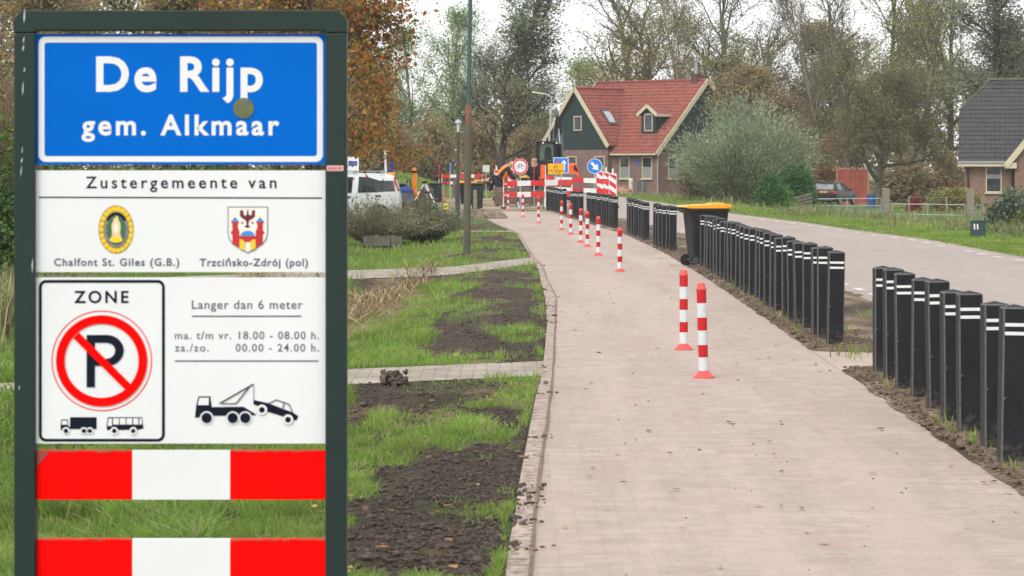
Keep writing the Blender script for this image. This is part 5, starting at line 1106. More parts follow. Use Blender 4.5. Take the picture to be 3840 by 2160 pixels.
# ------------------------------------------------------------------ cars
def car(name, label, loc, rz, st, paint, wins, wheels, wr, glass):
    """st: stations along the length (x, zbot, zbelt, zroof, w_low, w_belt, w_roof)"""
    t = thing(name, label, 'car', loc, rz); b = MB(); n = len(st); ring = []
    for x, zb, zl_, zr, wl, wb_, wr_ in st:
        half = [(wl*.86, zb), (wl*.985, zb+.07), (wl, zb+.20), (max(wl, wb_)*1.0, (zb+zl_)/2+.05), (wb_, zl_-.04), (wb_*.985, zl_), (wr_*1.0, zr-.09 if zr-zl_ > .12 else zl_+(zr-zl_)*.5), (wr_*.86, zr-.025), (wr_*.45, zr)]
        ring.append([(x, -y, z) for y, z in half] + [(x, y, z) for y, z in reversed(half)])
    m = len(ring[0]); vs = [p for r_ in ring for p in r_]
    fs = [(i*m+j, i*m+(j+1) % m, (i+1)*m+(j+1) % m, (i+1)*m+j) for i in range(n-1) for j in range(m)] + [tuple(range(m-1, -1, -1)), tuple((n-1)*m+j for j in range(m))]
    b.add(vs, fs, 0, True); body = b.build('body', paint, t)
    sub = body.modifiers.new('subd', 'SUBSURF'); sub.levels = sub.render_levels = 2
    X = [s[0] for s in st]
    def wy(x, z):
        g = lambda k: float(np.interp(x, X, [s[k] for s in st])); zl_, zr = g(2), g(3)
        return float(np.interp(z, [zl_-.3, zl_, zr-.09, zr], [g(5), g(5)*.985, g(6), g(6)*.86]))
    return t, wy
def sidepoly(mb, poly, wy, out=.012, mi=0, sides=(-1, 1)):
    for s in sides:
        q_ = poly if s < 0 else poly[::-1]; vs = [(x, s*(wy(x, z)+out), z) for x, z in q_]; ce = tuple(np.mean(np.array(vs), 0)); vs.append(ce); n = len(q_)
        mb.add(vs, [(i, (i+1) % n, n) for i in range(n)], mi)
def wheel(t, x, y, r, s):
    w2 = MB(); w2.path([(x, y-s*.09, r),(x, y-s*.075, r),(x, y+s*.075, r),(x, y+s*.09, r)], [r*.93, r, r, r*.93], 24); o = w2.build('wheel', TYRE, t); MB().path([(x, y+s*.088, r),(x, y+s*.098, r)], r*.62, 18).build('hub', mat('alloy', (.28,.29,.30), .4, .2, 12, metal=.5), o)
GLC = glass_mat('car_glass', (.035,.045,.045)); CARW = mat('car_white', (.50,.51,.50), .35, .05, 1.5, coat=.2, dirt=(.52,.52,.50)); CARB = mat('car_black', (.009,.010,.011), .4, .2, 3, spec=.25, coat=.15)
PLB = mat('black_trim', (.016,.016,.017), .5, .2, 10); LRED = mat('lamp_red', (.50,.012,.012), .25, .15, 20); LCLR = mat('lamp_clear', (.60,.57,.56), .25, .1, 20)
# white hatchback, nose to the left, tail at local x = 0
WL = .70; wst = [(-3.52,.30,.62,.66,.55,.50,.40),(-3.44,.22,.74,.80,.68,.66,.55),(-3.05,.20,.90,.95,.76,.73,.62),(-2.72,.20,.96,1.02,.78,.74,.62),(-2.25,.20,.97,1.40,.79,.76,.58),(-1.7,.20,.965,1.50,.79,.77,.60),(-.9,.20,.97,1.52,.79,.77,.61),(-.35,.22,.98,1.50,.78,.76,.61),(-.14,.24,.985,1.44,.77,.75,.60),(-.03,.30,.96,1.10,.74,.72,.62),(.02,.36,.70,.76,.70,.68,.58)]
CX = gx(1503, 83); wc, wy = car('white_hatchback', 'boxy white hatchback with roof rails parked behind lavender border', (CX, 83, 0), R(0), wst, CARW, None, None, .29, GLC)
def cz(py): return CAM_H-(py-HOR)/135.0
def cxl(px): return (px-1503)/135.0
def sparts(name, poly, m, par, out=.012, sides=(-1, 1)):
    r_ = []
    for s_ in sides: g = MB(); sidepoly(g, poly, wy, out, 0, (s_,)); r_.append(g.build(name, m, par))
    return r_
C1 = lambda l: [(cxl(x), cz(y)) for x, y in l]
for l in ([(1350,662),(1385,664),(1425,676),(1431,690),(1431,719),(1347,722)], [(1448,677),(1478,678),(1483,716),(1447,717)], [(1270,664),(1328,663),(1324,722),(1200,724),(1205,712)]): sparts('side_window', C1(l), GLC, wc)
for l, o_ in (([(1427,676),(1447,677),(1446,717),(1432,718)], .014), ([(1330,664),(1333,664),(1334,790),(1331,790)], .006), ([(1440,668),(1442,668),(1446,750),(1444,750)], .006)): sparts('door_seam', C1(l), PLB, wc, o_)
for l in ([(1411,731),(1433,731),(1433,737),(1411,737)], [(1302,735),(1322,735),(1322,741),(1302,741)]): sparts('door_handle', C1(l), PLB, wc, .02)
tls = sparts('tail_lamp', C1([(1480,662),(1486,672),(1496,712),(1497,757),(1486,757),(1485,715)]), LRED, wc, .014)
for tl, s_ in zip(tls, (-1, 1)): sparts('lamp_lens', C1([(1487,729),(1497,729),(1498,745),(1487,745)]), LCLR, tl, .018, (s_,))
for s in (-1, 1): g = MB(); g.bar((-2.1,s*.55,1.56),(-.45,s*.56,1.565), .035, .03); [g.box((x-.05,s*.555-.02,1.49),(x+.05,s*.555+.02,1.56)) for x in (-2.05,-1.25,-.5)]; g.build('roof_rail', ZINC, wc)
g = MB(); g.prismx([(-.80,.45),(.80,.45),(.80,.28),(-.80,.28)], -.02, .05); g.build('rear_bumper', CARW, wc, bevel=.02)
g = MB(); g.add([(-.145,-.56,1.40),(-.145,.56,1.40),(-.02,.60,1.02),(-.02,-.60,1.02)], [(0,3,2,1)]); g.build('rear_window', GLC, wc)
for xw in (-.58, -2.85):
    for s in (-1, 1): wheel(wc, xw, s*.70, .285, s)
    for s in (-1, 1): a = MB(); a.add([(xw+.36*math.cos(R(t)), s*.80, .30+.36*math.sin(R(t))) for t in range(-10, 191, 12)], [tuple(range(17))]); a.build('wheel_arch', PLB, wc)
# black SUV seen from behind; tail at local x = 0, nose to +x
sst = [(.0,.45,.86,.92,.78,.74,.62),(.06,.34,1.02,1.06,.88,.85,.72),(.16,.30,1.06,1.20,.92,.89,.76),(.42,.28,1.08,1.58,.94,.91,.69),(.9,.28,1.07,1.66,.945,.92,.70),(1.9,.28,1.04,1.68,.945,.92,.69),(2.6,.28,1.02,1.60,.945,.91,.66),(3.2,.28,1.01,1.12,.94,.90,.72),(4.0,.30,.98,1.03,.92,.88,.70),(4.5,.34,.84,.88,.85,.80,.62),(4.66,.42,.70,.72,.72,.66,.5)]
SX_, SYY = gx(3088,205), 205; sv, wy = car('black_suv', 'black estate-bodied car seen from behind, parked by rusty container', (SX_, SYY, -1.0), R(90-25), sst, CARB, None, None, .36, GLC)
for l in ([(.62,1.50),(1.35,1.55),(1.38,1.10),(.60,1.13),(.48,1.25)], [(1.45,1.55),(2.1,1.53),(2.12,1.08),(1.46,1.10)], [(2.2,1.52),(2.55,1.44),(3.0,1.10),(2.2,1.07)]): sparts('side_window', l, GLC, sv)
g = MB(); g.add([(.34,-.62,1.56),(.34,.62,1.56),(.105,.74,1.13),(.105,-.74,1.13)], [(0,3,2,1)]); g.build('rear_window', glass_mat('rear_glass', (.10,.115,.115), .4), sv)
g = MB(); g.box((.22,-.60,1.585),(.55,.60,1.64)); g.build('roof_spoiler', CARB, sv, bevel=.02)
for s in (-1, 1):
    g = MB(); g.prismx([(s*.86,1.00),(s*.42,.97),(s*.42,.88),(s*.90,.84)], .02, .13); g.build('tail_lamp', LRED, sv); wheel(sv, .85, s*.84, .36, s); wheel(sv, 3.75, s*.84, .36, s)
    MB().ball((2.55, s*1.04, 1.10), (.10,.12,.09), 10, 6).build('wing_mirror', CARB, sv)
    MB().bar((.7, s*.60, 1.70),(2.3, s*.60, 1.70), .04, .03).build('roof_rail', ZINC, sv)
pl = MB(); pl.box((-.035,-.27,.90),(-.02,.27,1.02)); po = pl.build('number_plate', mat('plate_yellow', (.75,.40,.03), .4, .08, 20), sv)
g = MB(); [g.box((-.038,-.2+i*.07,.925),(-.0355,-.155+i*.07,.995)) for i in range(6) if i not in (1, 4)]; g.build('plate_characters', PLB, po)
g = MB(); g.box((-.05,-.80,.36),(.12,.80,.52)); g.build('rear_bumper', mat('bumper_grey', (.10,.10,.105), .5, .2, 10), sv, bevel=.03)

# ------------------------------------------------------------------ yard on the right: container, gates, posts, planks, mailbox
RUST = brick_mat('container_steel', (.30,.075,.055), (.35,.09,.065), (.18,.04,.03), 2, 40, .01, 'xz', .3, .7, stain=[((.20,.10,.065), (2.5,2.5,.8), .55, .68), ((.42,.30,.25), (3,3,3), .68, .72)])
YC = 212; cn = thing('shipping_container', 'rusty red corrugated container behind the black car', 'container', (gx(3137,YC), YC, -1.0), R(-6))
b = MB(); P = []; x = .06; wv = 0
while x < 2.1: P += [(x,0),(x+.10,0),(x+.14,.05),(x+.24,.05)]; x += .28
P2 = [(a, c+.06) for a, c in reversed(P)]
b.add([(a, c, .12) for a, c in P+P2]+[(a, c, 2.48) for a, c in P+P2], [(i, (i+1) % (2*len(P)), (i+1) % (2*len(P))+2*len(P), i+2*len(P)) for i in range(2*len(P))]); b.box((.05,.13,.12),(2.2,6,2.5)); b.build('wall_panel', RUST, cn)
b = MB(); b.box((-.03,-.02,0),(.06,.12,2.6)); b.box((2.16,-.02,0),(2.28,.12,2.6)); b.box((.06,-.01,2.482),(2.16,.11,2.6)); b.box((.06,-.01,0),(2.16,.11,.118)); b.build('frame', mat('container_frame', (.33,.16,.12), .8, .35, 5, dirt=(.5,.42,.36)), cn)
GALV = mat('galvanised_steel', (.36,.40,.43), .45, .15, 12, metal=.35); WOODG = mat('weathered_wood', (.22,.185,.145), .9, .35, 6, bump=.4, bsc=30, dirt=(.13,.13,.09)); WOODD = mat('old_planks', (.17,.145,.105), .95, .4, 5, bump=.5, bsc=25, dirt=(.08,.09,.05))
def gate(label, pa, pb, Y0, Y1, z, h, mesh, name='farm_gate'):
    xa, xb = gx(pa, Y0), gx(pb, Y1); t = thing(name, label, 'gate', ((xa+xb)/2, (Y0+Y1)/2, z)); A = Vector((xa, Y0, z)); B = Vector((xb, Y1, z)); U_ = Vector((0,0,1))
    f = MB()
    for hh in ((.12, h*.55, h) if mesh else (.18, h)): f.tube(A+U_*hh, B+U_*hh, .025, .025, 8)
    for tt in (0, .5, 1): p = A.lerp(B, tt); f.tube(p+U_*.10, p+U_*h, .022, .022, 8)
    f.build('tube_frame', GALV, t, True)
    if mesh:
        f = MB()
        for i in range(26): p = A.lerp(B, (i+.5)/26); f.tube(p+U_*.14, p+U_*h*.55, .005, .005, 4)
        for i in range(4): f.tube(A+U_*(.2+i*.09), B+U_*(.2+i*.09), .005, .005, 4)
        f.build('mesh_infill', GALV, t, True)
    return t
gate('grey tubular gate with wire mesh before the black car', 3047, 3305, 166, 168, -1.0, .90, True)
gate('long low two-rail tubular gate before the clipped hedge', 3345, 3618, 158, 154, -1.0, .72, False)
gate('short tubular gate right of the thick wooden gatepost', 3660, 3690, 153, 152, -1.0, .72, False)
def wpost(name, label, px, pyt, Y, z, wd, m, lean=0, cat='post', group=None):
    zt = gz(pyt, Y); t = MB(); x = gx(px, Y); h = zt-z
    t.prism([(-wd/2,-.2),(wd/2,-.2),(wd/2+lean,h-.02),(wd/2+lean-.02,h),(-wd/2+lean+.02,h),(-wd/2+lean,h-.03)], -wd/2, wd/2); o = t.build(name, m, None, False, .006); o.location = (x, Y, z); tag(o, label, cat, group); return o
wpost('gate_post', 'thick squared grey gatepost left of the clipped hedge', 3322, 705, 160, -1.0, .36, WOODG); wpost('gate_post', 'thick squared weathered gatepost right of the low gate', 3639, 708, 152, -1.0, .36, WOODG)
wpost('fence_post', 'thin round fence post right of the thick gateposts', 3687, 738, 125, -.9, .11, WOODG); wpost('fence_post', 'thin stake in front of the hedge left end', 3408, 736, 170, -1.0, .09, WOODG); wpost('fence_post', 'thin stake in front of the hedge middle', 3550, 738, 170, -1.0, .09, WOODG)
wpost('stake', 'short rotten stake in the rough verge weeds', 3172, 790, 132, -.75, .12, WOODD); wpost('stake', 'small stick stump in the grass left of the green mailbox', 3573, 850, 80, -.25, .07, WOODD)
pf = thing('plank_fence', 'slumped fence of long weathered planks beside round shrubs', 'fence', (gx(2960,147), 147, -.75))
for i in range(6):
    zz = .12+i*.145; a = gx(2900-i*3, 146)-gx(2960,147); c = gx(3046, 148)-gx(2960,147); b = MB(); b.bar((a,-1.0,zz*.82-.12+.02*(i % 2)),(c,1.2,zz+.10+i*.028), .05, .115); b.build('plank', WOODD, pf)
b = MB(); [b.box((x-.05,y-.05,-.2),(x+.05,y+.05,1.0)) for x, y in ((-.3,.25),(.9,1.1))]; b.build('upright', WOODD, pf)
wr = MB(); [wr.tube((gx(3410,170),170,-1.0+h_),(gx(3690,125)+6,168,-1.0+h_), .006, .006, 4) for h_ in (.55,.95)]; o = wr.build('wire_fence', GALV); tag(o, 'two thin wires strung before the clipped hedge', 'fence')
MAILG = mat('mailbox_green', (.018,.045,.042), .5, .2, 8); mbx = thing('mailbox', 'leaning dark green box with white house number 11 on the grass', 'mailbox', (gx(3668,72), 72, float(land_z(gx(3668,72),72))), R(8))
b = MB(); b.prismx([(-.12,0),(.13,0),(.07,.40),(-.05,.42)], -.17, .17); b.build('box', MAILG, mbx, bevel=.012)
b = MB(); text_into(b, '11', -.13, -.02, .22, .35, 0, 0, .05); b.v = [(x, -.12+(z)*(.07/.42)-.004, z) for x, y, z in b.v]; b.build('house_number', WHITEP, mbx)
b = MB(); b.prismx([(-.07,.405),(.09,.385),(.09,.41),(-.06,.435)], -.185, .185); b.build('lid', MAILG, mbx)
cp = MB(); cp.lathe([(0,0),(.14,0),(.135,.92),(.15,.93),(.15,.97),(.12,.99),(.12,1.03),(.15,1.06),(.15,1.20),(.10,1.28),(0,1.29)], n=20); o = cp.build('garden_post', mat('cream_stone', (.50,.47,.38), .8, .15, 6, dirt=(.38,.36,.28))); o.location = (gx(2366,206), 206, -.45); o.scale = (1.1,1.1,1.05); tag(o, 'squat cream stone post before the house windows', 'post')
bd = thing('leaning_board', 'dark green board propped on a stake before the house', 'board', (gx(2408,206), 206, -.35), R(-20)); MB().slab([(-.36,-.10,.35),(.34,-.10,.30),(.36,.08,1.02),(-.34,.08,1.06)], .04).build('panel', DKGR, bd); MB().bar((.0,-.16,-.2),(.08,-.03,.95), .07, .04).build('prop', WOODG, bd)
bb = MB(); bb.lathe([(0,0),(.24,0),(.27,.85),(.29,.86),(.29,.92),(.0,.97)], n=16); o = bb.build('water_butt', mat('butt_blue', (.03,.08,.22), .5, .2, 8)); o.location = (gx(3268,190), 190, -1.0); tag(o, 'blue plastic barrel right of the rusty container', 'barrel')
# ------------------------------------------------------------------ poles and lamps
POLEG = mat('pole_green_paint', (.085,.095,.072), .7, .22, 5, spec=.2, dirt=(.16,.075,.04), dlo=.49); POLEU = mat('pole_upper_green', (.045,.085,.085), .55, .15, 4); RUSTP = mat('rust', (.17,.080,.05), .9, .4, 9, dirt=(.085,.08,.06))
PY = 58.4; px_, pz_ = gx(1750, PY), 0
lp = thing('light_pole', 'tall old green pole with rusty collar leaving the top of picture', 'pole', (px_, PY, 0))
MB().path([(0,0,-.3),(.014,0,1.0),(.035,0,2.78)], [.073,.070,.064], 14).build('lower_shaft', POLEG, lp)
MB().path([(.034,0,2.50),(.0355,0,2.86),(.036,0,2.90)], [.066,.0655,.05], 14).build('rust_collar', RUSTP, lp)
MB().path([(.036,0,2.88),(.075,0,5.2),(.10,0,6.8)], [.042,.041,.038], 12).build('upper_shaft', POLEU, lp)
b = MB(); b.path([(.10,0,6.8),(.13,-.02,7.2),(.5,-.05,7.5),(1.0,-.08,7.55)], [.038,.036,.032,.03], 10); b.build('bracket', POLEU, lp); MB().ball((1.15,-.09,7.52), (.30,.10,.07), 12, 6).build('lamp_head', ZINC, lp)
DKP = mat('post_dark_grey', (.045,.05,.055), .5, .2, 6)
l2 = thing('lantern_post', 'slim dark lamp post with a lantern head left of the tall pole', 'street lamp', (gx(1716,89), 89, 0)); MB().path([(0,0,0),(0,0,1.15),(.005,0,1.16),(.02,0,2.72)], [.075,.07,.048,.04], 12).build('shaft', DKP, l2)
MB().lathe([(.035,2.72),(.05,2.75),(.045,2.80),(.075,2.99),(.0,2.99)], c=(.02,0,0), n=12).build('lantern_glass', mat('lantern_glass', (.55,.56,.52), .2, .1, 8), l2); MB().lathe([(.0,2.985),(.115,2.99),(.105,3.02),(.06,3.07),(.02,3.10),(.0,3.11)], c=(.02,0,0), n=14).build('lantern_hat', ZINC, l2)
b = MB(); [b.tube((.02+.05*math.cos(a),.05*math.sin(a),2.78),(.02+.079*math.cos(a),.079*math.sin(a),2.985), .006, .006, 5) for a in (.6,2.2,3.7,5.3)]; b.build('lantern_ribs', DKP, l2)
l3 = thing('curved_lamp', 'grey street lamp with curved arm rising behind the excavator', 'street lamp', (gx(2059,168), 168, 0)); k = 66.7
def lz(py): return gz(py, 168)
b = MB(); b.path([(0,0,0),(.02,0,3.5),(gx(2069,168)-gx(2059,168),0,lz(380)),(gx(2067,168)-gx(2059,168),0,lz(366)),(gx(2058,168)-gx(2059,168),0,lz(357)),(gx(2040,168)-gx(2059,168),0,lz(352))], [.065,.055,.045,.044,.042,.040], 10); b.build('shaft', GALV, l3)
b = MB(); b.bar((gx(2042,168)-gx(2059,168),0,lz(352.5)),(gx(1995,168)-gx(2059,168),0,lz(345)), .16, .085); b.build('lamp_head', mat('lamp_cream', (.55,.50,.38), .5, .1, 6), l3, bevel=.03)
l4 = thing('pale_mast', 'thin pale grey mast rising through the orange leaves behind the car', 'pole', (gx(1450,120), 120, 0)); b = MB(); b.path([(0,0,0),(0,0,1.2),(-.03,0,1.3),(-.1,0,gz(420,120))], [.10,.09,.055,.035], 10); b.build('shaft', mat('mast_grey', (.50,.52,.54), .5, .1, 5), l4)

# ------------------------------------------------------------------ road signs of the works
SWHT = mat('road_sign_white', (.70,.71,.72), .4, .06, 6); SRED = mat('road_sign_red', (.60,.03,.03), .4, .08, 6); SBLU = mat('road_sign_blue', (.01,.17,.62), .4, .06, 6); SYEL = mat('road_sign_yellow', (.80,.40,.008), .45, .06, 6); SBLK = mat('road_sign_black', (.016,.016,.018), .5, .1, 10)
def bike(b, X0, Z0, s, y, mi):
    """bicycle outline, s = wheelbase"""
    P = {'r': (X0-s*.5,Z0), 'f': (X0+s*.5,Z0), 'b': (X0-s*.05,Z0-.02*s), 's': (X0-s*.17,Z0+s*.48), 'h': (X0+s*.33,Z0+s*.48), 't': (X0+s*.28,Z0+s*.62), 'u': (X0+s*.16,Z0+s*.66), 'e': (X0-s*.20,Z0+s*.56)}
    for c in 'rf': b.ring(circ(*P[c], s*.33, 24), circ(*P[c], s*.275, 24), y, mi)
    for a, c in ('rb','bs','sr','sh','bh','fh','ht','tu','se'): b.flat(stroke(P[a], P[c], s*.062), y-.0004*len(a+c), mi)
    b.flat(stroke((X0-s*.30,Z0+s*.57),(X0-s*.10,Z0+s*.57), s*.08), y-.001, mi)
def sign_post(name, label, px, Y, zt, cat='road sign'):
    t = thing(name, label, cat, (gx(px, Y), Y, 0)); MB().tube((0,.03,-.1),(0,.03,zt), .026, .026, 10).build('pole', GALV, t); return t
Y = 124; s = Y/FPX
def loc(px, py, t): return (gx(px, Y)-t.location.x, gz(py, Y))
t = sign_post('no_cycling_sign', 'round red-bordered sign with a black bicycle', 1951, Y, gz(612, Y)); c = loc(1950.5, 624.5, t); r_ = 30*s
pb = MB().prism(circ(*c, r_, 40), -.012, .0).build('disc', SWHT, t); MB().ring(circ(*c, r_*.955, 40), circ(*c, r_*.74, 40), -.0145).build('red_ring', SRED, pb); b = MB(); bike(b, c[0], c[1]-r_*.08, r_*.72, -.0150, 0); b.build('bicycle_symbol', SBLK, pb)
t = sign_post('keep_right_sign', 'round blue sign with white arrow pointing down right', 2229, Y, gz(612, Y)); c = loc(2230, 623, t); r_ = 28.5*s
pb = MB().prism(circ(*c, r_, 40), -.012, .0).build('disc', SWHT, t); MB().flat(circ(*c, r_*.93, 40), -.0145).build('blue_face', SBLU, pb)
def arrow(cx, cz, r, ang):
    ca, sa_ = math.cos(R(ang)), math.sin(R(ang)); l = [(-.66,.17),(.02,.17),(.02,.50),(.72,0),(.02,-.50),(.02,-.17),(-.66,-.17)]; return [(cx+r*(x*ca-y_*sa_), cz+r*(x*sa_+y_*ca)) for x, y_ in l]
MB().flat(arrow(*c, r_*1.02, -47), -.0165).build('white_arrow', SWHT, pb)
Y = 123; s = Y/FPX; t = sign_post('priority_sign', 'square blue sign with white up arrow and small red arrow', 2103, Y, gz(600, Y)); 
pb = MB().prism(rrect(loc(2074.5,0,t)[0], gz(649,Y), loc(2132,0,t)[0], gz(590.5,Y), .03), -.012, .0).build('plate', SWHT, t); MB().flat(rrect(loc(2077,0,t)[0], gz(646.5,Y), loc(2129.5,0,t)[0], gz(593,Y), .022), -.0145).build('blue_face', SBLU, pb)
ax = loc(2116,0,t)[0]; b = MB(); b.flat([(ax-6*s, gz(640,Y)), (ax+3*s, gz(640,Y)), (ax+3*s, gz(614,Y)), (ax+9.5*s, gz(614,Y)), (ax-1.5*s, gz(599,Y)), (ax-12.5*s, gz(614,Y)), (ax-6*s, gz(614,Y))], -.0165); b.build('white_arrow', SWHT, pb)
ax = loc(2091,0,t)[0]; MB().flat([(ax-3*s,gz(599,Y)),(ax+3*s,gz(599,Y)),(ax+3*s,gz(630,Y)),(ax+7*s,gz(630,Y)),(ax,gz(640,Y)),(ax-7*s,gz(630,Y)),(ax-3*s,gz(630,Y))], -.0165).build('red_arrow', SRED, pb)
Y = 121.5; s = Y/FPX; t = sign_post('detour_sign', 'yellow cycle detour sign reading via rijbaan with an arrow', 2085, Y, gz(640, Y)); x0, x1, z0, z1 = loc(2053.5,0,t)[0], loc(2114.5,0,t)[0], gz(655.5,Y), gz(612.5,Y)
pb = MB().prism(rrect(x0, z0, x1, z1, .03), -.012, .0).build('plate', SYEL, t); MB().ring(rrect(x0+.012, z0+.012, x1-.012, z1-.012, .022), rrect(x0+.022, z0+.022, x1-.022, z1-.022, .014), -.0140).build('black_border', SBLK, pb)
b = MB(); bike(b, (x0+x1)/2, gz(628,Y), 14*s, -.0145, 0); b.build('bicycle_symbol', SBLK, pb); b = MB(); text_into(b, 'via rijbaan', x0+5*s, x1-5*s, gz(643,Y), gz(634.5,Y), -.0145, 0, .012); b.build('lettering', SBLK, pb)
b = MB(); b.flat(stroke((x0+20*s,gz(648.5,Y)),(x1-16*s,gz(648.5,Y)), 1.8*s), -.0145); b.flat([(x1-18*s,gz(645.3,Y)),(x1-11*s,gz(648.5,Y)),(x1-18*s,gz(651.7,Y))], -.0150); b.build('arrow', SBLK, pb)

# ------------------------------------------------------------------ barriers, beacons, rods
BRED = mat('barrier_red', (.56,.022,.025), .45, .12, 5, dirt=(.48,.08,.07)); BWHT = mat('barrier_white', (.66,.67,.67), .45, .08, 5, dirt=(.5,.5,.48)); BMRK = mat('barrier_mark', (.68,.55,.54), .5, .2, 60)
def barrier(label, segs, rails, Y0, Y1, px0, px1, posts=(0, 1), zt=None, marks=(0,)):
    xa, xb = gx(px0, Y0), gx(px1, Y1); t = thing('road_barrier', label, 'barrier', ((xa+xb)/2, (Y0+Y1)/2, 0), 0, 'red and white barriers of the works')
    P = lambda f, z, o=0: Vector((xa+(xb-xa)*f, Y0+(Y1-Y0)*f+o, z))
    for za, zb, zc, zd in rails:       # bottom/top at the left end, bottom/top at the right end
        b = MB(); mk_ = MB()
        for f0, f1, c in segs:
            q_ = [P(f0, za+(zc-za)*f0, -.03), P(f1, za+(zc-za)*f1, -.03), P(f1, zb+(zd-zb)*f1, -.03), P(f0, zb+(zd-zb)*f0, -.03)]; b.slab(q_, .04, c)
        o = b.build('board', [BRED, BWHT], t, True, .004)
        for f in marks:
            f0 = .018 if f == 0 else .915; zm = (za+(zc-za)*f0)+.06
            for i, (h_, w2) in enumerate(((.05,.03),(.075,.02),(.045,.035))): a = f0+i*.022; mk_.flat([(P(a,0)[0],zm),(P(a+.016,0)[0],zm),(P(a+.016,0)[0],zm+h_),(P(a,0)[0],zm+h_)], P(a,0)[1]-.0345)
        mk_.build('maker_mark', BMRK, o, True)
    for f in posts:
        q_ = P(f, 0, .03); zz = max(max(r_[1], r_[3]) for r_ in rails)+.02 if zt is None else zt; MB().box((q_.x-.02,q_.y,0),(q_.x+.02,q_.y+.04,zz)).build('upright', BWHT, t, True); MB().box((q_.x-.10,q_.y-.28,.0),(q_.x+.10,q_.y+.32,.07)).build('foot', SBLK, t, True, .01)
    return t
Z = lambda py, Y: gz(py, Y)
barrier('two-rail red and white barrier in front of the brick pallets', [(0,.335,0),(.335,.665,1),(.665,1,0)], [(Z(698,120),Z(679,120),Z(697,120),Z(676,120)),(Z(740,120),Z(720.5,120),Z(738,120),Z(719,120))], 120, 120, 1888, 2042)
barrier('short red and white barrier beside the farthest bollards', [(0,.47,1),(.47,1,0)], [(Z(697,119),Z(675,119),Z(692,116),Z(673,116)),(Z(740,119),Z(720,119),Z(737,116),Z(716,116))], 119, 116, 2046, 2145, marks=(1,))
barrier('long red and white barrier before the diagonal beacons', [(0,.14,0),(.14,.415,1),(.415,.60,0),(.60,.80,1),(.80,1,0)], [(Z(678,125),Z(661,125),Z(690,123),Z(672,123)),(Z(716,125),Z(700,125),Z(727,123),Z(709,123))], 125, 123, 2047, 2284, marks=(0, 1))
barrier('distant red and white barrier behind the lantern post', [(0,.20,0),(.20,.42,1),(.42,.56,0),(.56,.80,1),(.80,1,0)], [(Z(668,165),Z(655,165),Z(666,165),Z(654,165)),(Z(692,165),Z(681,165),Z(690,165),Z(680,165))], 165, 165, 1657, 1809, marks=())
def beacon(label, px, Y, x_w, pyt, rz=0):
    h = gz(pyt, Y); wd = x_w/FPX*Y; t = thing('beacon_board', label, 'beacon', (gx(px, Y), Y, 0), rz, 'diagonally striped beacons')
    pb = MB().prism(rrect(-wd/2, .12, wd/2, h, .05), -.025, .025).build('panel', BWHT, t); x0, x1 = -wd/2+.018, wd/2-.018; b = MB(); z = h-.04; st = (x1-x0)*.72; k = 0
    def clipz(v): return max(.14, min(h-.03, v))
    zt = h+.10
    while zt > .15:
        q_ = [(x0, clipz(zt)), (x0, clipz(zt-.185)), (x1, clipz(zt-.185-st)), (x1, clipz(zt-st))]
        if q_[0][1]-q_[1][1] > .001 or q_[3][1]-q_[2][1] > .001: b.flat(q_, -.0275)
        zt -= .37
    b.build('red_stripes', BRED, pb); MB().lathe([(0,0),(.05,0),(.05,.05),(.03,.06),(.04,.10),(.04,.17),(.02,.19),(0,.19)], c=(0,0,h), n=12).build('lamp_socket', BWHT, t); MB().box((-wd*.8,-.25,0),(wd*.8,.25,.115)).build('foot', SBLK, t, bevel=.02); return t
beacon('diagonal red and white beacon, right one and nearest', 2298, 121, 29, 650); beacon('diagonal red and white beacon, middle one of three', 2273, 126, 25, 645); beacon('diagonal red and white beacon, left one beside the blue arrow sign', 2249, 130, 24, 640)
beacon('striped beacon with white cap left of the bending worker', 1862, 150, 18, 636); beacon('striped beacon between worker and bicycle sign', 1915, 146, 22, 632, .1)
for i, (px, yt, yb_, Y, lab) in enumerate([(1646,612,690,150,'red and white ranging rod left of the lantern post'),(1722,608,690,150,'red and white ranging rod right of the lantern post'),(1857,603,640,140,'red tipped rod behind the bending worker'),(2003,603,770,128,'red and white rod between bicycle sign and excavator'),(2046,620,785,118,'tall white rod where the two barriers meet')]):
    x = gx(px, Y); t = thing('ranging_rod', lab, 'rod', (x, Y, 0), 0, 'thin marking rods'); z1_ = gz(yt, Y); r0 = .018
    MB().tube((0,0,-.1),(0,0,z1_*.55), r0, r0, 8).build('white_shaft', BWHT, t); MB().tube((0,0,z1_*.55),(0,0,z1_), r0*.98, r0*.9, 8).build('red_shaft', BRED if i != 4 else BWHT, t)
t = thing('edge_on_sign', 'blue round sign seen edge on left of lantern post', 'road sign', (gx(1690,150),150,0), R(82)); MB().tube((0,.03,0),(0,.03,gz(612,150)), .025, .025, 8).build('pole', GALV, t); MB().prism(circ(0, gz(626,150), .24, 28), -.012, 0).build('disc', SBLU, t)
t = thing('white_board_sign', 'blank whitish sign seen from behind left of the forked tree', 'road sign', (gx(1823,160),160,0)); MB().tube((0,.02,0),(0,.02,gz(620,160)), .025, .025, 8).build('pole', GALV, t); MB().box((-.185,-.012,gz(645,160)),(.185,.0,gz(619,160))).build('plate', mat('plate_back', (.48,.49,.46), .5, .1, 6), t)
t = thing('yellow_marker', 'small bright yellow number 18 sign on a thin post', 'sign', (gx(1672,92), 92, 0)); MB().box((-.03,.0,-.1),(.0,.03,gz(782,92))).build('post', DKP, t); z0, z1 = gz(784,92), gz(763,92); pb = MB().box((-.068,-.012,z0),(.066,.0,z1)).build('plate', mat('marker_yellow', (.80,.76,.0), .4, .05, 10), t); b = MB(); text_into(b, '18', -.05, .048, z0+.032, z1-.032, -.0145, 0, .015); b.build('house_number', SBLK, pb)
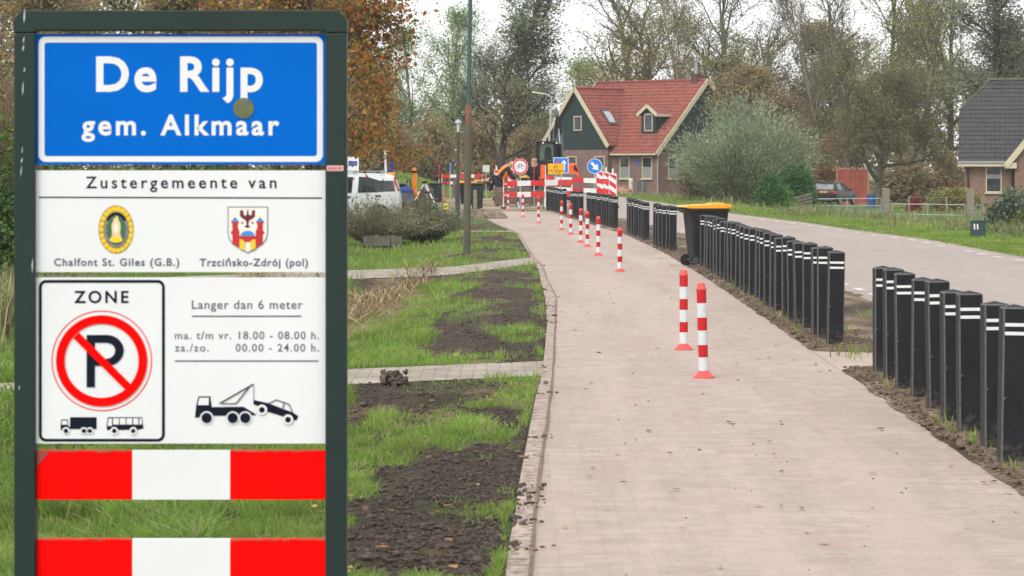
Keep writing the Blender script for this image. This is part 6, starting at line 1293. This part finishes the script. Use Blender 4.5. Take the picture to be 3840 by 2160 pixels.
t = thing('bin_bag_heap', 'dark plastic heap at the foot of the survey tripod', 'bag', (gx(1637,89), 89, 0)); rr = random.Random(3)
b = MB(); b.ball((0,0,.2), (.17,.15,.24), 12, 8, jit=.12, rng=rr); b.ball((.16,.05,.14), (.13,.12,.17), 12, 8, jit=.12, rng=rr); b.ball((-.05,0,.47), (.11,.1,.14), 10, 6, jit=.1, rng=rr); b.build('sack', mat('bag_dark', (.014,.024,.024), .35, .3, 8), t)

# ------------------------------------------------------------------ survey tripod
Y = 90; t = thing('survey_tripod', 'white and black survey tripod standing in the site', 'tripod', (gx(1600,Y), Y, 0)); o_ = t.location
ap = Vector((gx(1592,Y), Y, gz(684,Y)))
for i, (px, py, dy) in enumerate(((1556,752,0),(1636,772,-.2),(1604,770,.9))):
    ft = Vector((gx(px,Y), Y+dy, gz(py,Y))); b = MB(); o2 = Vector((.018,0,0)); b.bar(ap-o2, ft-o2*.4, .016, .016); b.bar(ap+o2, ft+o2*.4, .016, .016); md = ap.lerp(ft, .45); b.bar(md, ft, .034, .02); lg = b.build('leg', mat('tripod_white', (.66,.67,.66), .5, .1, 12), t, True)
    b = MB(); b.bar(ap.lerp(ft,.38), ap.lerp(ft,.46), .06, .04); b.bar(ap.lerp(ft,.72), ap.lerp(ft,.76), .05, .035); b.build('clamp', SBLK, lg, True)
MB().lathe([(0,-.03),(.07,-.03),(.085,.0),(.085,.03),(0,.03)], c=tuple(ap), n=16).build('head', SBLK, t, True)

# ------------------------------------------------------------------ wooden bits
WOODK = mat('dark_grey_wood', (.105,.095,.08), .9, .3, 6, bump=.4, bsc=30, dirt=(.07,.07,.05))
wd_ = thing('plank_edging', 'low grey plank edging in front of the lavender border', 'edging', (gx(1420,65.5), 65.5, 0))
for i in range(7): x = gx(1362+i*21, 65.5)-wd_.location.x; MB().box((x, .0,-.1),(x+gx(1940,65.5), .04,.165+.012*(i % 3))).build('board', WOODK, wd_, bevel=.004)
MB().box((gx(1362,65.5)-wd_.location.x,-.06,-.05),(gx(1462,65.5)-wd_.location.x,-.005,.09)).build('front_board', WOODK, wd_, bevel=.004)
wpost('wooden_post', 'grey wooden post right beside the tall green pole', 1782, 712, 96, 0, .115, WOODG); wpost('wooden_post', 'grey wooden post with orange tag behind the yellow sign', 1664, 690, 98, 0, .13, WOODG)
b = MB(); b.box((0,0,-.1),(gx(1800,98)-gx(1735,98),.05,.30)); o = b.build('plank_edging', WOODG); o.location = (gx(1735,98), 98, 0); tag(o, 'low horizontal plank beside the tall green pole', 'edging')
b = MB(); b.box((-.03,-.05,.0),(.03,.0,.14)); o = b.build('orange_tag', mat('tag_orange', (.75,.25,.01), .5, .1, 10)); o.location = (gx(1667,97.9), 97.9, gz(752,97.9)); tag(o, 'small orange tag nailed to the wooden post', 'tag')
b = MB(); [b.box((x, .0, -.1),(x+.5+.06*i, .22, -.09+.02*(i % 2))) for i, x in enumerate((-6.9,-6.35,-5.75))]; o = b.build('timber_edging', mat('dark_timber', (.05,.042,.036), .95, .3, 6)); o.location = (0, 50.6, 0); tag(o, 'dark timbers edging the second driveway behind the sign', 'edging')

# ------------------------------------------------------------------ pallets of paving bricks
PBR = brick_mat('stacked_bricks', (.17,.105,.085), (.22,.14,.115), (.075,.05,.042), .21, .085, .010, 'xz', .3, .9, bumpd=.02)
def pallet(label, px0, px1, pyt, Y, n, dep=1.0, zb=0):
    x0, x1 = gx(px0, Y), gx(px1, Y); t = thing('brick_pallet', label, 'pallet', ((x0+x1)/2, Y, zb), R(-3), 'pallets of paving bricks'); W_ = x1-x0; h = gz(pyt, Y)-zb
    p = MB(); p.box((-W_/2,0,.09),(W_/2,dep,.12)); [p.box((-W_/2+f*(W_-.12),0,0),(-W_/2+f*(W_-.12)+.12,dep,.088)) for f in (0,.33,.66,1)]; p.build('pallet_base', WOODD, t)
    for i in range(n): a = -W_/2+W_*i/n; MB().box((a+.012,.01,.124),(a+W_/n-.012,dep-.02,h-.02*(i % 2))).build('brick_stack', PBR, t, bevel=.01)
    return t
pallet('nearest stacks of brown paving bricks behind the front barrier', 1852, 1990, 703, 127, 3); pallet('brown paving bricks stacked behind the tall green pole', 1697, 1796, 666, 160, 4); pallet('brick stacks right of the bicycle sign pole', 1992, 2040, 712, 131, 1)
sp = MB(); sp.prism([(-.35,0),(.35,0),(.30,.8),(.12,.93),(-.15,.93),(-.32,.72)], -.25, .25); o = sp.build('brown_cover', mat('cover_brown', (.10,.065,.05), .8, .3, 6, bump=.5, bsc=12), None, False, .05); o.location = (gx(1597,115), 115, 0); tag(o, 'brown covered pile behind the survey tripod', 'pile')
rb = random.Random(9)
def heap(name, label, px, Y, rx, ry, h, m, n=60):
    b = MB(); 
    for i in range(n):
        a = rb.uniform(0, 6.283); q_ = rb.uniform(0, 1)**.5; x, y_ = rx*q_*math.cos(a), ry*q_*math.sin(a); s_ = rb.uniform(.06, .17); b.ball((x, y_, h*(1-q_**1.3)*rb.uniform(.6, 1)), (s_*1.3, s_, s_*.8), 7, 5, 0, .25, rb)
    b.lathe([(0,-.1),(rx*.98,-.1),(rx*.75,h*.25),(rx*.4,h*.65),(.01,h*.85)], n=18); o = b.build(name, m); o.location = (gx(px, Y), Y, 0); tag(o, label, 'heap'); return o
RUB = mat('rubble', (.26,.21,.16), .95, .45, 4, bump=.6, bsc=18); heap('rubble_heap', 'heap of rubble and sand under the standing worker', 2020, 134, .8, .7, .42, RUB); heap('rubble_heap', 'low sandy heap right of the brick pallet before excavator', 2058, 138, .9, .6, .5, RUB, 40); heap('brick_rubble', 'small pile of old red bricks before the house', 2325, 200, .8, .5, .45, mat('old_red_brick', (.28,.14,.10), .9, .4, 3, bump=.5, bsc=14), 40)
heap('dug_soil', 'low heap of dug soil beside the wooden post at the path', 1815, 98, .75, 1.2, .2, mat('dug_soil', (.20,.15,.11), .95, .4, 5, bump=.6, bsc=20), 50)
b = MB(); rb2 = random.Random(4); [b.ball((max(-.085, min(.085, rb2.gauss(0,.05))), max(-.08, min(.08, rb2.gauss(0,.05))), min(.10, abs(rb2.gauss(.02,.035)))), (.026,.026,.02), 6, 4, 0, .5, rb2) for i in range(110)]; o = b.build('earth_lump', SOIL); o.location = (gx(1478,23.1), 23.1, .0); tag(o, 'dark crumbly earth lump beside the near driveway', 'soil lump')

# ------------------------------------------------------------------ excavator (facing left-back, arm raised)
EOR = mat('machine_orange', (.75,.095,.015), .4, .08, 4); EBK = mat('machine_black', (.014,.015,.017), .55, .25, 6, spec=.25); EGR = mat('machine_grey', (.11,.115,.12), .5, .3, 5); GLE = mat('cab_glass', (.085,.115,.095), .35, .45, 2.5, spec=.2); CHR = mat('piston_chrome', (.6,.61,.62), .2, .05, 8, metal=.8)
Y = 150; ex = thing('excavator', 'black and orange tracked excavator with raised arm beside the house', 'excavator', (gx(2085,Y), Y, 0)); ox = ex.location.x
def e(px, py, dy=0): return (gx(px, Y)-ox, dy, gz(py, Y))
def ebox(px0, py0, px1, py1, d0, d1): a = e(px0, py1); c = e(px1, py0); return (a[0], d0, a[2]), (c[0], d1, c[2])
b = MB(); c0, c1 = ebox(2012,532,2026,668,-.55,-.45); 
for d0 in (-.55, .65):
    for x0, x1 in ((2010,2022),(2076,2086)): b.box(*ebox(x0,533,x1,646,d0,d0+.12))
b.box(*ebox(2008,529,2092,537,-.62,.84)); b.box(*ebox(2010,602,2086,650,-.54,.76)); cab = b.build('cab', EBK, ex, bevel=.03)
g = MB(); g.box(*ebox(2023,538,2075,601,-.52,-.50)); g.box(*ebox(2023,538,2075,601,.70,.72)); g.box(*ebox(2011,538,2013,601,-.42,.64)); g.box(*ebox(2084,538,2085.5,601,-.42,.64)); g.build('cab_glass', GLE, cab)
g = MB(); g.prism([e(2042,601)[::2],e(2041,570)[::2],e(2046,552)[::2],e(2056,549)[::2],e(2066,556)[::2],e(2069,601)[::2]], -.56, -.53); g.build('seat', EBK, cab, bevel=.02)
g = MB(); [g.ball((*e(x,537,-.66)[:1], -.66, e(x,537)[2]), .05, 10, 6) for x in (2036, 2087)]; g.build('work_lamp', SWHT, cab)
MB().box(*ebox(2050,652,2160,672,-.88,1.0)).build('platform', EGR, ex, bevel=.04); b = MB(); b.prism([e(2010,672)[::2],e(2010,645)[::2],e(2024,640)[::2],e(2028,618)[::2],e(2044,618)[::2],e(2049,672)[::2]], -.92, 1.0); b.build('side_cover', EOR, ex, bevel=.04)
b = MB(); b.prism([e(2130,676)[::2],e(2128,622)[::2],e(2138,611)[::2],e(2158,613)[::2],e(2168,632)[::2],e(2171,660)[::2],e(2166,676)[::2]], -.75, .95); ct = b.build('counterweight', EOR, ex, bevel=.06)
b = MB(); b.prism([e(2150,638)[::2],e(2150,620)[::2],e(2158,620)[::2],e(2166,636)[::2],e(2166,645)[::2]], -.77, -.745); b.build('grille', EBK, ct)
b = MB(); b.prism([e(2086,668)[::2],e(2088,625)[::2],e(2110,612)[::2],e(2128,614)[::2],e(2130,668)[::2]], -.70, .9); b.build('engine_cover', EGR, ex, bevel=.05)
b = MB()
for d0 in (-.95, .55): b.prism([(x, z) for x, z in rrect(e(2018,0)[0], 0, e(2172,0)[0], .62, .29, 5)], d0, d0+.42)
tr_ = b.build('track', EBK, ex); b = MB()
for d0 in (-.965,):
    for px in (2030,2052,2074,2096,2118,2140,2160): b.path([(e(px,0)[0], d0, .30),(e(px,0)[0], d0+.02, .30)], .16, 14)
b.build('road_wheels', EGR, tr_); MB().box(*ebox(2030,672,2150,700,-.5,.5)).build('undercarriage', EOR, ex, bevel=.03)
b = MB(); b.prism([e(2078,612)[::2],e(2096,560)[::2],e(2088,500)[::2],e(2080,470)[::2],e(2092,462)[::2],e(2108,500)[::2],e(2112,570)[::2],e(2104,620)[::2]], -.02, .26); bm = b.build('boom', mat('boom_grey', (.15,.155,.165), .5, .35, 5), ex, bevel=.03); b = MB(); b.prism([e(2074,556)[::2],e(2072,505)[::2],e(2078,470)[::2],e(2106,466)[::2],e(2114,500)[::2],e(2116,560)[::2],e(2108,600)[::2],e(2088,600)[::2]], .27, .40); b.build('boom_guard', EGR, bm, bevel=.02)
b = MB(); b.prism([e(2084,495)[::2],e(2084,440)[::2],e(2088,425)[::2],e(2094,425)[::2],e(2104,452)[::2],e(2108,500)[::2],e(2098,508)[::2]], -.10, .16); stk = b.build('stick', EBK, ex, bevel=.03)
b = MB(); b.tube(e(2088,440,-.18), e(2083,411,-.18), .035, .035, 10); b.tube(e(2100,560,-.12), e(2094,478,-.12), .04, .04, 10); b.build('piston_rod', CHR, stk)
b = MB(); b.tube(e(2102,620,-.14), e(2099,540,-.14), .085, .085, 12); b.tube(e(2094,482,-.2), e(2089,436,-.2), .07, .07, 12); b.build('hydraulic_cylinder', EBK, stk)
for i in range(3): MB().path([e(2080+i*3,520,-.24), e(2078+i*3,485+i*6,-.3), e(2082+i*2,452+i*3,-.28), e(2088,440+i*5,-.2)], .016, 6).build('hydraulic_hose', EBK, stk)
b = MB(); b.prism([e(2078,436)[::2],e(2074,420)[::2],e(2084,408)[::2],e(2092,414)[::2],e(2098,436)[::2],e(2094,446)[::2]], -.22, .28); b.build('bucket_linkage', EGR, stk, bevel=.02)
# low dumper with a yellow arm left of the excavator
Y = 156; t = thing('mini_dumper', 'low dark dumper with a yellow top left of the excavator', 'dumper', (gx(1983,Y), Y, 0)); ox = t.location.x
b = MB(); b.box(*ebox(1956,668,2012,700,-.5,.6)); b.build('skip', EBK, t, bevel=.05); b = MB(); b.prism([e(1950,668)[::2],e(1956,660)[::2],e(1998,655)[::2],e(2000,666)[::2]], -.45, .5); b.build('yellow_hood', SYEL, t, bevel=.03)
b = MB(); b.box(*ebox(1956,700,2012,718,-.4,.5)); b.build('chassis', EGR, t)
for px in (1964, 2004): MB().path([(e(px,0)[0],-.6,.30),(e(px,0)[0],-.42,.30)], .30, 18).build('wheel', TYRE, t)
# orange compact crane arm and its machine right of the white car
Y = 96; t = thing('mini_excavator', 'small machine with an upright orange arm right of the white car', 'digger', (gx(1530,Y), Y, 0)); ox = t.location.x
b = MB(); b.path([e(1552,735), e(1553,700), e(1554,655), e(1553,634), e(1546,627)], [.085,.09,.085,.07,.05], 10); am = b.build('arm', mat('arm_orange', (.80,.25,.015), .4, .08, 5), t)
b = MB(); b.path([e(1553,640.5), e(1553,648)], .095, 12); b.tube(e(1528,629), e(1550,629), .02, .02, 8); b.ball(e(1549,628), .06, 10, 6); b.build('clamp', EBK, am)
b = MB(); b.prism([e(1520,740)[::2],e(1525,722)[::2],e(1545,716)[::2],e(1568,720)[::2],e(1570,738)[::2]], -.3, .35); b.build('base', mat('arm_orange', (.80,.25,.015)), t, bevel=.03); b = MB(); b.tube(e(1561,718,-.2), e(1566,748,-.2), .035, .035, 8); b.build('stabiliser', mat('arm_orange', (.8,.25,.015)), t)
b = MB(); b.prism([e(1499,722)[::2],e(1500,692)[::2],e(1506,685)[::2],e(1528,688)[::2],e(1542,706)[::2],e(1544,722)[::2]], -.35, .4); b.build('engine_housing', EGR, t, bevel=.04); b = MB(); b.path([e(1526,688,-.1), e(1528,676,-.1), e(1533,673,-.1), e(1538,678,-.1), e(1540,700,-.1)], .018, 8); b.build('handle_bar', EBK, t)
b = MB(); b.box(*ebox(1499,688,1522,716,-.42,-.36)); b.build('seat', EBK, t, bevel=.03)
b = MB(); rr = random.Random(2); b.ball(e(1518,716,-.45), (.28,.12,.14), 14, 8, jit=.12, rng=rr); b.build('blue_tarp', mat('tarp_blue', (.03,.07,.30), .6, .25, 10), t)
b = MB(); b.box(*ebox(1506,722,1556,758,-.66,-.60)); b.build('grey_flap', EGR, t); b = MB(); b.box(*ebox(1502,745,1568,786,-.40,.5)); b.build('tracks', EBK, t, bevel=.05)
# blue mast with orange foot farther back
Y = 125; t = thing('drill_mast', 'blue mast with an orange foot and a dark slanted arm above the car roof', 'drill rig', (gx(1465,Y), Y, 0)); ox = t.location.x
b = MB(); b.path([e(1465,648), e(1466,610), e(1471,585), e(1470,571)], [.10,.085,.07,.04], 8); b.build('mast', mat('mast_blue', (.015,.035,.22), .5, .2, 8), t); b = MB(); b.box(*ebox(1455,646,1480,735,-.3,.4)); b.build('foot', mat('arm_orange', (.8,.25,.015)), t, bevel=.03)
b = MB(); b.path([e(1420,650), e(1426,634), e(1438,610), e(1445,602)], [.11,.10,.08,.04], 8); b.build('slanted_arm', EBK, t); b = MB(); b.box(*ebox(1403,630,1428,640,-.3,.3)); b.box(*ebox(1412,640,1470,720,-.2,.4)); b.build('body', EBK, t, bevel=.03)
b = MB(); rr = random.Random(8); Y = 86; t = thing('white_blue_board', 'white and blue board glimpsed through orange leaves', 'board', (gx(1322,104), 104, 0)); MB().box((-.12,0,0),(-.08,.04,2.1)).build('post', GALV, t); pb = MB().box((-.22,-.02,gz(648,104)),(.22,.0,gz(588,104))).build('panel', SWHT, t); MB().box((-.14,-.025,gz(622,104)),(.16,-.021,gz(604,104))).build('blue_field', mat('plate_blue2', (.07,.09,.40), .5, .3, 30), pb)
# bins at the hedge, a blue trestle, a light tube
for px, Y, lab in ((1790,118,'dark bin half hidden just right of the tall green pole'),(1628,140,'dark green bin standing behind the survey tripod'),(1655,142,'second dark green bin, half behind the wooden post')):
    t = thing('green_bin', lab, 'bin', (gx(px,Y), Y, 0), 0, 'green bins'); h = gz(686,Y); b = MB(); b.prism([(-.20,0),(.20,0),(.25,h-.08),(-.25,h-.08)], -.2, .2); b.build('body', DKGR, t, bevel=.02); b = MB(); b.box((-.28,-.24,h-.078),(.28,.24,h)); b.build('lid', DKGR, t, bevel=.02)
Y = 130; t = thing('blue_trestle', 'thin blue trestle with a yellow bar behind the wooden post', 'trestle', (gx(1802,Y), Y, 0)); ox = t.location.x
b = MB(); b.tube(e(1802,735), e(1800,679), .03, .03, 8); b.tube(e(1800,735,.4), e(1800,679), .03, .03, 8); b.build('leg', mat('trestle_blue', (.04,.20,.55), .5, .1, 8), t); b = MB(); b.tube(e(1778,677), e(1824,676), .025, .025, 8); b.build('bar', SYEL, t)
Y = 116; t = thing('pvc_pipe', 'short white pipe leaning in front of the brick pallet', 'pipe', (gx(1944,Y), Y, 0)); ox = t.location.x; b = MB(); b.tube(e(1941,757), e(1947,779), .025, .025, 10); b.build('tube', SWHT, t); b = MB(); b.tube(e(1940,753), e(1941,757), .04, .03, 10); b.build('socket', EGR, t)

# ------------------------------------------------------------------ workers
SKIN = mat('skin', (.42,.24,.17), .6, .1, 10); HAIR = mat('hair_brown', (.09,.06,.045), .8, .3, 40); NAVYC = mat('work_clothes', (.016,.018,.024), .9, .3, 12); VEST = mat('vest_orange', (.95,.20,.02), .7, .06, 10); REFL = mat('reflective_tape', (.62,.58,.55), .4, .1, 20); PINK = mat('tool_pink', (.65,.20,.22), .5, .1, 10)
def skin_obj(name, V, E, Rr, m, parent, sub=2):
    me = bpy.data.meshes.new(name); me.from_pydata([tuple(v) for v in V], E, []); o = bpy.data.objects.new(name, me); COL.objects.link(o)
    sk = o.modifiers.new('skin', 'SKIN'); sk.use_smooth_shade = True
    if not me.skin_vertices: me.attributes  # the layer comes with the modifier below
    if not me.skin_vertices:
        bpy.context.view_layer.objects.active = o; o.select_set(True); bpy.ops.mesh.customdata_skin_add(); o.select_set(False)
    for i, r_ in enumerate(Rr): me.skin_vertices[0].data[i].radius = (r_, r_)
    me.skin_vertices[0].data[0].use_root = True
    ss = o.modifiers.new('sub', 'SUBSURF'); ss.levels = ss.render_levels = sub
    dg = bpy.context.evaluated_depsgraph_get(); nm = bpy.data.meshes.new_from_object(o.evaluated_get(dg)); o.modifiers.clear(); o.data = nm; nm.materials.clear(); nm.materials.append(m)
    nm.polygons.foreach_set('use_smooth', np.full(len(nm.polygons), True)); o.parent = parent; return o
def worker(label, loc, J, vest, rz=0, look=(1,0,0)):
    """J: joints in metres, x to the right, y away, z up"""
    t = thing('person', label, 'person', loc, rz); j = {k_: Vector(v) for k_, v in J.items()}
    V = [j['pelvis'], j['waist'], j['chest'], j['neck'], j['head0'], j['head1']]; E = [(0,1),(1,2),(2,3),(3,4),(4,5)]; Rr = [.175,.165,.18,.085,.145,.125]
    for s in 'lr':
        b0 = len(V); V += [j['sh'+s], j['el'+s], j['wr'+s], j['ha'+s]]; E += [(2,b0),(b0,b0+1),(b0+1,b0+2),(b0+2,b0+3)]; Rr += [.062,.047,.034,.036]
        hd = (j['ha'+s]-j['wr'+s]).normalized(); sd_ = hd.cross(Vector((0,1,0))).normalized() if abs(hd.y) < .9 else Vector((1,0,0))
        for q_ in range(5):
            off = sd_*(.030*(q_-2)/1.4) if q_ else sd_*.045; base = j['ha'+s]+off*.8 - (hd*.03 if q_ == 0 else hd*0); L_ = (.05,.07,.078,.072,.058)[q_]; b1 = len(V); cu = Vector((0,-1,0))*.02
            V += [base+hd*.012, base+hd*L_*.55+off*.25, base+hd*L_+cu+off*.25]; E += [(b0+3,b1),(b1,b1+1),(b1+1,b1+2)]; Rr += [.010,.009,.008]
        b0 = len(V); V += [j['hip'+s], j['kn'+s], j['an'+s], j['to'+s]]; E += [(0,b0),(b0,b0+1),(b0+1,b0+2),(b0+2,b0+3)]; Rr += [.095,.062,.045,.042]
    body = skin_obj('body', V, E, Rr, SKIN, t)
    # face: nose, eyes, ears; hair over the back of the head
    hc = j['head0'].lerp(j['head1'], .45); upv = (j['head1']-j['head0']).normalized(); fw = Vector(look).normalized(); fw = (fw-upv*fw.dot(upv)).normalized(); sd_ = fw.cross(upv)
    b = MB(); b.ball(hc+fw*.098-upv*.005, (.018,.018,.024), 8, 6); [b.ball(hc+sd_*s*.088-upv*.01, (.018,.018,.032), 8, 6) for s in (-1, 1)]; b.build('nose_and_ears', SKIN, body)
    b = MB(); [b.ball(hc+fw*.086+sd_*s*.034+upv*.025, .012, 8, 5) for s in (-1, 1)]; b.ball(hc+fw*.084-upv*.05, (.022,.014,.007), 8, 5); b.build('eyes_and_mouth', EBK, body)
    b = MB(); b.ball(hc-fw*.022+upv*.042, (.098,.098,.092), 14, 9); b.build('hair', HAIR, body)
    # clothes over the same bones
    V = [j['pelvis'], j['pelvis'].lerp(j['waist'], .5)]; E = [(0,1)]; Rr = [.235,.22]
    for s in 'lr': b0 = len(V); V += [j['hip'+s], j['kn'+s], j['an'+s]]; E += [(0,b0),(b0,b0+1),(b0+1,b0+2)]; Rr += [.15,.115,.085]
    skin_obj('trousers', V, E, Rr, NAVYC, t)
    V = [j['waist'], j['pelvis'].lerp(j['waist'], .35), j['chest'], j['neck'].lerp(j['chest'], .35)]; E = [(0,1),(0,2),(2,3)]; Rr = [.225,.23,.24,.10]
    for s in 'lr': b0 = len(V); V += [j['sh'+s], j['el'+s], j['wr'+s]]; E += [(2,b0),(b0,b0+1),(b0+1,b0+2)]; Rr += [.115,.085,.065]
    skin_obj('jacket', V, E, Rr, NAVYC, t)
    if vest:
        a, c = j['pelvis'].lerp(j['waist'], .15), j['neck'].lerp(j['chest'], .25); V = [a.lerp(c, f) for f in (0,.3,.6,.85,1)]; vo = skin_obj('safety_vest', V, [(0,1),(1,2),(2,3),(3,4)], [.245,.25,.262,.24,.14], VEST, t)
        ax = (c-a).normalized(); b = MB()
        for f in (.22, .52): p = a.lerp(c, f); b.path([p-ax*.03, p+ax*.03], .225, 20, cap=False)
        for s in (-1, 1): p0 = a.lerp(c,.52)+Vector((0,s*.10,0)); b.bar(p0+Vector((-.12,0,.155)), c+Vector((-.06,s*.09,.13)), .05, .02)
        b.build('reflective_tape', REFL, vo)
    b = MB(); [b.bar(j['an'+s]+Vector((0,0,-.035)), j['to'+s]+Vector((0,0,-.005)), .10, .085) for s in 'lr']; b.build('boots', mat('boots', (.03,.025,.02), .8, .3, 20), t, bevel=.02)
    return t
def big(**J): return {k_: tuple(c*1.1 for c in v) for k_, v in J.items()}
# bending worker in the vest: back rising to the right, arms reaching down right
worker('man in orange reflective vest bending forward over his work', (gx(1884,130),130,.02), big(pelvis=(-.16,0,.98), waist=(-.05,0,1.15), chest=(.16,0,1.42), neck=(.30,-.01,1.58), head0=(.38,-.01,1.62), head1=(.50,-.02,1.66), shl=(.22,-.17,1.44), shr=(.22,.17,1.44), ell=(.34,-.20,1.17), elr=(.36,.18,1.18), wrl=(.52,-.16,1.00), wrr=(.54,.14,1.02), hal=(.58,-.15,.96), har=(.60,.13,.98), hipl=(-.17,-.10,.94), hipr=(-.17,.10,.94), knl=(-.10,-.11,.50), knr=(-.22,.11,.50), anl=(-.14,-.11,.09), anr=(-.28,.11,.09), tol=(.05,-.12,.05), tor=(-.09,.12,.05)), True, 0, (.8,0,-.7))
w2 = worker('crouching man in dark clothes reaching down behind brick pallet', (gx(1862,130.5),130.5,0), dict(pelvis=(.17,.05,.98), waist=(.02,.03,1.08), chest=(-.18,.0,1.16), neck=(-.32,-.01,1.12), head0=(-.37,-.02,1.08), head1=(-.43,-.03,1.0), shl=(-.20,.17,1.10), shr=(-.20,-.17,1.10), ell=(-.24,.18,.84), elr=(-.25,-.18,.84), wrl=(-.27,.14,.62), wrr=(-.27,-.16,.60), hal=(-.28,.13,.55), har=(-.28,-.16,.53), hipl=(.17,.13,.92), hipr=(.17,-.07,.92), knl=(.05,.14,.50), knr=(.06,-.11,.50), anl=(.14,.14,.09), anr=(.16,-.11,.09), tol=(-.05,.15,.05), tor=(-.03,-.12,.05)), False, 0, (-.7,0,-.7))
Y = 130; o = MB().bar((0,0,0),(-.22,-.02,-.30), .03, .03).build('hand_tool', PINK); o.location = (gx(1862,130.5)-.24, 130.32, .60); tag(o, 'pink-red handled tool in the crouching man’s hand', 'tool')
worker('man in dark work clothes standing on rubble beside the excavator', (gx(2002,134),134,.36), dict(pelvis=(0,0,.94), waist=(0,0,1.10), chest=(.01,0,1.36), neck=(.02,0,1.52), head0=(.03,0,1.60), head1=(.03,0,1.72), shl=(.0,-.19,1.43), shr=(.0,.19,1.43), ell=(-.10,-.24,1.15), elr=(.04,.24,1.15), wrl=(-.13,-.22,.90), wrr=(.09,.22,.92), hal=(-.13,-.21,.83), har=(.10,.21,.85), hipl=(0,-.10,.90), hipr=(0,.10,.90), knl=(.03,-.11,.48), knr=(0,.11,.48), anl=(-.02,-.11,.09), anr=(-.04,.11,.09), tol=(.15,-.12,.05), tor=(.13,.12,.05)), False, R(-60), (.9,.1,0))
# buttercups between the sign boards
for i, (px, py) in enumerate(((281,1949),(297,1944),(434,1968),(339,1999),(1105,1990))):
    Yb = 17.0; x, z = gx(px, Yb), gz(py, Yb); zb = float(land_z(np.array([x]), np.array([Yb]))[0]); t = thing('buttercup', 'small yellow buttercup in the grass behind the sign', 'flower', (x, Yb, zb), 0, 'buttercups behind the sign'); h = max(.05, z-zb)
    MB().tube((0,0,0),(.01,0,h), .003, .003, 5).build('stem', GRASS, t); b = MB(); [b.add([(.01,0,h),(.01+.018*math.cos(a-.5),.018*math.sin(a-.5),h+.008),(.01+.026*math.cos(a),.026*math.sin(a),h+.014),(.01+.018*math.cos(a+.5),.018*math.sin(a+.5),h+.008)], [(0,1,2,3)]) for a in np.arange(5)*1.2566]; b.build('petals', mat('petal_yellow', (.80,.58,.01), .5, .08, 20), t)
# ------------------------------------------------------------------ moist autumn air
def haze(d):
    m = bpy.data.materials.new('haze'); m.use_nodes = True; t = m.node_tree; t.nodes.remove(t.nodes['Principled BSDF'])
    v = t.nodes.new('ShaderNodeVolumePrincipled'); v.inputs['Density'].default_value = d; v.inputs['Color'].default_value = (.93,.95,.97,1); v.inputs['Anisotropy'].default_value = 0
    t.links.new(v.outputs[0], t.nodes['Material Output'].inputs['Volume'])
    o = MB().box((-445,-75,-2.8),(445,930,32)).build('haze', m); tag(o, 'thin pale moist air over the whole place', 'haze', kind='stuff')
haze(.0002)
